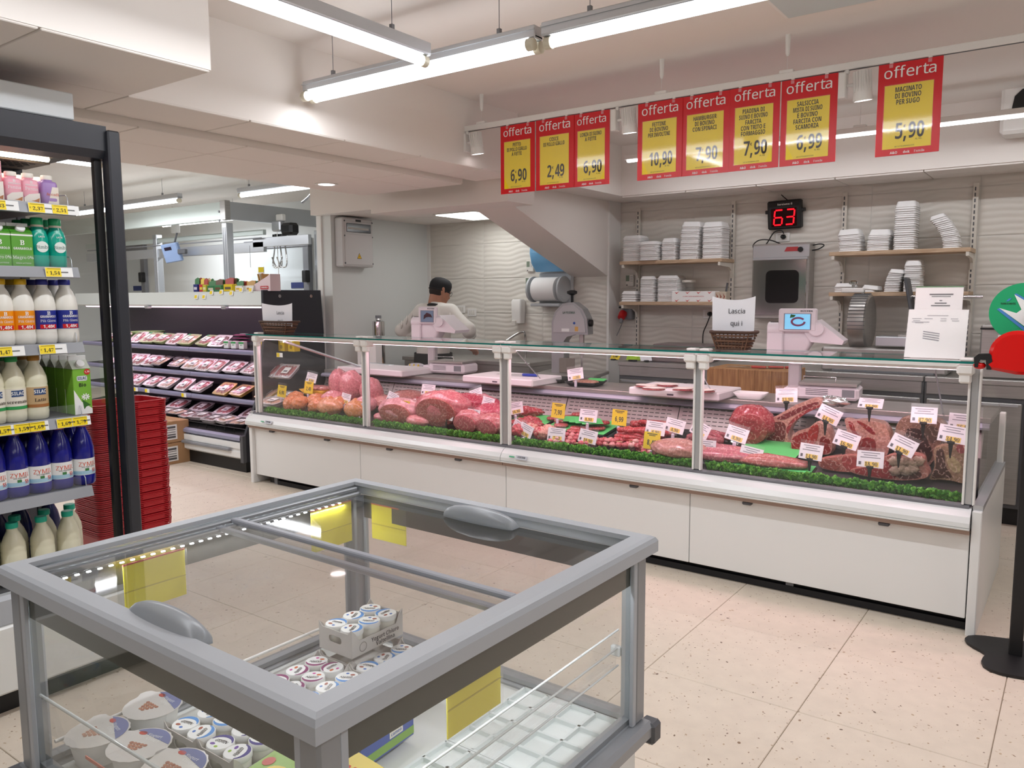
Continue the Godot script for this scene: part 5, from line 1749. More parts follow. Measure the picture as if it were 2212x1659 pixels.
# ---------- smooth bodies from joints: tapered bones melted into one skin, meshed as surface nets ----------
func melt(st: SurfaceTool, bones: Array, cell: float, soft: float, col := Color.WHITE) -> SurfaceTool:
	# bones: [a, b, ra, rb] with optional squash Vector3 as fifth
	var lo = Vector3.INF
	var hi = -Vector3.INF
	for b in bones:
		var r: float = maxf(b[2], b[3]) + soft * 2 + cell * 2
		lo = lo.min(b[0] - Vector3.ONE * r).min(b[1] - Vector3.ONE * r)
		hi = hi.max(b[0] + Vector3.ONE * r).max(b[1] + Vector3.ONE * r)
	var n = Vector3i(((hi - lo) / cell).ceil()) + Vector3i.ONE * 2
	var sx = n.y * n.z
	var field = {}
	for b in bones:
		var a: Vector3 = b[0]
		var d: Vector3 = b[1] - a
		var dd = maxf(d.length_squared(), 1e-9)
		var r: float = maxf(b[2], b[3]) + soft * 3
		var l = Vector3i(((a.min(b[1]) - Vector3.ONE * r - lo) / cell).floor()).clamp(Vector3i.ZERO, n - Vector3i.ONE)
		var h = Vector3i(((a.max(b[1]) + Vector3.ONE * r - lo) / cell).ceil()).clamp(Vector3i.ZERO, n - Vector3i.ONE)
		for x in range(l.x, h.x + 1):
			for y in range(l.y, h.y + 1):
				for z in range(l.z, h.z + 1):
					var p = lo + Vector3(x, y, z) * cell
					var t = clampf((p - a).dot(d) / dd, 0, 1)
					var dist = p.distance_to(a + d * t) - lerpf(b[2], b[3], t)
					var k = x * sx + y * n.z + z
					field[k] = field.get(k, 0.0) + exp(-dist / soft)
	var verts = {}
	var val = func(k: int) -> float: return -soft * log(maxf(field.get(k, 0.0), 1e-30))
	var corner = []
	for i in 8:
		corner.append(Vector3i(i & 1, (i >> 1) & 1, (i >> 2) & 1))
	var edges = [[0, 1], [2, 3], [4, 5], [6, 7], [0, 2], [1, 3], [4, 6], [5, 7], [0, 4], [1, 5], [2, 6], [3, 7]]
	var cells = {}
	for k in field:
		cells[k] = true
	for k in cells:
		var x: int = k / sx
		var y: int = (k / n.z) % n.y
		var z: int = k % n.z
		var vs = []
		var inside = 0
		for c in corner:
			var v: float = val.call((x + c.x) * sx + (y + c.y) * n.z + z + c.z)
			vs.append(v)
			inside += 1 if v < 0 else 0
		if inside == 0 or inside == 8:
			continue
		var sum = Vector3.ZERO
		var cnt = 0
		for e in edges:
			var va: float = vs[e[0]]
			var vb: float = vs[e[1]]
			if (va < 0) != (vb < 0):
				sum += Vector3(corner[e[0]]).lerp(Vector3(corner[e[1]]), va / (va - vb))
				cnt += 1
		verts[k] = lo + (Vector3(x, y, z) + sum / cnt) * cell
	st.set_smooth_group(1)
	for k in verts:
		var v0: float = val.call(k)
		for ax in 3:
			var step: int = [sx, n.z, 1][ax]
			var u: int = [n.z, 1, sx][ax]
			var w: int = [1, sx, n.z][ax]
			var v1: float = val.call(k + step)
			if (v0 < 0) == (v1 < 0):
				continue
			if not (verts.has(k - u) and verts.has(k - w) and verts.has(k - u - w)):
				continue
			st.set_color(col)
			if v0 < 0:
				quad(st, verts[k - u - w], verts[k - w], verts[k], verts[k - u])
			else:
				quad(st, verts[k - u - w], verts[k - u], verts[k], verts[k - w])
	return st


func bent_finger(bones: Array, root: Vector3, dir: Vector3, curl: Vector3, length: float, r: float) -> void:
	var p = root
	var d = dir
	for k in 3:
		var l: float = length * [0.45, 0.3, 0.25][k]
		var q = p + d * l
		bones.append([p, q, r * (1.0 - 0.08 * k), r * (0.92 - 0.08 * k)])
		p = q
		d = (d + curl * 0.55).normalized()


func butcher() -> void:
	# stands with his back turned, bent over the bench; local axes: facing -z
	var at = Vector3(on_z(937, 640, -5.72).x, 0, -5.72)
	var t = thing("person", "butcher in white shirt and black cap, back turned, working at the bench", "person", at, 0.0)
	var hip = Vector3(0, 0.95, 0.03)
	var chest = Vector3(0.0, 1.3, -0.02)
	var neck = Vector3(0.0, 1.47, -0.05)
	var shl = [Vector3(-0.185, 1.415, -0.03), Vector3(0.185, 1.415, -0.03)]
	var elb = [Vector3(-0.43, 1.225, 0.0), Vector3(0.425, 1.25, 0.0)]
	var wri = [Vector3(-0.28, 1.08, -0.2), Vector3(0.26, 1.08, -0.22)]
	var skin = []
	skin.append([hip, chest, 0.13, 0.13])
	skin.append([chest, neck, 0.12, 0.06])
	skin.append([neck - Vector3(0, 0.02, 0), neck + Vector3(0, 0.09, -0.02), 0.056, 0.056])
	for s in 2:
		var sg = -1.0 if s == 0 else 1.0
		skin.append([shl[s] - Vector3(sg * 0.12, 0.02, 0), shl[s], 0.07, 0.062])
		skin.append([shl[s], elb[s], 0.05, 0.042])
		skin.append([elb[s], wri[s], 0.042, 0.03])
		skin.append([Vector3(sg * 0.09, 0.93, 0.02), Vector3(sg * 0.1, 0.5, 0.0), 0.09, 0.06])
		skin.append([Vector3(sg * 0.1, 0.5, 0.0), Vector3(sg * 0.1, 0.1, 0.03), 0.058, 0.04])
		skin.append([Vector3(sg * 0.1, 0.06, 0.04), Vector3(sg * 0.11, 0.04, -0.12), 0.042, 0.035])
	var body = melt(geo(), skin, 0.02, 0.014)
	# hands on a finer grid
	for s in 2:
		var sg = -1.0 if s == 0 else 1.0
		var f: Vector3 = (Vector3(-sg * 0.15, -0.45, -0.8)).normalized()
		var side = Vector3(1, 0, 0)
		var palm: Vector3 = wri[s] + f * 0.05
		var hb = [[wri[s], palm, 0.028, 0.032], [palm - side * 0.02, palm + f * 0.035 - side * 0.022, 0.022, 0.016], [palm + side * 0.02, palm + f * 0.035 + side * 0.022, 0.022, 0.016]]
		for k in 4:
			bent_finger(hb, palm + f * 0.04 + side * (-0.03 + k * 0.02), f, Vector3(0, -1, 0.2), [0.066, 0.076, 0.072, 0.056][k], 0.0085)
		bent_finger(hb, palm - f * 0.01 - side * sg * 0.03, (f - side * sg).normalized(), f * 0.6, 0.06, 0.0095)
		melt(body, hb, 0.006, 0.003)
	# head: skull, jaw, nose, ears, brow; turned a little to his right and bowed
	var hb2 = Basis.from_euler(Vector3(-0.28, -0.42, 0))
	var hc = neck + Vector3(0.0, 0.13, -0.035)
	var hs = []
	for q in [[0, 0.035, 0.012, 0, 0.02, -0.02, 0.083, 0.08], [0, -0.02, -0.03, 0, -0.075, -0.06, 0.062, 0.036], [0, 0.0, -0.085, 0, -0.03, -0.105, 0.012, 0.016], [-0.03, 0.02, -0.075, 0.03, 0.02, -0.075, 0.018, 0.018], [-0.025, -0.055, -0.085, 0.025, -0.055, -0.085, 0.01, 0.01], [0, -0.05, 0.03, 0, -0.12, 0.03, 0.058, 0.055]]:
		hs.append([hc + hb2 * Vector3(q[0], q[1], q[2]), hc + hb2 * Vector3(q[3], q[4], q[5]), q[6], q[7]])
	for s in [-1, 1]:
		hs.append([hc + hb2 * Vector3(s * 0.083, 0.0, 0.005), hc + hb2 * Vector3(s * 0.088, 0.03, 0.012), 0.011, 0.014])
		hs.append([hc + hb2 * Vector3(s * 0.083, -0.02, 0.0), hc + hb2 * Vector3(s * 0.084, 0.0, 0.004), 0.008, 0.011])
	melt(body, hs, 0.0075, 0.008)
	var sk = mt("skin", "b9836a", 0.55)
	sk.subsurf_scatter_enabled = true
	sk.subsurf_scatter_strength = 0.1
	part("body", body, sk, t)
	# hair: short, below the cap
	var hair = melt(geo(), [[hc + hb2 * Vector3(0, 0.03, 0.026), hc + hb2 * Vector3(0, 0.0, 0.03), 0.08, 0.074], [hc + hb2 * Vector3(-0.05, 0.02, 0.0), hc + hb2 * Vector3(0.05, 0.02, 0.0), 0.046, 0.046]], 0.01, 0.006)
	part("hair", hair, mt("hair_dark", "2b211c", 0.7), t)
	var cap = geo()
	var rings = []
	for q in [[-0.005, 1.0, 0.004], [0.02, 1.05, 0.004], [0.055, 1.05, 0.002], [0.085, 0.95, 0.0], [0.108, 0.72, 0.0], [0.12, 0.35, 0.0], [0.122, 0.02, 0.0]]:
		var ring = []
		for k in 24:
			var a = TAU * k / 24
			ring.append(hc + hb2 * (Vector3(cos(a) * 0.093 * q[1] * (1.0 + 0.02 * sin(a * 5)), 0.015 + q[0], sin(a) * 0.104 * q[1] + q[2])))
		rings.append(ring)
	part("cap", loft(cap, rings), mt("cap_black", "1b1a1d", 0.8), t)
	part("cap_band", tube(geo(), rings[0], 0.006, 6, true), mt("cap_black", "1b1a1d", 0.8), t)
	for s in [-1, 1]:
		part("glasses", tube(geo(), arc(hc + hb2 * Vector3(s * 0.034, 0.005, -0.108), hb2.x, hb2.y, 0.022, 0, TAU, 16), 0.002, 5), mats.black, t)
		part("glasses_arm", tube(geo(), [hc + hb2 * Vector3(s * 0.058, 0.01, -0.105), hc + hb2 * Vector3(s * 0.092, 0.012, -0.01)], 0.002, 5), mats.black, t)
	# shirt with sleeves rolled at the elbows
	var sh = [[hip, chest + Vector3(0, 0, 0.01), 0.15, 0.145], [chest, neck + Vector3(0, -0.06, 0.01), 0.135, 0.075]]
	for s in 2:
		var sg = -1.0 if s == 0 else 1.0
		sh.append([chest + Vector3(sg * 0.05, 0.0, 0), hip + Vector3(sg * 0.05, 0.02, 0), 0.115, 0.11])
		sh.append([shl[s] - Vector3(sg * 0.13, -0.01, 0), shl[s] + Vector3(0, -0.005, 0), 0.074, 0.068])
		sh.append([shl[s], elb[s], 0.064, 0.058])
		sh.append([elb[s], elb[s].lerp(wri[s], 0.22), 0.058, 0.062])
	var shirt = melt(geo(), sh, 0.018, 0.016)
	var cloth = mt("shirt_white", "e3e0d9", 0.85)
	cloth.heightmap_enabled = false
	part("shirt", shirt, cloth, t)
	for s in 2:
		var c: Vector3 = elb[s].lerp(wri[s], 0.26)
		var d: Vector3 = (wri[s] - elb[s]).normalized()
		part("cuff", lathe(geo(), [Vector2(0.062, -0.02), Vector2(0.068, -0.015), Vector2(0.067, 0.02), Vector2(0.055, 0.022)], 16, place(c, Basis(d.cross(Vector3.RIGHT).normalized(), d, d.cross(d.cross(Vector3.RIGHT)).normalized())), false, false), cloth, t)
		# folds over shoulder and sleeve
		for k in 3:
			var fa: Vector3 = shl[s].lerp(elb[s], 0.25 + 0.25 * k) + Vector3(0, 0.0, 0.07)
			part("sleeve_fold", tube(geo(), curve([fa + Vector3(-0.02, 0.05, -0.025), fa + Vector3(0.0, 0.0, 0.002), fa + Vector3(0.03 * (s * 2 - 1), -0.05, -0.02)], 5), [0.004, 0.005, 0.006, 0.007, 0.008, 0.009, 0.008, 0.007, 0.006, 0.005, 0.004], 6), cloth, t)
	part("collar", tube(geo(), arc(neck + Vector3(0, 0.005, 0.0), Vector3.RIGHT, Vector3(0, 0.25, 0.97), 0.066, 0, TAU, 22), 0.016, 8), cloth, t)
	part("apron_strap", tube(geo(), arc(neck + Vector3(0, -0.018, 0.012), Vector3.RIGHT, Vector3(0, 0.35, 0.94), 0.082, -0.25, PI + 0.25, 18), 0.014, 6), mats.black, t)
	var ap = []
	for q in [[1.02, 1.02], [0.7, 1.12], [0.42, 1.16]]:
		var ring = []
		for k in 20:
			var a = TAU * k / 20
			ring.append(Vector3(cos(a) * 0.19 * q[1], q[0], 0.02 + sin(a) * 0.165 * q[1]))
		ap.append(ring)
	part("apron", loft(geo(), ap, false), mt("apron_black", "17171b", 0.8), t)
	for sg in [-1, 1]:
		part("trouser_leg", tube(geo(), [Vector3(sg * 0.095, 0.95, 0.02), Vector3(sg * 0.1, 0.5, 0.0), Vector3(sg * 0.1, 0.06, 0.03)], [0.11, 0.085, 0.07], 14), mt("trousers", "2a2b33", 0.85), t)
		part("shoe", lump(geo(), Vector3(sg * 0.105, 0.045, -0.04), Vector3(0.055, 0.045, 0.14), 0.05, sg, 16, 10), mats.black, t)


# ---------- wall things, benches and machines behind the counter ----------
func socket(at: Vector3, label: String, plug := false) -> void:
	var t = thing("wall_socket", label, "socket", at)
	part("plate", bev(geo(), Vector3(0, 0, 0.004), Vector3(0.12, 0.08, 0.008), 0.003), mats.white_plastic, t)
	for k in 3:
		part("insert", bev(geo(), Vector3(-0.028 + k * 0.028, 0, 0.0085), Vector3(0.024, 0.046, 0.004), 0.001), mats.off_white, t)
	if plug:
		part("plug", lathe(geo(), [Vector2(0.02, 0), Vector2(0.018, 0.03), Vector2(0.008, 0.045)], 14, place(Vector3(0.01, 0, 0.01), turned(PI / 2))), mats.black, t)


func thermostat(at: Vector3, label: String) -> void:
	var t = thing("thermostat", label, "thermostat", at)
	part("case", bev(geo(), Vector3(0, 0, 0.012), Vector3(0.085, 0.11, 0.024), 0.004), mats.off_white, t)
	part("screen", box(geo(), Vector3(-0.018, 0.02, 0.0245), Vector3(0.036, 0.055, 0.001)), paint("7d8a78", 0.2), t)
	for k in 4:
		part("print", box(geo(), Vector3(0.022, 0.035 - k * 0.014, 0.0245), Vector3(0.026, 0.004, 0.001)), mats.mid_grey, t)
	part("button", box(geo(), Vector3(-0.025, -0.042, 0.0245), Vector3(0.014, 0.008, 0.002)), mats.black, t)


func cable(called: String, label: String, pts: Array, r: float, m: Material) -> void:
	var t = thing(called, label, "cable")
	part("sheath", tube(geo(), curve(pts, 6), r, 6), m, t)


func back_workshop() -> void:
	butcher()
	# switch cabinet on the white side wall (faces +x)
	var eb = thing("switch_cabinet", "grey wall-mounted electrical switch cabinet with warning triangle", "cabinet", Vector3(-5.918, 2.08, -5.46), PI / 2)
	part("case", bev(geo(), Vector3(0, 0, 0.06), Vector3(0.4, 0.47, 0.12), 0.012), mt("case_grey", "c9c7c6", 0.45), eb)
	part("door", bev(geo(), Vector3(0, -0.06, 0.122), Vector3(0.36, 0.31, 0.008), 0.004), mt("case_door", "cfcccb", 0.45), eb)
	part("window_frame", bev(geo(), Vector3(0, 0.135, 0.122), Vector3(0.36, 0.13, 0.01), 0.006), mt("case_grey", "c9c7c6", 0.45), eb)
	part("smoked_window", bev(geo(), Vector3(0, 0.138, 0.127), Vector3(0.32, 0.085, 0.01), 0.004), mt("smoked", "4d5054", 0.15), eb)
	part("breaker_row", box(geo(), Vector3(-0.01, 0.132, 0.133), Vector3(0.27, 0.02, 0.002)), mt("breaker", "b5b3ae", 0.5), eb)
	part("name_plate", box(geo(), Vector3(0, 0.208, 0.1215), Vector3(0.07, 0.022, 0.002)), mats.black, eb)
	for sx in [-1, 1]:
		for sy in [-0.2, 0.06, 0.2]:
			part("screw", disc(geo(), 0.008, 0.006, 10, place(Vector3(sx * 0.18, sy, 0.12), turned(PI / 2))), mats.dark_grey, eb)
	part("warning_sign", extrude(geo(), PackedVector2Array([Vector2(-0.03, -0.025), Vector2(0.03, -0.025), Vector2(0, 0.03)]), 0.001, place(Vector3(0, -0.13, 0.127))), mats.black, eb)
	part("warning_field", extrude(geo(), PackedVector2Array([Vector2(-0.024, -0.021), Vector2(0.024, -0.021), Vector2(0, 0.023)]), 0.001, place(Vector3(0, -0.13, 0.128))), paint("f2c318"), eb)
	part("flash", extrude(geo(), PackedVector2Array([Vector2(0.004, 0.012), Vector2(-0.005, -0.003), Vector2(0.0, -0.003), Vector2(-0.003, -0.016), Vector2(0.006, 0.001), Vector2(0.001, 0.001)]), 0.001, place(Vector3(0, -0.13, 0.129))), mats.black, eb)
	# paper roll dispenser with raised blue lid, under the stairs
	var pr = thing("paper_dispenser", "grey paper roll dispenser with raised blue lid under the stairs", "dispenser", Vector3(-4.23, 1.62, -6.6))
	part("back_plate", bev(geo(), Vector3(0, 0.0, 0.02), Vector3(0.4, 0.34, 0.04), 0.02), mt("disp_grey", "b9bdc0", 0.4), pr)
	part("roll", lathe(geo(), [Vector2(0.02, -0.13), Vector2(0.115, -0.13), Vector2(0.115, 0.13), Vector2(0.02, 0.13)], 28, place(Vector3(-0.02, 0.0, 0.14), Basis(Vector3.UP, Vector3.RIGHT, Vector3.FORWARD))), mats.foam, pr)
	for s in [-1, 1]:
		part("roll_arm", lathe(geo(), [Vector2(0.125, 0), Vector2(0.125, 0.02), Vector2(0.1, 0.03)], 24, place(Vector3(s * 0.165 - 0.02, 0, 0.13), Basis(Vector3.UP, Vector3(s, 0, 0), Vector3.FORWARD))), mt("disp_grey", "b9bdc0", 0.4), pr)
	part("blade_lip", bev(geo(), Vector3(-0.02, -0.15, 0.14), Vector3(0.34, 0.03, 0.12), 0.008), mt("disp_grey", "b9bdc0", 0.4), pr)
	part("blue_lid", loft(geo(), [ring_to(rrect(0.36, 0.05, 0.02, 0, 3), place(Vector3(-0.02, 0.17, 0.07))), ring_to(rrect(0.38, 0.09, 0.03, 0, 3), place(Vector3(-0.02, 0.26, 0.12), turned(0.3))), ring_to(rrect(0.37, 0.08, 0.03, 0, 3), place(Vector3(-0.03, 0.36, 0.15), turned(0.5))), ring_to(rrect(0.34, 0.03, 0.012, 0, 3), place(Vector3(-0.04, 0.41, 0.16), turned(0.5)))]), mt("lid_blue", "6fa6cf", 0.12), pr)
	thermostat(on_z(1147, 575, -6.6), "small white thermostat beside the blue dispenser lid")
	thermostat(on_z(1145, 611, -6.6), "small white thermostat beside the paper roll")
	# soap dispenser, sockets, tap
	var sd = thing("soap_dispenser", "white wall soap dispenser above the steel sink", "dispenser", on_z(1126, 672, -6.6))
	part("case", loft(geo(), [ring_to(rrect(0.11, 0.09, 0.02, -0.12, 4), place(Vector3(0, 0, 0.05))), ring_to(rrect(0.12, 0.1, 0.02, 0.0, 4), place(Vector3(0, 0, 0.05))), ring_to(rrect(0.12, 0.1, 0.02, 0.1, 4), place(Vector3(0, 0, 0.05))), ring_to(rrect(0.1, 0.08, 0.02, 0.12, 4), place(Vector3(0, 0, 0.05)))]), mats.white_plastic, sd)
	part("lever", bev(geo(), Vector3(-0.02, -0.12, 0.1), Vector3(0.05, 0.06, 0.02), 0.006), mats.off_white, sd)
	socket(on_z(1020, 675, -6.6), "white triple wall socket between butcher and soap dispenser")
	socket(on_z(996, 668, -6.6), "wall socket half hidden by the butcher's arm")
	socket(on_z(1691, 512, -6.8), "white wall socket with black plug below the number display", true)
	socket(on_z(1533, 678, -6.8), "wall socket with black plug beside the lower tray shelf", true)
	thermostat(on_z(1362, 606, -6.8), "small thermostat beside the shelf upright")
	var sk = thing("sink", "steel sink unit with curved tap under the wave tiles", "sink", Vector3(-4.83, 0, -6.28))
	part("cabinet", span(geo(), Vector3(-0.9, 0.1, -0.3), Vector3(0.68, 0.9, 0.28)), mats.steel, sk)
	part("top", bev(geo(), Vector3(-0.12, 0.92, -0.01), Vector3(1.62, 0.04, 0.6), 0.005), mats.steel, sk)
	part("splash_back", span(geo(), Vector3(-0.92, 0.94, -0.305), Vector3(0.68, 1.04, -0.295)), mats.steel, sk)
	part("plinth", span(geo(), Vector3(-0.85, 0, -0.3), Vector3(0.7, 0.1, 0.25)), mats.black, sk)
	part("tap", tube(geo(), curve([Vector3(0.3, 0.93, -0.2), Vector3(0.3, 1.16, -0.2), Vector3(0.28, 1.2, -0.16), Vector3(0.2, 1.13, -0.05), Vector3(0.14, 1.06, 0.02)], 5), 0.012, 8), mats.chrome, sk)
	# steel flask and shelf block beside the butcher
	var fl = thing("steel_canister", "tall steel canister with black cap standing behind the counter", "canister", on_y(818, 722, 1.0) * Vector3(1, 0, 1) + Vector3(0, 0.945, 0))
	fl.position = Vector3(on_z(818, 722, -5.6).x, 0.852, -5.6)
	part("body", lathe(geo(), [Vector2(0.058, 0), Vector2(0.06, 0.005), Vector2(0.06, 0.46), Vector2(0.03, 0.475), Vector2(0.028, 0.49)], 24), mats.chrome, fl)
	part("cap", lathe(geo(), [Vector2(0.03, 0.49), Vector2(0.03, 0.52)], 16), mats.mid_grey, fl)
	# band saw: rounded housing, throat, table
	var sw = thing("band_saw", "grey metal butcher's band saw with black tension knob", "saw", Vector3(-3.66, 0, -5.95), 0.25)
	var sm = mt("saw_grey", "a9abad", 0.38, 0.5)
	part("base", bev(geo(), Vector3(0, 0.42, 0), Vector3(0.44, 0.84, 0.4), 0.02), sm, sw)
	part("table", bev(geo(), Vector3(0, 0.87, 0.02), Vector3(0.56, 0.03, 0.5), 0.005), mats.steel, sw)
	var hs = PackedVector2Array([Vector2(-0.16, 0.88), Vector2(-0.16, 1.33), Vector2(-0.13, 1.42), Vector2(-0.06, 1.49), Vector2(0.04, 1.5), Vector2(0.12, 1.44), Vector2(0.16, 1.36), Vector2(0.17, 1.22), Vector2(0.05, 1.22), Vector2(-0.02, 1.2), Vector2(-0.05, 1.16), Vector2(-0.05, 0.88)])
	part("housing", extrude(geo(), hs, 0.17), sm, sw)
	part("housing_door", extrude(geo(), PackedVector2Array([Vector2(-0.14, 1.24), Vector2(-0.14, 1.33), Vector2(-0.11, 1.41), Vector2(-0.05, 1.47), Vector2(0.04, 1.48), Vector2(0.1, 1.43), Vector2(0.14, 1.35), Vector2(0.15, 1.24)]), 0.012, place(Vector3(0, 0, 0.09))), mt("saw_door", "b6b8b9", 0.35, 0.4), sw)
	text(sw, "LA FELSINEA", 0.018, place(Vector3(0.0, 1.41, 0.0975)), paint("2f5a48"), "bold", 0.75)
	part("badge", box(geo(), Vector3(0.07, 1.27, 0.0965), Vector3(0.03, 0.04, 0.001)), paint("d8a85a"), sw)
	part("badge", box(geo(), Vector3(-0.03, 1.26, 0.0965), Vector3(0.07, 0.025, 0.001)), mats.print_white, sw)
	part("badge", extrude(geo(), ellipse(0.022, 0.022, 12), 0.001, place(Vector3(0.05, 1.32, 0.097))), paint("2d56a8"), sw)
	part("knob_stem", tube(geo(), [Vector3(0, 1.48, 0), Vector3(0, 1.57, 0)], 0.012, 8), mats.black, sw)
	part("tension_knob", lathe(geo(), [Vector2(0.015, 1.56), Vector2(0.045, 1.575), Vector2(0.045, 1.595), Vector2(0.02, 1.605)], 18), mats.black, sw)
	part("side_knob", lathe(geo(), [Vector2(0.03, 0), Vector2(0.03, 0.03)], 14, place(Vector3(0.165, 1.32, 0.03), Basis(Vector3.UP, Vector3.RIGHT, Vector3.FORWARD))), mats.black, sw)
	part("blade", box(geo(), Vector3(0.09, 1.05, 0), Vector3(0.018, 0.36, 0.002)), mats.chrome, sw)
	part("blade_guide", bev(geo(), Vector3(0.09, 1.13, 0.0), Vector3(0.04, 0.18, 0.03), 0.003), mats.steel, sw)
	part("guide_handle", tube(geo(), [Vector3(0.06, 1.06, 0.03), Vector3(0.18, 1.06, 0.06)], 0.006, 6), mats.chrome, sw)
	part("pusher", bev(geo(), Vector3(-0.02, 0.95, 0.08), Vector3(0.14, 0.13, 0.02), 0.004), mt("pusher_grey", "8a8178", 0.5), sw)
	# row of refrigerated steel benches along the back wall
	var bx = [[-3.3, -2.05], [-2.04, -0.9], [-0.89, 0.3], [0.31, 1.6]]
	for i in bx.size():
		var b: Array = bx[i]
		var w: float = b[1] - b[0]
		var t = thing("refrigerated_bench", "steel refrigerated bench " + ["beside the band saw", "behind the wooden chopping block", "under the slicer", "past the end of the counter"][i], "bench", Vector3((b[0] + b[1]) / 2, 0, -6.45), 0, "steel benches along the back wall")
		part("carcass", span(geo(), Vector3(-w / 2, 0.12, -0.32), Vector3(w / 2, 0.94, 0.29)), mats.dark_grey, t)
		part("plinth", span(geo(), Vector3(-w / 2 + 0.03, 0, -0.3), Vector3(w / 2 - 0.03, 0.12, 0.25)), mats.black, t)
		part("top", bev(geo(), Vector3(0, 0.965, 0), Vector3(w, 0.035, 0.64), 0.004), mats.steel, t)
		part("fascia", bev(geo(), Vector3(0, 0.905, 0.3), Vector3(w - 0.02, 0.085, 0.02), 0.004), mats.steel, t)
		for k in 2:
			var d = part("door", bev(geo(), Vector3((k - 0.5) * w * 0.5, 0.49, 0.3), Vector3(w * 0.5 - 0.03, 0.68, 0.03), 0.005), mats.steel, t)
			part("grip", span(geo(), Vector3((k - 0.5) * w * 0.5 - w * 0.22, 0.81, 0.31), Vector3((k - 0.5) * w * 0.5 + w * 0.22, 0.825, 0.325)), mats.aluminium, d)
	# wooden chopping block
	var wb = thing("chopping_block", "thick wooden chopping block with knives lying on top", "chopping block", Vector3(-1.96, 0, -5.78))
	for k in 5:
		part("stave", bev(geo(), Vector3(-0.24 + k * 0.12, 0.84, 0), Vector3(0.119, 0.36, 0.4), 0.003), mats.butcher_wood, wb)
	for sx in [-1, 1]:
		for sz in [-1, 1]:
			part("leg", bev(geo(), Vector3(sx * 0.25, 0.33, sz * 0.15), Vector3(0.08, 0.66, 0.08), 0.004), mats.butcher_wood, wb)
	for k in 3:
		var kn = thing("knife", "butcher's knife with red handle on the wooden block", "knife", Vector3(-1.98 + k * 0.11, 1.03, -5.72 - 0.04 * k), 0.3 * k, "red-handled knives on the block")
		part("handle", bev(geo(), Vector3(0.06, 0, 0), Vector3(0.11, 0.018, 0.024), 0.006), paint("c23226", 0.4), kn)
		part("blade", box(geo(), Vector3(-0.09, -0.002, 0), Vector3(0.18, 0.002, 0.03)), mats.chrome, kn)
	var w2 = thing("chopping_table", "wooden chopping table behind the counter's chicken end", "chopping block", Vector3(-5.05, 0, -5.66))
	for k in 4:
		part("stave", bev(geo(), Vector3(-0.21 + k * 0.14, 0.78, 0), Vector3(0.139, 0.14, 0.42), 0.004), mats.butcher_wood, w2)
	for sx in [-1, 1]:
		for sz in [-1, 1]:
			part("leg", bev(geo(), Vector3(sx * 0.22, 0.355, sz * 0.15), Vector3(0.08, 0.71, 0.08), 0.004), mats.butcher_wood, w2)
	w2.position = Vector3(-5.6, 0, -5.52)
	# slicer
	slicer()
	# second machine past the slicer with the maker's label
	var mc = thing("steel_machine", "boxy steel machine with a maker's label past the slicer", "machine", on_z(2150, 760, -6.45) * Vector3(1, 0, 1) + Vector3(0.3, 0.985, 0))
	part("case", bev(geo(), Vector3(0, 0.18, 0), Vector3(0.75, 0.36, 0.46), 0.01), mats.steel, mc)
	part("lid_line", box(geo(), Vector3(0, 0.335, 0.251), Vector3(0.75, 0.012, 0.004)), mats.black, mc)
	part("top_tray", bev(geo(), Vector3(-0.05, 0.375, 0.05), Vector3(0.5, 0.03, 0.4), 0.004), mt("tray_brown", "8f7d6c", 0.5), mc)
	part("plate", bev(geo(), Vector3(-0.19, 0.26, 0.252), Vector3(0.16, 0.07, 0.003), 0.001), mats.print_white, mc)
	text(mc, "LA FELSINEA", 0.028, place(Vector3(-0.165, 0.255, 0.2545)), mats.print_black, "bold", 0.55)
	part("tower_mark", extrude(geo(), PackedVector2Array([Vector2(-0.015, -0.025), Vector2(0.015, -0.025), Vector2(0.012, 0.0), Vector2(0.004, 0.0), Vector2(0.002, 0.028), Vector2(-0.004, 0.0), Vector2(-0.012, 0.0)]), 0.001, place(Vector3(-0.25, 0.26, 0.2545))), paint("4a6b60"), mc)
	# vacuum sealer under the left shelves, small price cards on the bench
	var vs = thing("vacuum_sealer", "low brown-grey vacuum sealing machine on the bench", "machine", Vector3(on_z(1480, 740, -6.45).x, 0.985, -6.45))
	part("case", bev(geo(), Vector3(0, 0.06, 0), Vector3(0.5, 0.12, 0.4), 0.012), mt("sealer", "8b7c7a", 0.4), vs)
	part("lid", bev(geo(), Vector3(0, 0.135, -0.02), Vector3(0.48, 0.03, 0.34), 0.01), mt("sealer_lid", "77696a", 0.3), vs)
	part("panel", box(geo(), Vector3(0.02, 0.085, 0.2015), Vector3(0.09, 0.03, 0.002)), mats.print_white, vs)
	for i in 4:
		var p: Vector3 = on_z([1330.0, 1366.0, 1372.0, 1395.0][i], [768.0, 770.0, 776.0, 772.0][i], -6.2)
		var k = thing("price_card", ["yellow price card reading 5,90 lying on the steel bench", "bright green card lying on the steel bench", "lime strip lying beside the green card", "small white price card on the steel bench"][i], "price card", Vector3(p.x, 1.02, -6.2), 0.3 * i - 0.2)
		part("card", box(geo(), Vector3(0, 0.0, 0), Vector3(0.1, 0.065, 0.003), turned(-0.7)), paint(["efd21a", "a7d02c", "a7d02c", "efeef2"][i]), k)
		part("stand", bev(geo(), Vector3(0, -0.026, 0.02), Vector3(0.04, 0.014, 0.06), 0.004), mats.black, k)
		if i == 0:
			text(k, "5,90", 0.026, place(Vector3(0, 0.002, 0.003), turned(-0.7)), mats.print_black, "bold", 0.8)


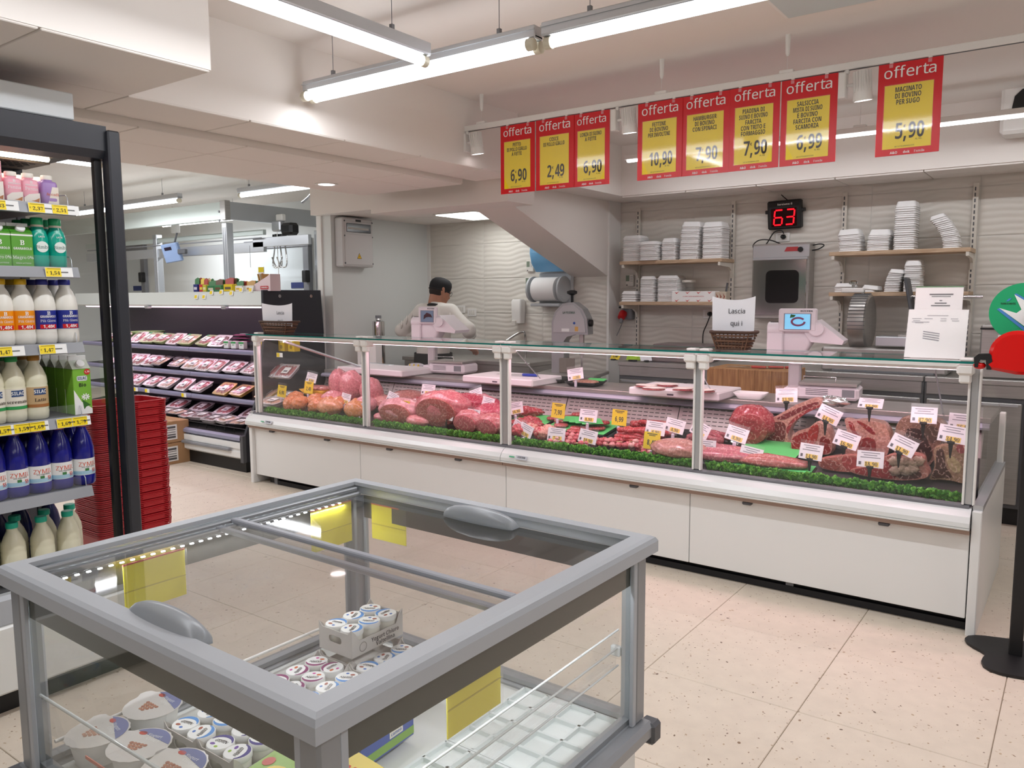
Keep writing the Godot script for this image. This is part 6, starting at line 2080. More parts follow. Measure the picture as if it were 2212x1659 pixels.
func slicer() -> void:
	var t = thing("meat_slicer", "large steel meat slicer with toothed guard and pusher arm", "slicer", Vector3(on_z(1900, 760, -6.4).x, 0.985, -6.4))
	part("body", bev(geo(), Vector3(0.05, 0.09, 0), Vector3(0.85, 0.18, 0.36), 0.015), mats.steel, t)
	part("foot_plate", bev(geo(), Vector3(0.05, 0.0, 0.02), Vector3(0.7, 0.03, 0.34), 0.01), mats.dark_grey, t)
	for k in 2:
		part("knob", lathe(geo(), [Vector2(0.016, 0), Vector2(0.012, 0.02)], 14, place(Vector3(-0.1 + k * 0.1, 0.11, 0.18), turned(PI / 2))), mats.chrome, t)
	# upright drum with fine ribs
	var dr = geo()
	lathe(dr, [Vector2(0.21, -0.06), Vector2(0.215, -0.05), Vector2(0.215, 0.05), Vector2(0.19, 0.06)], 40, place(Vector3(-0.13, 0.36, 0), Basis(Vector3.UP, Vector3.RIGHT, Vector3.FORWARD)))
	part("blade_guard", dr, mats.steel, t)
	for k in 14:
		var a = -0.2 + k * 0.13
		part("guard_rib", box(geo(), Vector3(-0.13, 0.36, 0) + Vector3(0, sin(a), cos(a)) * 0.217, Vector3(0.12, 0.004, 0.004)), mats.dark_grey, t)
	part("top_clamp", bev(geo(), Vector3(-0.2, 0.6, 0.02), Vector3(0.16, 0.035, 0.06), 0.006), mats.white_plastic, t)
	part("top_clamp_foot", tube(geo(), [Vector3(-0.13, 0.56, 0.02), Vector3(-0.13, 0.6, 0.02)], 0.014, 8), mats.chrome, t)
	part("clamp_knob", lathe(geo(), [Vector2(0.01, 0.61), Vector2(0.012, 0.64), Vector2(0.032, 0.65), Vector2(0.032, 0.665), Vector2(0.015, 0.675)], 18, place(Vector3(-0.2, 0, 0.02))), mats.chrome, t)
	part("carriage", bev(geo(), Vector3(0.25, 0.23, 0.08), Vector3(0.5, 0.07, 0.2), 0.006), mats.aluminium, t)
	part("carriage_plate", bev(geo(), Vector3(0.2, 0.27, 0.05), Vector3(0.12, 0.015, 0.16), 0.003), mats.steel, t)
	part("pusher_plate", bev(geo(), Vector3(0.19, 0.56, 0.02), Vector3(0.02, 0.26, 0.16), 0.006, turned(0, 0, 0.2)), mats.dark_grey, t)
	part("pusher_rod", tube(geo(), [Vector3(0.2, 0.55, 0.02), Vector3(0.65, 0.55, 0.02)], 0.012, 8), mats.chrome, t)
	part("rod_collar", lathe(geo(), [Vector2(0.03, 0), Vector2(0.03, 0.012)], 16, place(Vector3(0.43, 0.55, 0.02), Basis(Vector3.UP, Vector3.RIGHT, Vector3.FORWARD))), mats.chrome, t)
	part("arm", tube(geo(), curve([Vector3(0.24, 0.54, 0.04), Vector3(0.29, 0.45, 0.06), Vector3(0.33, 0.3, 0.08), Vector3(0.34, 0.26, 0.08)], 5), 0.016, 8), mats.chrome, t)
	part("switch_panel", bev(geo(), Vector3(-0.42, 0.26, 0.04), Vector3(0.14, 0.08, 0.1), 0.004), mats.steel, t)
	part("switch", disc(geo(), 0.012, 0.008, 12, place(Vector3(-0.44, 0.26, 0.09), turned(PI / 2))), paint("b02a2a"), t)
	part("switch", disc(geo(), 0.012, 0.008, 12, place(Vector3(-0.4, 0.27, 0.09), turned(PI / 2))), paint("3a5a9a"), t)


func cutting_room() -> void:
	# aluminium hoist frame behind the cabinet
	var t = thing("hoist_frame", "aluminium overhead hoist frame with posts in the cutting room", "frame")
	var al: StandardMaterial3D = mats.aluminium
	var lg = mt("frame_panel", "c3ccc7", 0.4, 0.3)
	part("beam", bev(geo(), Vector3(-10.2, 2.54, -5.52), Vector3(4.4, 0.2, 0.06), 0.004), lg, t)
	part("beam", bev(geo(), Vector3(-8.0, 2.54, -6.22), Vector3(0.06, 0.2, 1.4), 0.004), al, t)
	part("corner_plate", bev(geo(), Vector3(-8.0, 2.54, -5.5), Vector3(0.1, 0.22, 0.07), 0.004), mats.steel, t)
	part("inner_beam", bev(geo(), Vector3(-10.0, 2.15, -5.95), Vector3(4.2, 0.12, 0.05), 0.004), al, t)
	part("inner_beam", bev(geo(), Vector3(-10.0, 2.32, -5.95), Vector3(4.2, 0.06, 0.05), 0.004), lg, t)
	part("cross_beam", bev(geo(), Vector3(-7.6, 2.2, -5.95), Vector3(1.0, 0.11, 0.05), 0.004), al, t)
	for p in [[-8.0, -5.52], [-8.0, -6.85], [-10.2, -5.95]]:
		part("post", bev(geo(), Vector3(p[0], 1.2, p[1]), Vector3(0.09, 2.4, 0.09), 0.006), al, t)
		for k in [-1, 1]:
			part("post_groove", span(geo(), Vector3(p[0] + k * 0.02 - 0.004, 0.1, p[1] + 0.045), Vector3(p[0] + k * 0.02 + 0.004, 2.35, p[1] + 0.047)), mats.mid_grey, t)
	for q in [[-8.09, 2.53, -5.486], [-8.09, 2.43, -5.486]]:
		part("bolt", disc(geo(), 0.014, 0.01, 8, place(Vector3(q[0], q[1], q[2]), turned(PI / 2))), mats.mid_grey, t)
	part("pull_cord", tube(geo(), [Vector3(-7.85, 2.15, -5.7), Vector3(-7.85, 1.9, -5.7)], 0.003, 5), mats.mid_grey, t)
	part("rail_wire", tube(geo(), [Vector3(-12.0, 2.25, -5.9), Vector3(-7.9, 2.25, -5.9)], 0.008, 6), mats.mid_grey, t)
	# electric hoist with meat hooks
	var hz = -6.1
	var hp: Vector3 = on_z(607, 485, hz)
	var h = thing("electric_hoist", "electric hoist with black motor and steel meat hooks", "hoist", Vector3(hp.x, 0, hz))
	var y = 2.33
	part("trolley", bev(geo(), Vector3(-0.03, y + 0.06, 0), Vector3(0.16, 0.12, 0.12), 0.015), mats.aluminium, h)
	part("motor", bev(geo(), Vector3(0.16, y + 0.02, 0), Vector3(0.2, 0.14, 0.14), 0.03), mats.black, h)
	part("clamp", bev(geo(), Vector3(0.0, y + 0.16, 0), Vector3(0.12, 0.08, 0.06), 0.01), mats.white_plastic, h)
	for k in 4:
		part("hook_holder", lathe(geo(), [Vector2(0.02, 0), Vector2(0.035, 0.03), Vector2(0.03, 0.13)], 12, place(Vector3(-0.12 + k * 0.065, y - 0.16, 0.02 * (k % 2)))), mats.black, h)
	for k in 3:
		var x = -0.1 + k * 0.09
		var s: float = [-1.0, 1.0, 1.0][k]
		part("meat_hook", tube(geo(), curve([Vector3(x, y - 0.14, 0.02), Vector3(x + 0.02 * s, y - 0.25, 0.02), Vector3(x + 0.04 * s, y - 0.38, 0.03), Vector3(x + 0.0 * s, y - 0.42, 0.03), Vector3(x - 0.08 * s, y - 0.4, 0.03), Vector3(x - 0.14 * s, y - 0.3, 0.03)], 5), 0.009, 6), mats.chrome, h)
	part("pull_cord", tube(geo(), [Vector3(0.0, y, 0.06), Vector3(0.0, y - 0.5, 0.06)], 0.005, 5), mats.white_plastic, h)
	part("control_grip", bev(geo(), Vector3(-0.01, y - 0.6, 0.06), Vector3(0.045, 0.2, 0.035), 0.008), mats.black, h)
	# hanging weighing display
	var sp: Vector3 = on_z(372, 546, -5.75)
	var s = thing("weighing_display", "blue-grey hanging weighing display in the cutting room", "scale", sp)
	var tilt = turned(0.25, 0.3, 0.12)
	part("case", bev(geo(), Vector3.ZERO, Vector3(0.26, 0.24, 0.06), 0.012, tilt), mt("case_blue", "8ba0c4", 0.4), s)
	part("screen", box(geo(), tilt * Vector3(-0.02, 0.06, 0.032), Vector3(0.11, 0.04, 0.003), tilt), mt("screen_dark", "2a2330", 0.1), s)
	part("bracket", tube(geo(), [Vector3(0, 0.1, -0.03), Vector3(0.05, 0.25, -0.05), Vector3(0.05, 0.5, -0.1)], 0.012, 6), mats.dark_grey, s)
	part("side_bracket", bev(geo(), Vector3(0.2, 0.01, -0.02), Vector3(0.16, 0.06, 0.05), 0.008), mats.dark_grey, s)
	part("junction_box", bev(geo(), Vector3(0.02, 0.3, -0.05), Vector3(0.12, 0.1, 0.06), 0.008), mats.white_plastic, s)
	# cold-room doors in the far wall
	for d in [[262.0, 308.0, 548.0, "door_1"], [545.0, 660.0, 540.0, "door_2"]]:
		var a: Vector3 = on_z(d[0], d[2], -7.19)
		var b: Vector3 = on_z(d[1], d[2], -7.19)
		var g = geo()
		bev(g, Vector3((a.x + b.x) / 2, a.y / 2, -7.175), Vector3(b.x - a.x, a.y, 0.04), 0.006)
		var o = part(d[3], g, mt("door_white", "cdd4d6", 0.45), self)
		o.name = d[3]
		o.set_meta("kind", "structure")
		part("door_frame", bev(geo(), Vector3((a.x + b.x) / 2, a.y + 0.06, -7.17), Vector3(b.x - a.x + 0.25, 0.12, 0.07), 0.006), mats.mid_grey, o)
		part("door_frame", bev(geo(), Vector3(b.x + 0.06, a.y / 2, -7.17), Vector3(0.12, a.y, 0.07), 0.006), mats.mid_grey, o)
		part("name_plate", box(geo(), Vector3(b.x - 0.15, 1.72, -7.152), Vector3(0.26, 0.08, 0.004)), paint("27356f"), o)
		part("latch", bev(geo(), Vector3(b.x + 0.1, a.y * 0.82, -7.1), Vector3(0.09, 0.16, 0.08), 0.01), mats.black, o)
	# wall switches and cable by the pillar
	cable("conduit", "grey bent conduit at the pillar's head", [on_z(658, 438, -5.24) + Vector3(0, 0, 0.03), on_z(662, 430, -5.2), on_z(672, 420, -5.2), on_z(679, 414, -5.2), on_z(682, 404, -5.2)], 0.012, mats.mid_grey)


# ---------- wall shelves with stacks of foam trays ----------
func tray_mesh(w: float, d: float, h: float) -> ArrayMesh:
	# one foam tray, upside down as stacked
	var key = "tray%d_%d_%d" % [int(w * 1000), int(d * 1000), int(h * 1000)]
	if not shared.has(key):
		shared[key] = mesh_of(loft(geo(), [rrect(w * 0.95, d * 0.95, 0.02, 0.001, 3), rrect(w, d, 0.022, 0.0, 3), rrect(w, d, 0.022, 0.004, 3), rrect(w * 0.965, d * 0.965, 0.022, 0.006, 3), rrect(w * 0.84, d * 0.84, 0.022, h - 0.002, 3), rrect(w * 0.8, d * 0.8, 0.02, h, 3)]))
	return shared[key]


func tray_stack(u0: float, u1: float, vb: float, vt: float, z: float, step: float, h: float, label: String, lean := 0.0, y_on := -1.0) -> void:
	var a: Vector3 = on_z(u0, vb, z)
	var b: Vector3 = on_z(u1, vb, z)
	var top: Vector3 = on_z(u0, vt, z)
	var w = (b.x - a.x) * 0.86
	var y0 = y_on if y_on > 0 else a.y
	var n = maxi(1, int(round((top.y - y0 - h) / step)) + 1)
	var m = tray_mesh(snappedf(w, 0.005), 0.2, h)
	for k in n:
		var o = MeshInstance3D.new()
		o.name = numbered("foam_tray")
		o.mesh = m
		o.material_override = mats.foam
		add_child(o)
		var f = float(k) / maxf(n, 1)
		o.position = Vector3((a.x + b.x) / 2 + lean * f * f * 0.35 + 0.0015 * sin(k * 2.3), y0 + 0.001 + k * step, z - 0.1 + 0.002 * cos(k * 1.7))
		o.rotation.z = -lean * f
		tag(o, label.replace("white foam tray", "topmost white foam tray") if k == n - 1 and n > 1 else label, "tray", label.replace("white foam tray of", "foam trays of"))


func tray_shelves() -> void:
	var wz = -6.796
	var cream = mt("bracket_cream", "d9d3c8", 0.5)
	var ups = []
	var words = ["beside the stair corner", "between trays and steriliser", "under the number display's side", "behind the green sign"]
	var pu = [1381.0, 1584.0, 1822.0, 2101.0]
	for i in 4:
		var x: float = on_z(pu[i], 560, wz).x
		ups.append(x)
		var t = thing("slotted_upright", "cream slotted shelf upright " + words[i], "shelf upright", Vector3(x, 0, wz), 0, "slotted uprights on the back wall")
		part("channel", span(geo(), Vector3(-0.018, 1.05, 0.012), Vector3(0.018, 2.36, 0.03)), cream, t)
		var sl = geo()
		for k in 30:
			box(sl, Vector3(-0.004, 1.1 + k * 0.042, 0.0305), Vector3(0.009, 0.026, 0.002))
		part("slots", sl, mats.dark_grey, t).set_meta("kind", "stuff")
	var zf = -6.46
	var sh = [[1337.0, 1573.0, 572.0, 0, "upper wooden shelf on the unit by the stair corner"], [1336.0, 1575.0, 659.0, 0, "lower wooden shelf on the unit by the stair corner"], [1790.0, 2096.0, 553.0, 2, "upper wooden shelf on the unit over the slicer"], [1789.0, 2092.0, 640.0, 2, "lower wooden shelf on the unit over the slicer"]]
	var tops = []
	for s in sh:
		var a: Vector3 = on_z(s[0], s[2], zf)
		var b: Vector3 = on_z(s[1], s[2] - 10, zf)
		var y = a.y + 0.015
		tops.append(y + 0.015)
		var x0: float = a.x
		var x1: float = ups[s[3] + 1] + 0.02
		var t = thing("wall_shelf", s[4], "shelf", Vector3((x0 + x1) / 2, y, (wz + zf) / 2 + 0.01), 0, "wooden wall shelves")
		part("board", bev(geo(), Vector3.ZERO, Vector3(x1 - x0, 0.03, zf - wz - 0.04), 0.002), mats.shelf_wood, t)
		for k in 2:
			var bx: float = ups[s[3] + k] - t.position.x
			var br = extrude(geo(), PackedVector2Array([Vector2(-0.16, -0.012), Vector2(0.15, -0.012), Vector2(0.15, -0.04), Vector2(-0.06, -0.05), Vector2(-0.12, -0.08), Vector2(-0.14, -0.13), Vector2(-0.16, -0.13)]), 0.02, place(Vector3(bx, -0.004, 0.0), Basis(Vector3(0, 0, 1), Vector3.UP, Vector3(-1, 0, 0))))
			part("bracket", br, cream, t)
	var z = -6.5
	tray_stack(1340, 1386, 565, 510, z, 0.0125, 0.03, "white foam tray of the even stack at the shelf's corner end", 0, tops[0])
	tray_stack(1376, 1421, 564, 522, z + 0.05, 0.0125, 0.03, "white foam tray of the low even stack in front of the corner stack", 0, tops[0])
	tray_stack(1424, 1460, 563, 514, z, 0.0125, 0.04, "white foam tray of the narrow stack in the shelf's middle", 0, tops[0])
	tray_stack(1462, 1510, 561, 482, z, 0.0125, 0.045, "white foam tray of the tall stack topped by a tilted tray", 0.05, tops[0])
	tray_stack(1511, 1562, 559, 480, z, 0.0125, 0.045, "white foam tray of the tall stack beside the slotted upright", 0, tops[0])
	tray_stack(1337, 1374, 652, 628, z, 0.022, 0.03, "white foam tray of the low loose stack above the red plug", 0.02, tops[1])
	tray_stack(1378, 1412, 652, 596, z, 0.014, 0.03, "white foam tray of the slim stack on the lower shelf", 0, tops[1])
	tray_stack(1414, 1466, 651, 596, z - 0.02, 0.0125, 0.03, "white foam tray of the square stack by the film box", 0, tops[1])
	tray_stack(1806, 1862, 547, 497, z, 0.0125, 0.045, "white foam tray of the low stack at the end over the slicer shelf", -0.04, tops[2])
	tray_stack(1866, 1922, 545, 497, z, 0.0125, 0.045, "white foam tray of the low stack beside the tallest one", 0.03, tops[2])
	tray_stack(1924, 1978, 543, 434, z, 0.0155, 0.045, "white foam tray of the tallest stack over the slicer", 0, tops[2])
	tray_stack(2032, 2074, 540, 464, z, 0.0125, 0.03, "white foam tray of the curved leaning stack", -0.3, tops[2])
	tray_stack(1797, 1845, 631, 613, z, 0.013, 0.03, "white foam tray of the four-high stack on the slicer's lower shelf", 0, tops[3])
	tray_stack(1850, 1892, 631, 618, z, 0.02, 0.03, "white foam tray lying tilted on the slicer's lower shelf", 0.25, tops[3])
	tray_stack(1905, 1943, 631, 583, z, 0.0125, 0.03, "white foam tray of the slanted stack on the slicer's lower shelf", 0.1, tops[3])
	tray_stack(1946, 1990, 631, 563, z, 0.0135, 0.045, "white foam tray of the high stack on the slicer's lower shelf", 0, tops[3])
	# box of film and pen cup on the lower left shelf
	var pf: Vector3 = on_z(1497, 640, -6.47)
	var fb = thing("film_box", "long white film box with red marks on the lower shelf", "box", Vector3(pf.x, tops[1], -6.52))
	part("carton", bev(geo(), Vector3(0, 0.045, 0), Vector3(0.4, 0.09, 0.09), 0.002), mats.print_white, fb)
	for k in 8:
		part("red_mark", extrude(geo(), PackedVector2Array([Vector2(-0.022, 0.006), Vector2(-0.005, -0.012), Vector2(0.02, 0.01), Vector2(-0.004, -0.003)]), 0.001, place(Vector3(-0.15 + (k % 4) * 0.1, 0.012 if k < 4 else 0.08, 0.0458))), paint("cc3a33"), fb)
	text(fb, "LA VERA CARTA SALVAFRESCHEZZA", 0.01, place(Vector3(0, 0.046, 0.046)), paint("c23a40"), "sans", 0.9)
	var gb: Vector3 = on_z(1556, 640, -6.47)
	var g2 = thing("glove_box", "beige box with brown arrows beside the film box", "box", Vector3(gb.x, tops[1], -6.52))
	part("carton", bev(geo(), Vector3(0, 0.042, 0), Vector3(0.1, 0.085, 0.09), 0.002), mt("glove_beige", "c9bba8", 0.6), g2)
	for k in 3:
		part("arrow", extrude(geo(), PackedVector2Array([Vector2(-0.01, 0.03), Vector2(0.01, 0.0), Vector2(-0.01, -0.03), Vector2(-0.002, 0)]), 0.001, place(Vector3(-0.03 + k * 0.03, 0.042, 0.0458))), paint("96503f"), g2)
	part("marker", bev(geo(), Vector3(0.035, 0.12, 0), Vector3(0.016, 0.08, 0.01), 0.003, turned(0, 0, -0.15)), mats.dark_grey, g2)
	var cj: Vector3 = on_z(1478, 620, -6.55)
	var jar = thing("plastic_jar", "clear plastic jar behind the film box", "jar", Vector3(cj.x, tops[1], -6.64))
	part("wall", lathe(geo(), [Vector2(0.05, 0), Vector2(0.055, 0.17), Vector2(0.06, 0.175)], 20, Transform3D.IDENTITY, true, false), mats.acrylic, jar)
	part("lid", lathe(geo(), [Vector2(0.062, 0.17), Vector2(0.062, 0.19)], 20), mt("lid_pale", "d6d2c8", 0.4), jar)
	# number display: 63
	var nd = thing("number_display", "black queue number display showing a red 63", "display", on_z(1700, 463, -6.8) + Vector3(0, 0, 0.0))
	nd.rotation = Vector3(0.12, 0, 0.02)
	part("case", bev(geo(), Vector3(0, 0, 0.05), Vector3(0.275, 0.235, 0.07), 0.012), mats.black, nd)
	part("window", box(geo(), Vector3(0.0, -0.02, 0.0855), Vector3(0.21, 0.15, 0.002)), mt("window_red", "2a0509", 0.15), nd)
	for s in [-1, 1]:
		part("bracket", bev(geo(), Vector3(s * 0.145, 0.03, 0.04), Vector3(0.03, 0.03, 0.06), 0.005), mats.black, nd)
	text(nd, "Serviamo il", 0.015, place(Vector3(0.01, 0.085, 0.0862)), mats.print_white, "bold", 1.1)
	var segs = {"6": [0, 2, 3, 4, 5, 6], "3": [0, 1, 2, 3, 6]}
	for d in 2:
		var x = -0.045 + d * 0.095
		for k in segs[["6", "3"][d]]:
			var up: bool = k in [1, 2, 4, 5]
			var c: Vector3 = [Vector3(0, 0.06, 0), Vector3(0.033, 0.03, 0), Vector3(0.033, -0.03, 0), Vector3(0, -0.06, 0), Vector3(-0.033, -0.03, 0), Vector3(-0.033, 0.03, 0), Vector3(0, 0, 0)][k]
			c = Vector3(c.x + c.y * 0.12 + x, c.y - 0.02, 0.0875)
			part("led_segment", bev(geo(), c, Vector3(0.012, 0.05, 0.003) if up else Vector3(0.056, 0.012, 0.003), 0.003, turned(0, 0, -0.12) if up else Basis.IDENTITY), glow("led_red", Color(1.0, 0.05, 0.12), 1.6), nd)
	cable("power_cable", "short black cable from the ceiling to the number display", [on_z(1688, 421, -6.78), on_z(1696, 428, -6.74), on_z(1703, 434, -6.76)], 0.004, mats.black)
	cable("power_cable", "black looped cable above the steriliser", [on_z(1693, 505, -6.74), on_z(1688, 498, -6.74), on_z(1672, 502, -6.75), on_z(1657, 525, -6.75), on_z(1644, 539, -6.75), on_z(1632, 540, -6.75), on_z(1627, 530, -6.75), on_z(1640, 519, -6.74), on_z(1665, 519, -6.74), on_z(1700, 531, -6.74), on_z(1740, 532, -6.74), on_z(1770, 527, -6.74), on_z(1780, 530, -6.74), on_z(1768, 538, -6.72), on_z(1752, 541, -6.72)], 0.005, mats.black)
	cable("power_cable", "black cable hanging behind the paper sign basket", [on_z(1534, 682, -6.76), on_z(1527, 700, -6.76), on_z(1519, 720, -6.76), on_z(1518, 745, -6.76)], 0.005, mats.black)
	cable("power_cable", "thin grey cable hanging from the red plug", [on_z(1346, 694, -6.72), on_z(1338, 712, -6.74), on_z(1328, 735, -6.76)], 0.004, mats.mid_grey)
	# knife steriliser with its mirror front
	var ks = thing("knife_steriliser", "steel wall cabinet with mirror door and dark square window", "cabinet", on_z(1696, 608, -6.8))
	part("case", bev(geo(), Vector3(0, 0, 0.07), Vector3(0.47, 0.62, 0.14), 0.006), mats.steel, ks)
	part("door", bev(geo(), Vector3(-0.005, -0.05, 0.143), Vector3(0.44, 0.46, 0.012), 0.003), mats.chrome, ks)
	part("door_frame", bev(geo(), Vector3(-0.005, 0.185, 0.146), Vector3(0.45, 0.02, 0.014), 0.003), mats.aluminium, ks)
	part("dark_window", extrude(geo(), outline(0.27, 0.27, 0.04), 0.006, place(Vector3(0.02, -0.045, 0.15))), mt("window_black", "0d0d0e", 0.25), ks)
	part("control_strip", bev(geo(), Vector3(0, 0.245, 0.142), Vector3(0.46, 0.1, 0.008), 0.002), mats.aluminium, ks)
	part("red_badge", extrude(geo(), PackedVector2Array([Vector2(-0.06, -0.018), Vector2(0.07, -0.018), Vector2(0.05, 0.018), Vector2(-0.04, 0.018)]), 0.002, place(Vector3(0.09, 0.26, 0.1475))), paint("b23a3c"), ks)
	part("dial", lathe(geo(), [Vector2(0.022, 0), Vector2(0.02, 0.014)], 16, place(Vector3(0.16, 0.255, 0.146), turned(PI / 2))), mats.black, ks)
	# red industrial plug on its wall socket
	var rp = thing("industrial_socket", "grey industrial wall socket with red plug under the shelf", "socket", on_z(1356, 675, -6.8))
	part("case", bev(geo(), Vector3(0.03, 0.01, 0.04), Vector3(0.1, 0.15, 0.08), 0.01), mats.mid_grey, rp)
	part("flap", bev(geo(), Vector3(0.01, 0.05, 0.09), Vector3(0.09, 0.02, 0.07), 0.008), mats.black, rp)
	part("plug", lathe(geo(), [Vector2(0.036, 0), Vector2(0.04, 0.02), Vector2(0.034, 0.07), Vector2(0.02, 0.075)], 18, place(Vector3(0.0, 0.0, 0.085), turned(PI / 2 + 0.8))), paint("c22025", 0.35), rp)
	part("plug_tail", lathe(geo(), [Vector2(0.02, 0), Vector2(0.014, 0.05)], 12, place(Vector3(0, -0.05, 0.12), turned(PI - 0.3))), mats.mid_grey, rp)


# ---------- offer signs on the track ----------
func offer_signs() -> void:
	var z = -4.2
	var list = [
		[1084.0, 1158.0, "PETTO|DI POLLO GIALLO|A FETTE", "6,90"],
		[1161.0, 1243.0, "COSCE|DI POLLO GIALLO", "2,49"],
		[1242.0, 1319.0, "LONZA DI SUINO|A FETTE", "6,90"],
		[1380.0, 1476.0, "FETTINE|DI BOVINO|PER INVOLTINI", "10,90"],
		[1474.0, 1577.0, "HAMBURGER|DI BOVINO|CON SPINACI", "7,90"],
		[1577.0, 1684.0, "PIADINA DI|SUINO E BOVINO|FARCITA|CON TRITO E|FORMAGGIO", "7,90"],
		[1686.0, 1806.0, "SALSICCIA|MISTA DI SUINO|E BOVINO|FARCITA CON|SCAMORZA", "6,99"],
		[1892.0, 2029.0, "MACINATO|DI BOVINO|PER SUGO", "5,90"],
	]
	for i in list.size():
		var s: Array = list[i]
		var mid: float = (s[0] + s[1]) / 2
		var xa: float = on_z(s[0], 330, z).x
		var xb: float = on_z(s[1], 330, z).x
		var w = xb - xa
		var h = 0.425
		var words: String = s[2]
		var t = thing("offer_sign", "hanging offer sign for %s at %s" % [words.replace("|", " ").to_lower().replace("con trito e formaggio", "con trito"), s[3]], "sign", Vector3((xa + xb) / 2, 2.632 - h / 2, z + 0.012 + 0.004 * (i % 2)), 0, "offer signs hung from the track")
		part("board", bev(geo(), Vector3.ZERO, Vector3(w, h, 0.003), 0.001), mats.offer_red, t)
		part("sheet", bev(geo(), Vector3(-0.002, -0.035, 0.0025), Vector3(w * 0.76, h * 0.69, 0.0015), 0.0005), mats.offer_yellow, t)
		text(t, "offerta", 0.056 * w / 0.3, place(Vector3(0, h * 0.395, 0.0025)), mats.print_white, "sans", 1.08)
		var lines = words.split("|")
		var lh = 0.0285
		for k in lines.size():
			text(t, lines[k], 0.0215, place(Vector3(-0.004, h * 0.205 - k * lh, 0.0042)), mats.print_black, "bold", 0.62 if lines[k].length() > 11 else 0.72)
		var pr: PackedStringArray = (s[3] as String).split(",")
		text(t, s[3], 0.07, place(Vector3(0.01, -0.105, 0.0042)), mt("print_brown", "2c2410", 0.6), "bold", 0.68 if pr[0].length() < 2 else 0.6)
		text(t, "€", 0.014, place(Vector3(-0.012, -0.083, 0.0042)), mt("print_brown", "2c2410", 0.6), "bold")
		text(t, "AL KG.", 0.0075, place(Vector3(0.05, -0.145, 0.0042)), mats.print_black, "sans")
		text(t, "dal 5 al 18 settembre 2018", 0.006, place(Vector3(-0.01, -0.172, 0.0042)), mats.print_black, "sans", 0.85)
		text(t, "A&O", 0.011, place(Vector3(-w * 0.2, -0.2, 0.0025)), mats.print_white, "bold")
		text(t, "dok", 0.011, place(Vector3(0, -0.2, 0.0025)), mats.print_white, "serif-bold")
		text(t, "Famila", 0.01, place(Vector3(w * 0.2, -0.2, 0.0025)), mats.print_white, "serif")
		var film = patch(geo(), w * 0.78, h * 0.7, place(Vector3(-0.002, -0.035, 0.006), turned(0.01, 0.02 * (i % 3 - 1))))
		part("sleeve", film, mats.acrylic, t)
		for k in [-1, 1]:
			part("clip", box(geo(), Vector3(k * w * 0.3, h / 2 - 0.012, 0.003), Vector3(0.016, 0.016, 0.003)), mt("clip_pink", "d98a90", 0.3), t)
			part("hanger_tab", box(geo(), Vector3(k * w * 0.3, h / 2 + 0.004, -0.006), Vector3(0.016, 0.012, 0.014)), mats.white_plastic, t)


# ---------- the rest of the shop ----------
func small_things() -> void:
	red_baskets()
	# cardboard cases behind the baskets
	for k in 2:
		var b = thing("cardboard_case", "brown cardboard case with white label, " + ["lower", "upper"][k] + " of two by the baskets", "box", on_y(388, 1012, 0.0) * Vector3(1, 0, 1) + Vector3(-0.42, 0.0 + k * 0.205, -0.1))
		part("carton", bev(geo(), Vector3(0, 0.1, 0), Vector3(0.4, 0.2, 0.3), 0.004), mats.cardboard, b)
		part("tape", box(geo(), Vector3(0, 0.2, 0), Vector3(0.4, 0.002, 0.05)), mt("tape", "c5a071", 0.3), b)
		var bs = Basis(Vector3(0, 0, -1), Vector3.UP, Vector3(1, 0, 0))
		part("paper_label", patch(geo(), 0.13, 0.14, place(Vector3(0.2008, 0.1, 0.04), bs)), mats.print_white, b)
		for q in 5:
			part("bar_code", patch(geo(), 0.1, [0.02, 0.006, 0.006, 0.012, 0.02][q], place(Vector3(0.2014, 0.145 - q * 0.023, 0.04), bs)), paint("59595c"), b)
	# air conditioner on the wall's head, hatch in the ceiling
	var ac = thing("air_conditioner", "white wall air conditioner with black grille above the LED line", "air conditioner", on_z(2235, 245, -6.35))
	part("case", bev(geo(), Vector3(0.1, 0, 0.11), Vector3(0.55, 0.3, 0.22), 0.02), mats.white_plastic, ac)
	part("black_grille", extrude(geo(), PackedVector2Array([Vector2(-0.12, -0.06), Vector2(0.33, -0.06), Vector2(0.33, 0.1), Vector2(-0.06, 0.1), Vector2(-0.1, 0.06)]), 0.01, place(Vector3(0, 0.02, 0.222))), mats.black, ac)
	var ht = thing("ceiling_hatch", "pale grey square hatch in the main ceiling", "hatch", on_y(1850, 0, 2.858) + Vector3(0.0, 0, 0.22))
	part("panel", bev(geo(), Vector3.ZERO, Vector3(0.62, 0.02, 0.5), 0.004), mt("hatch_grey", "c9d3d4", 0.6), ht)
	part("rim", bev(geo(), Vector3(0, 0.004, 0), Vector3(0.66, 0.012, 0.54), 0.003), mats.white_plastic, ht)
	ticket_stand()


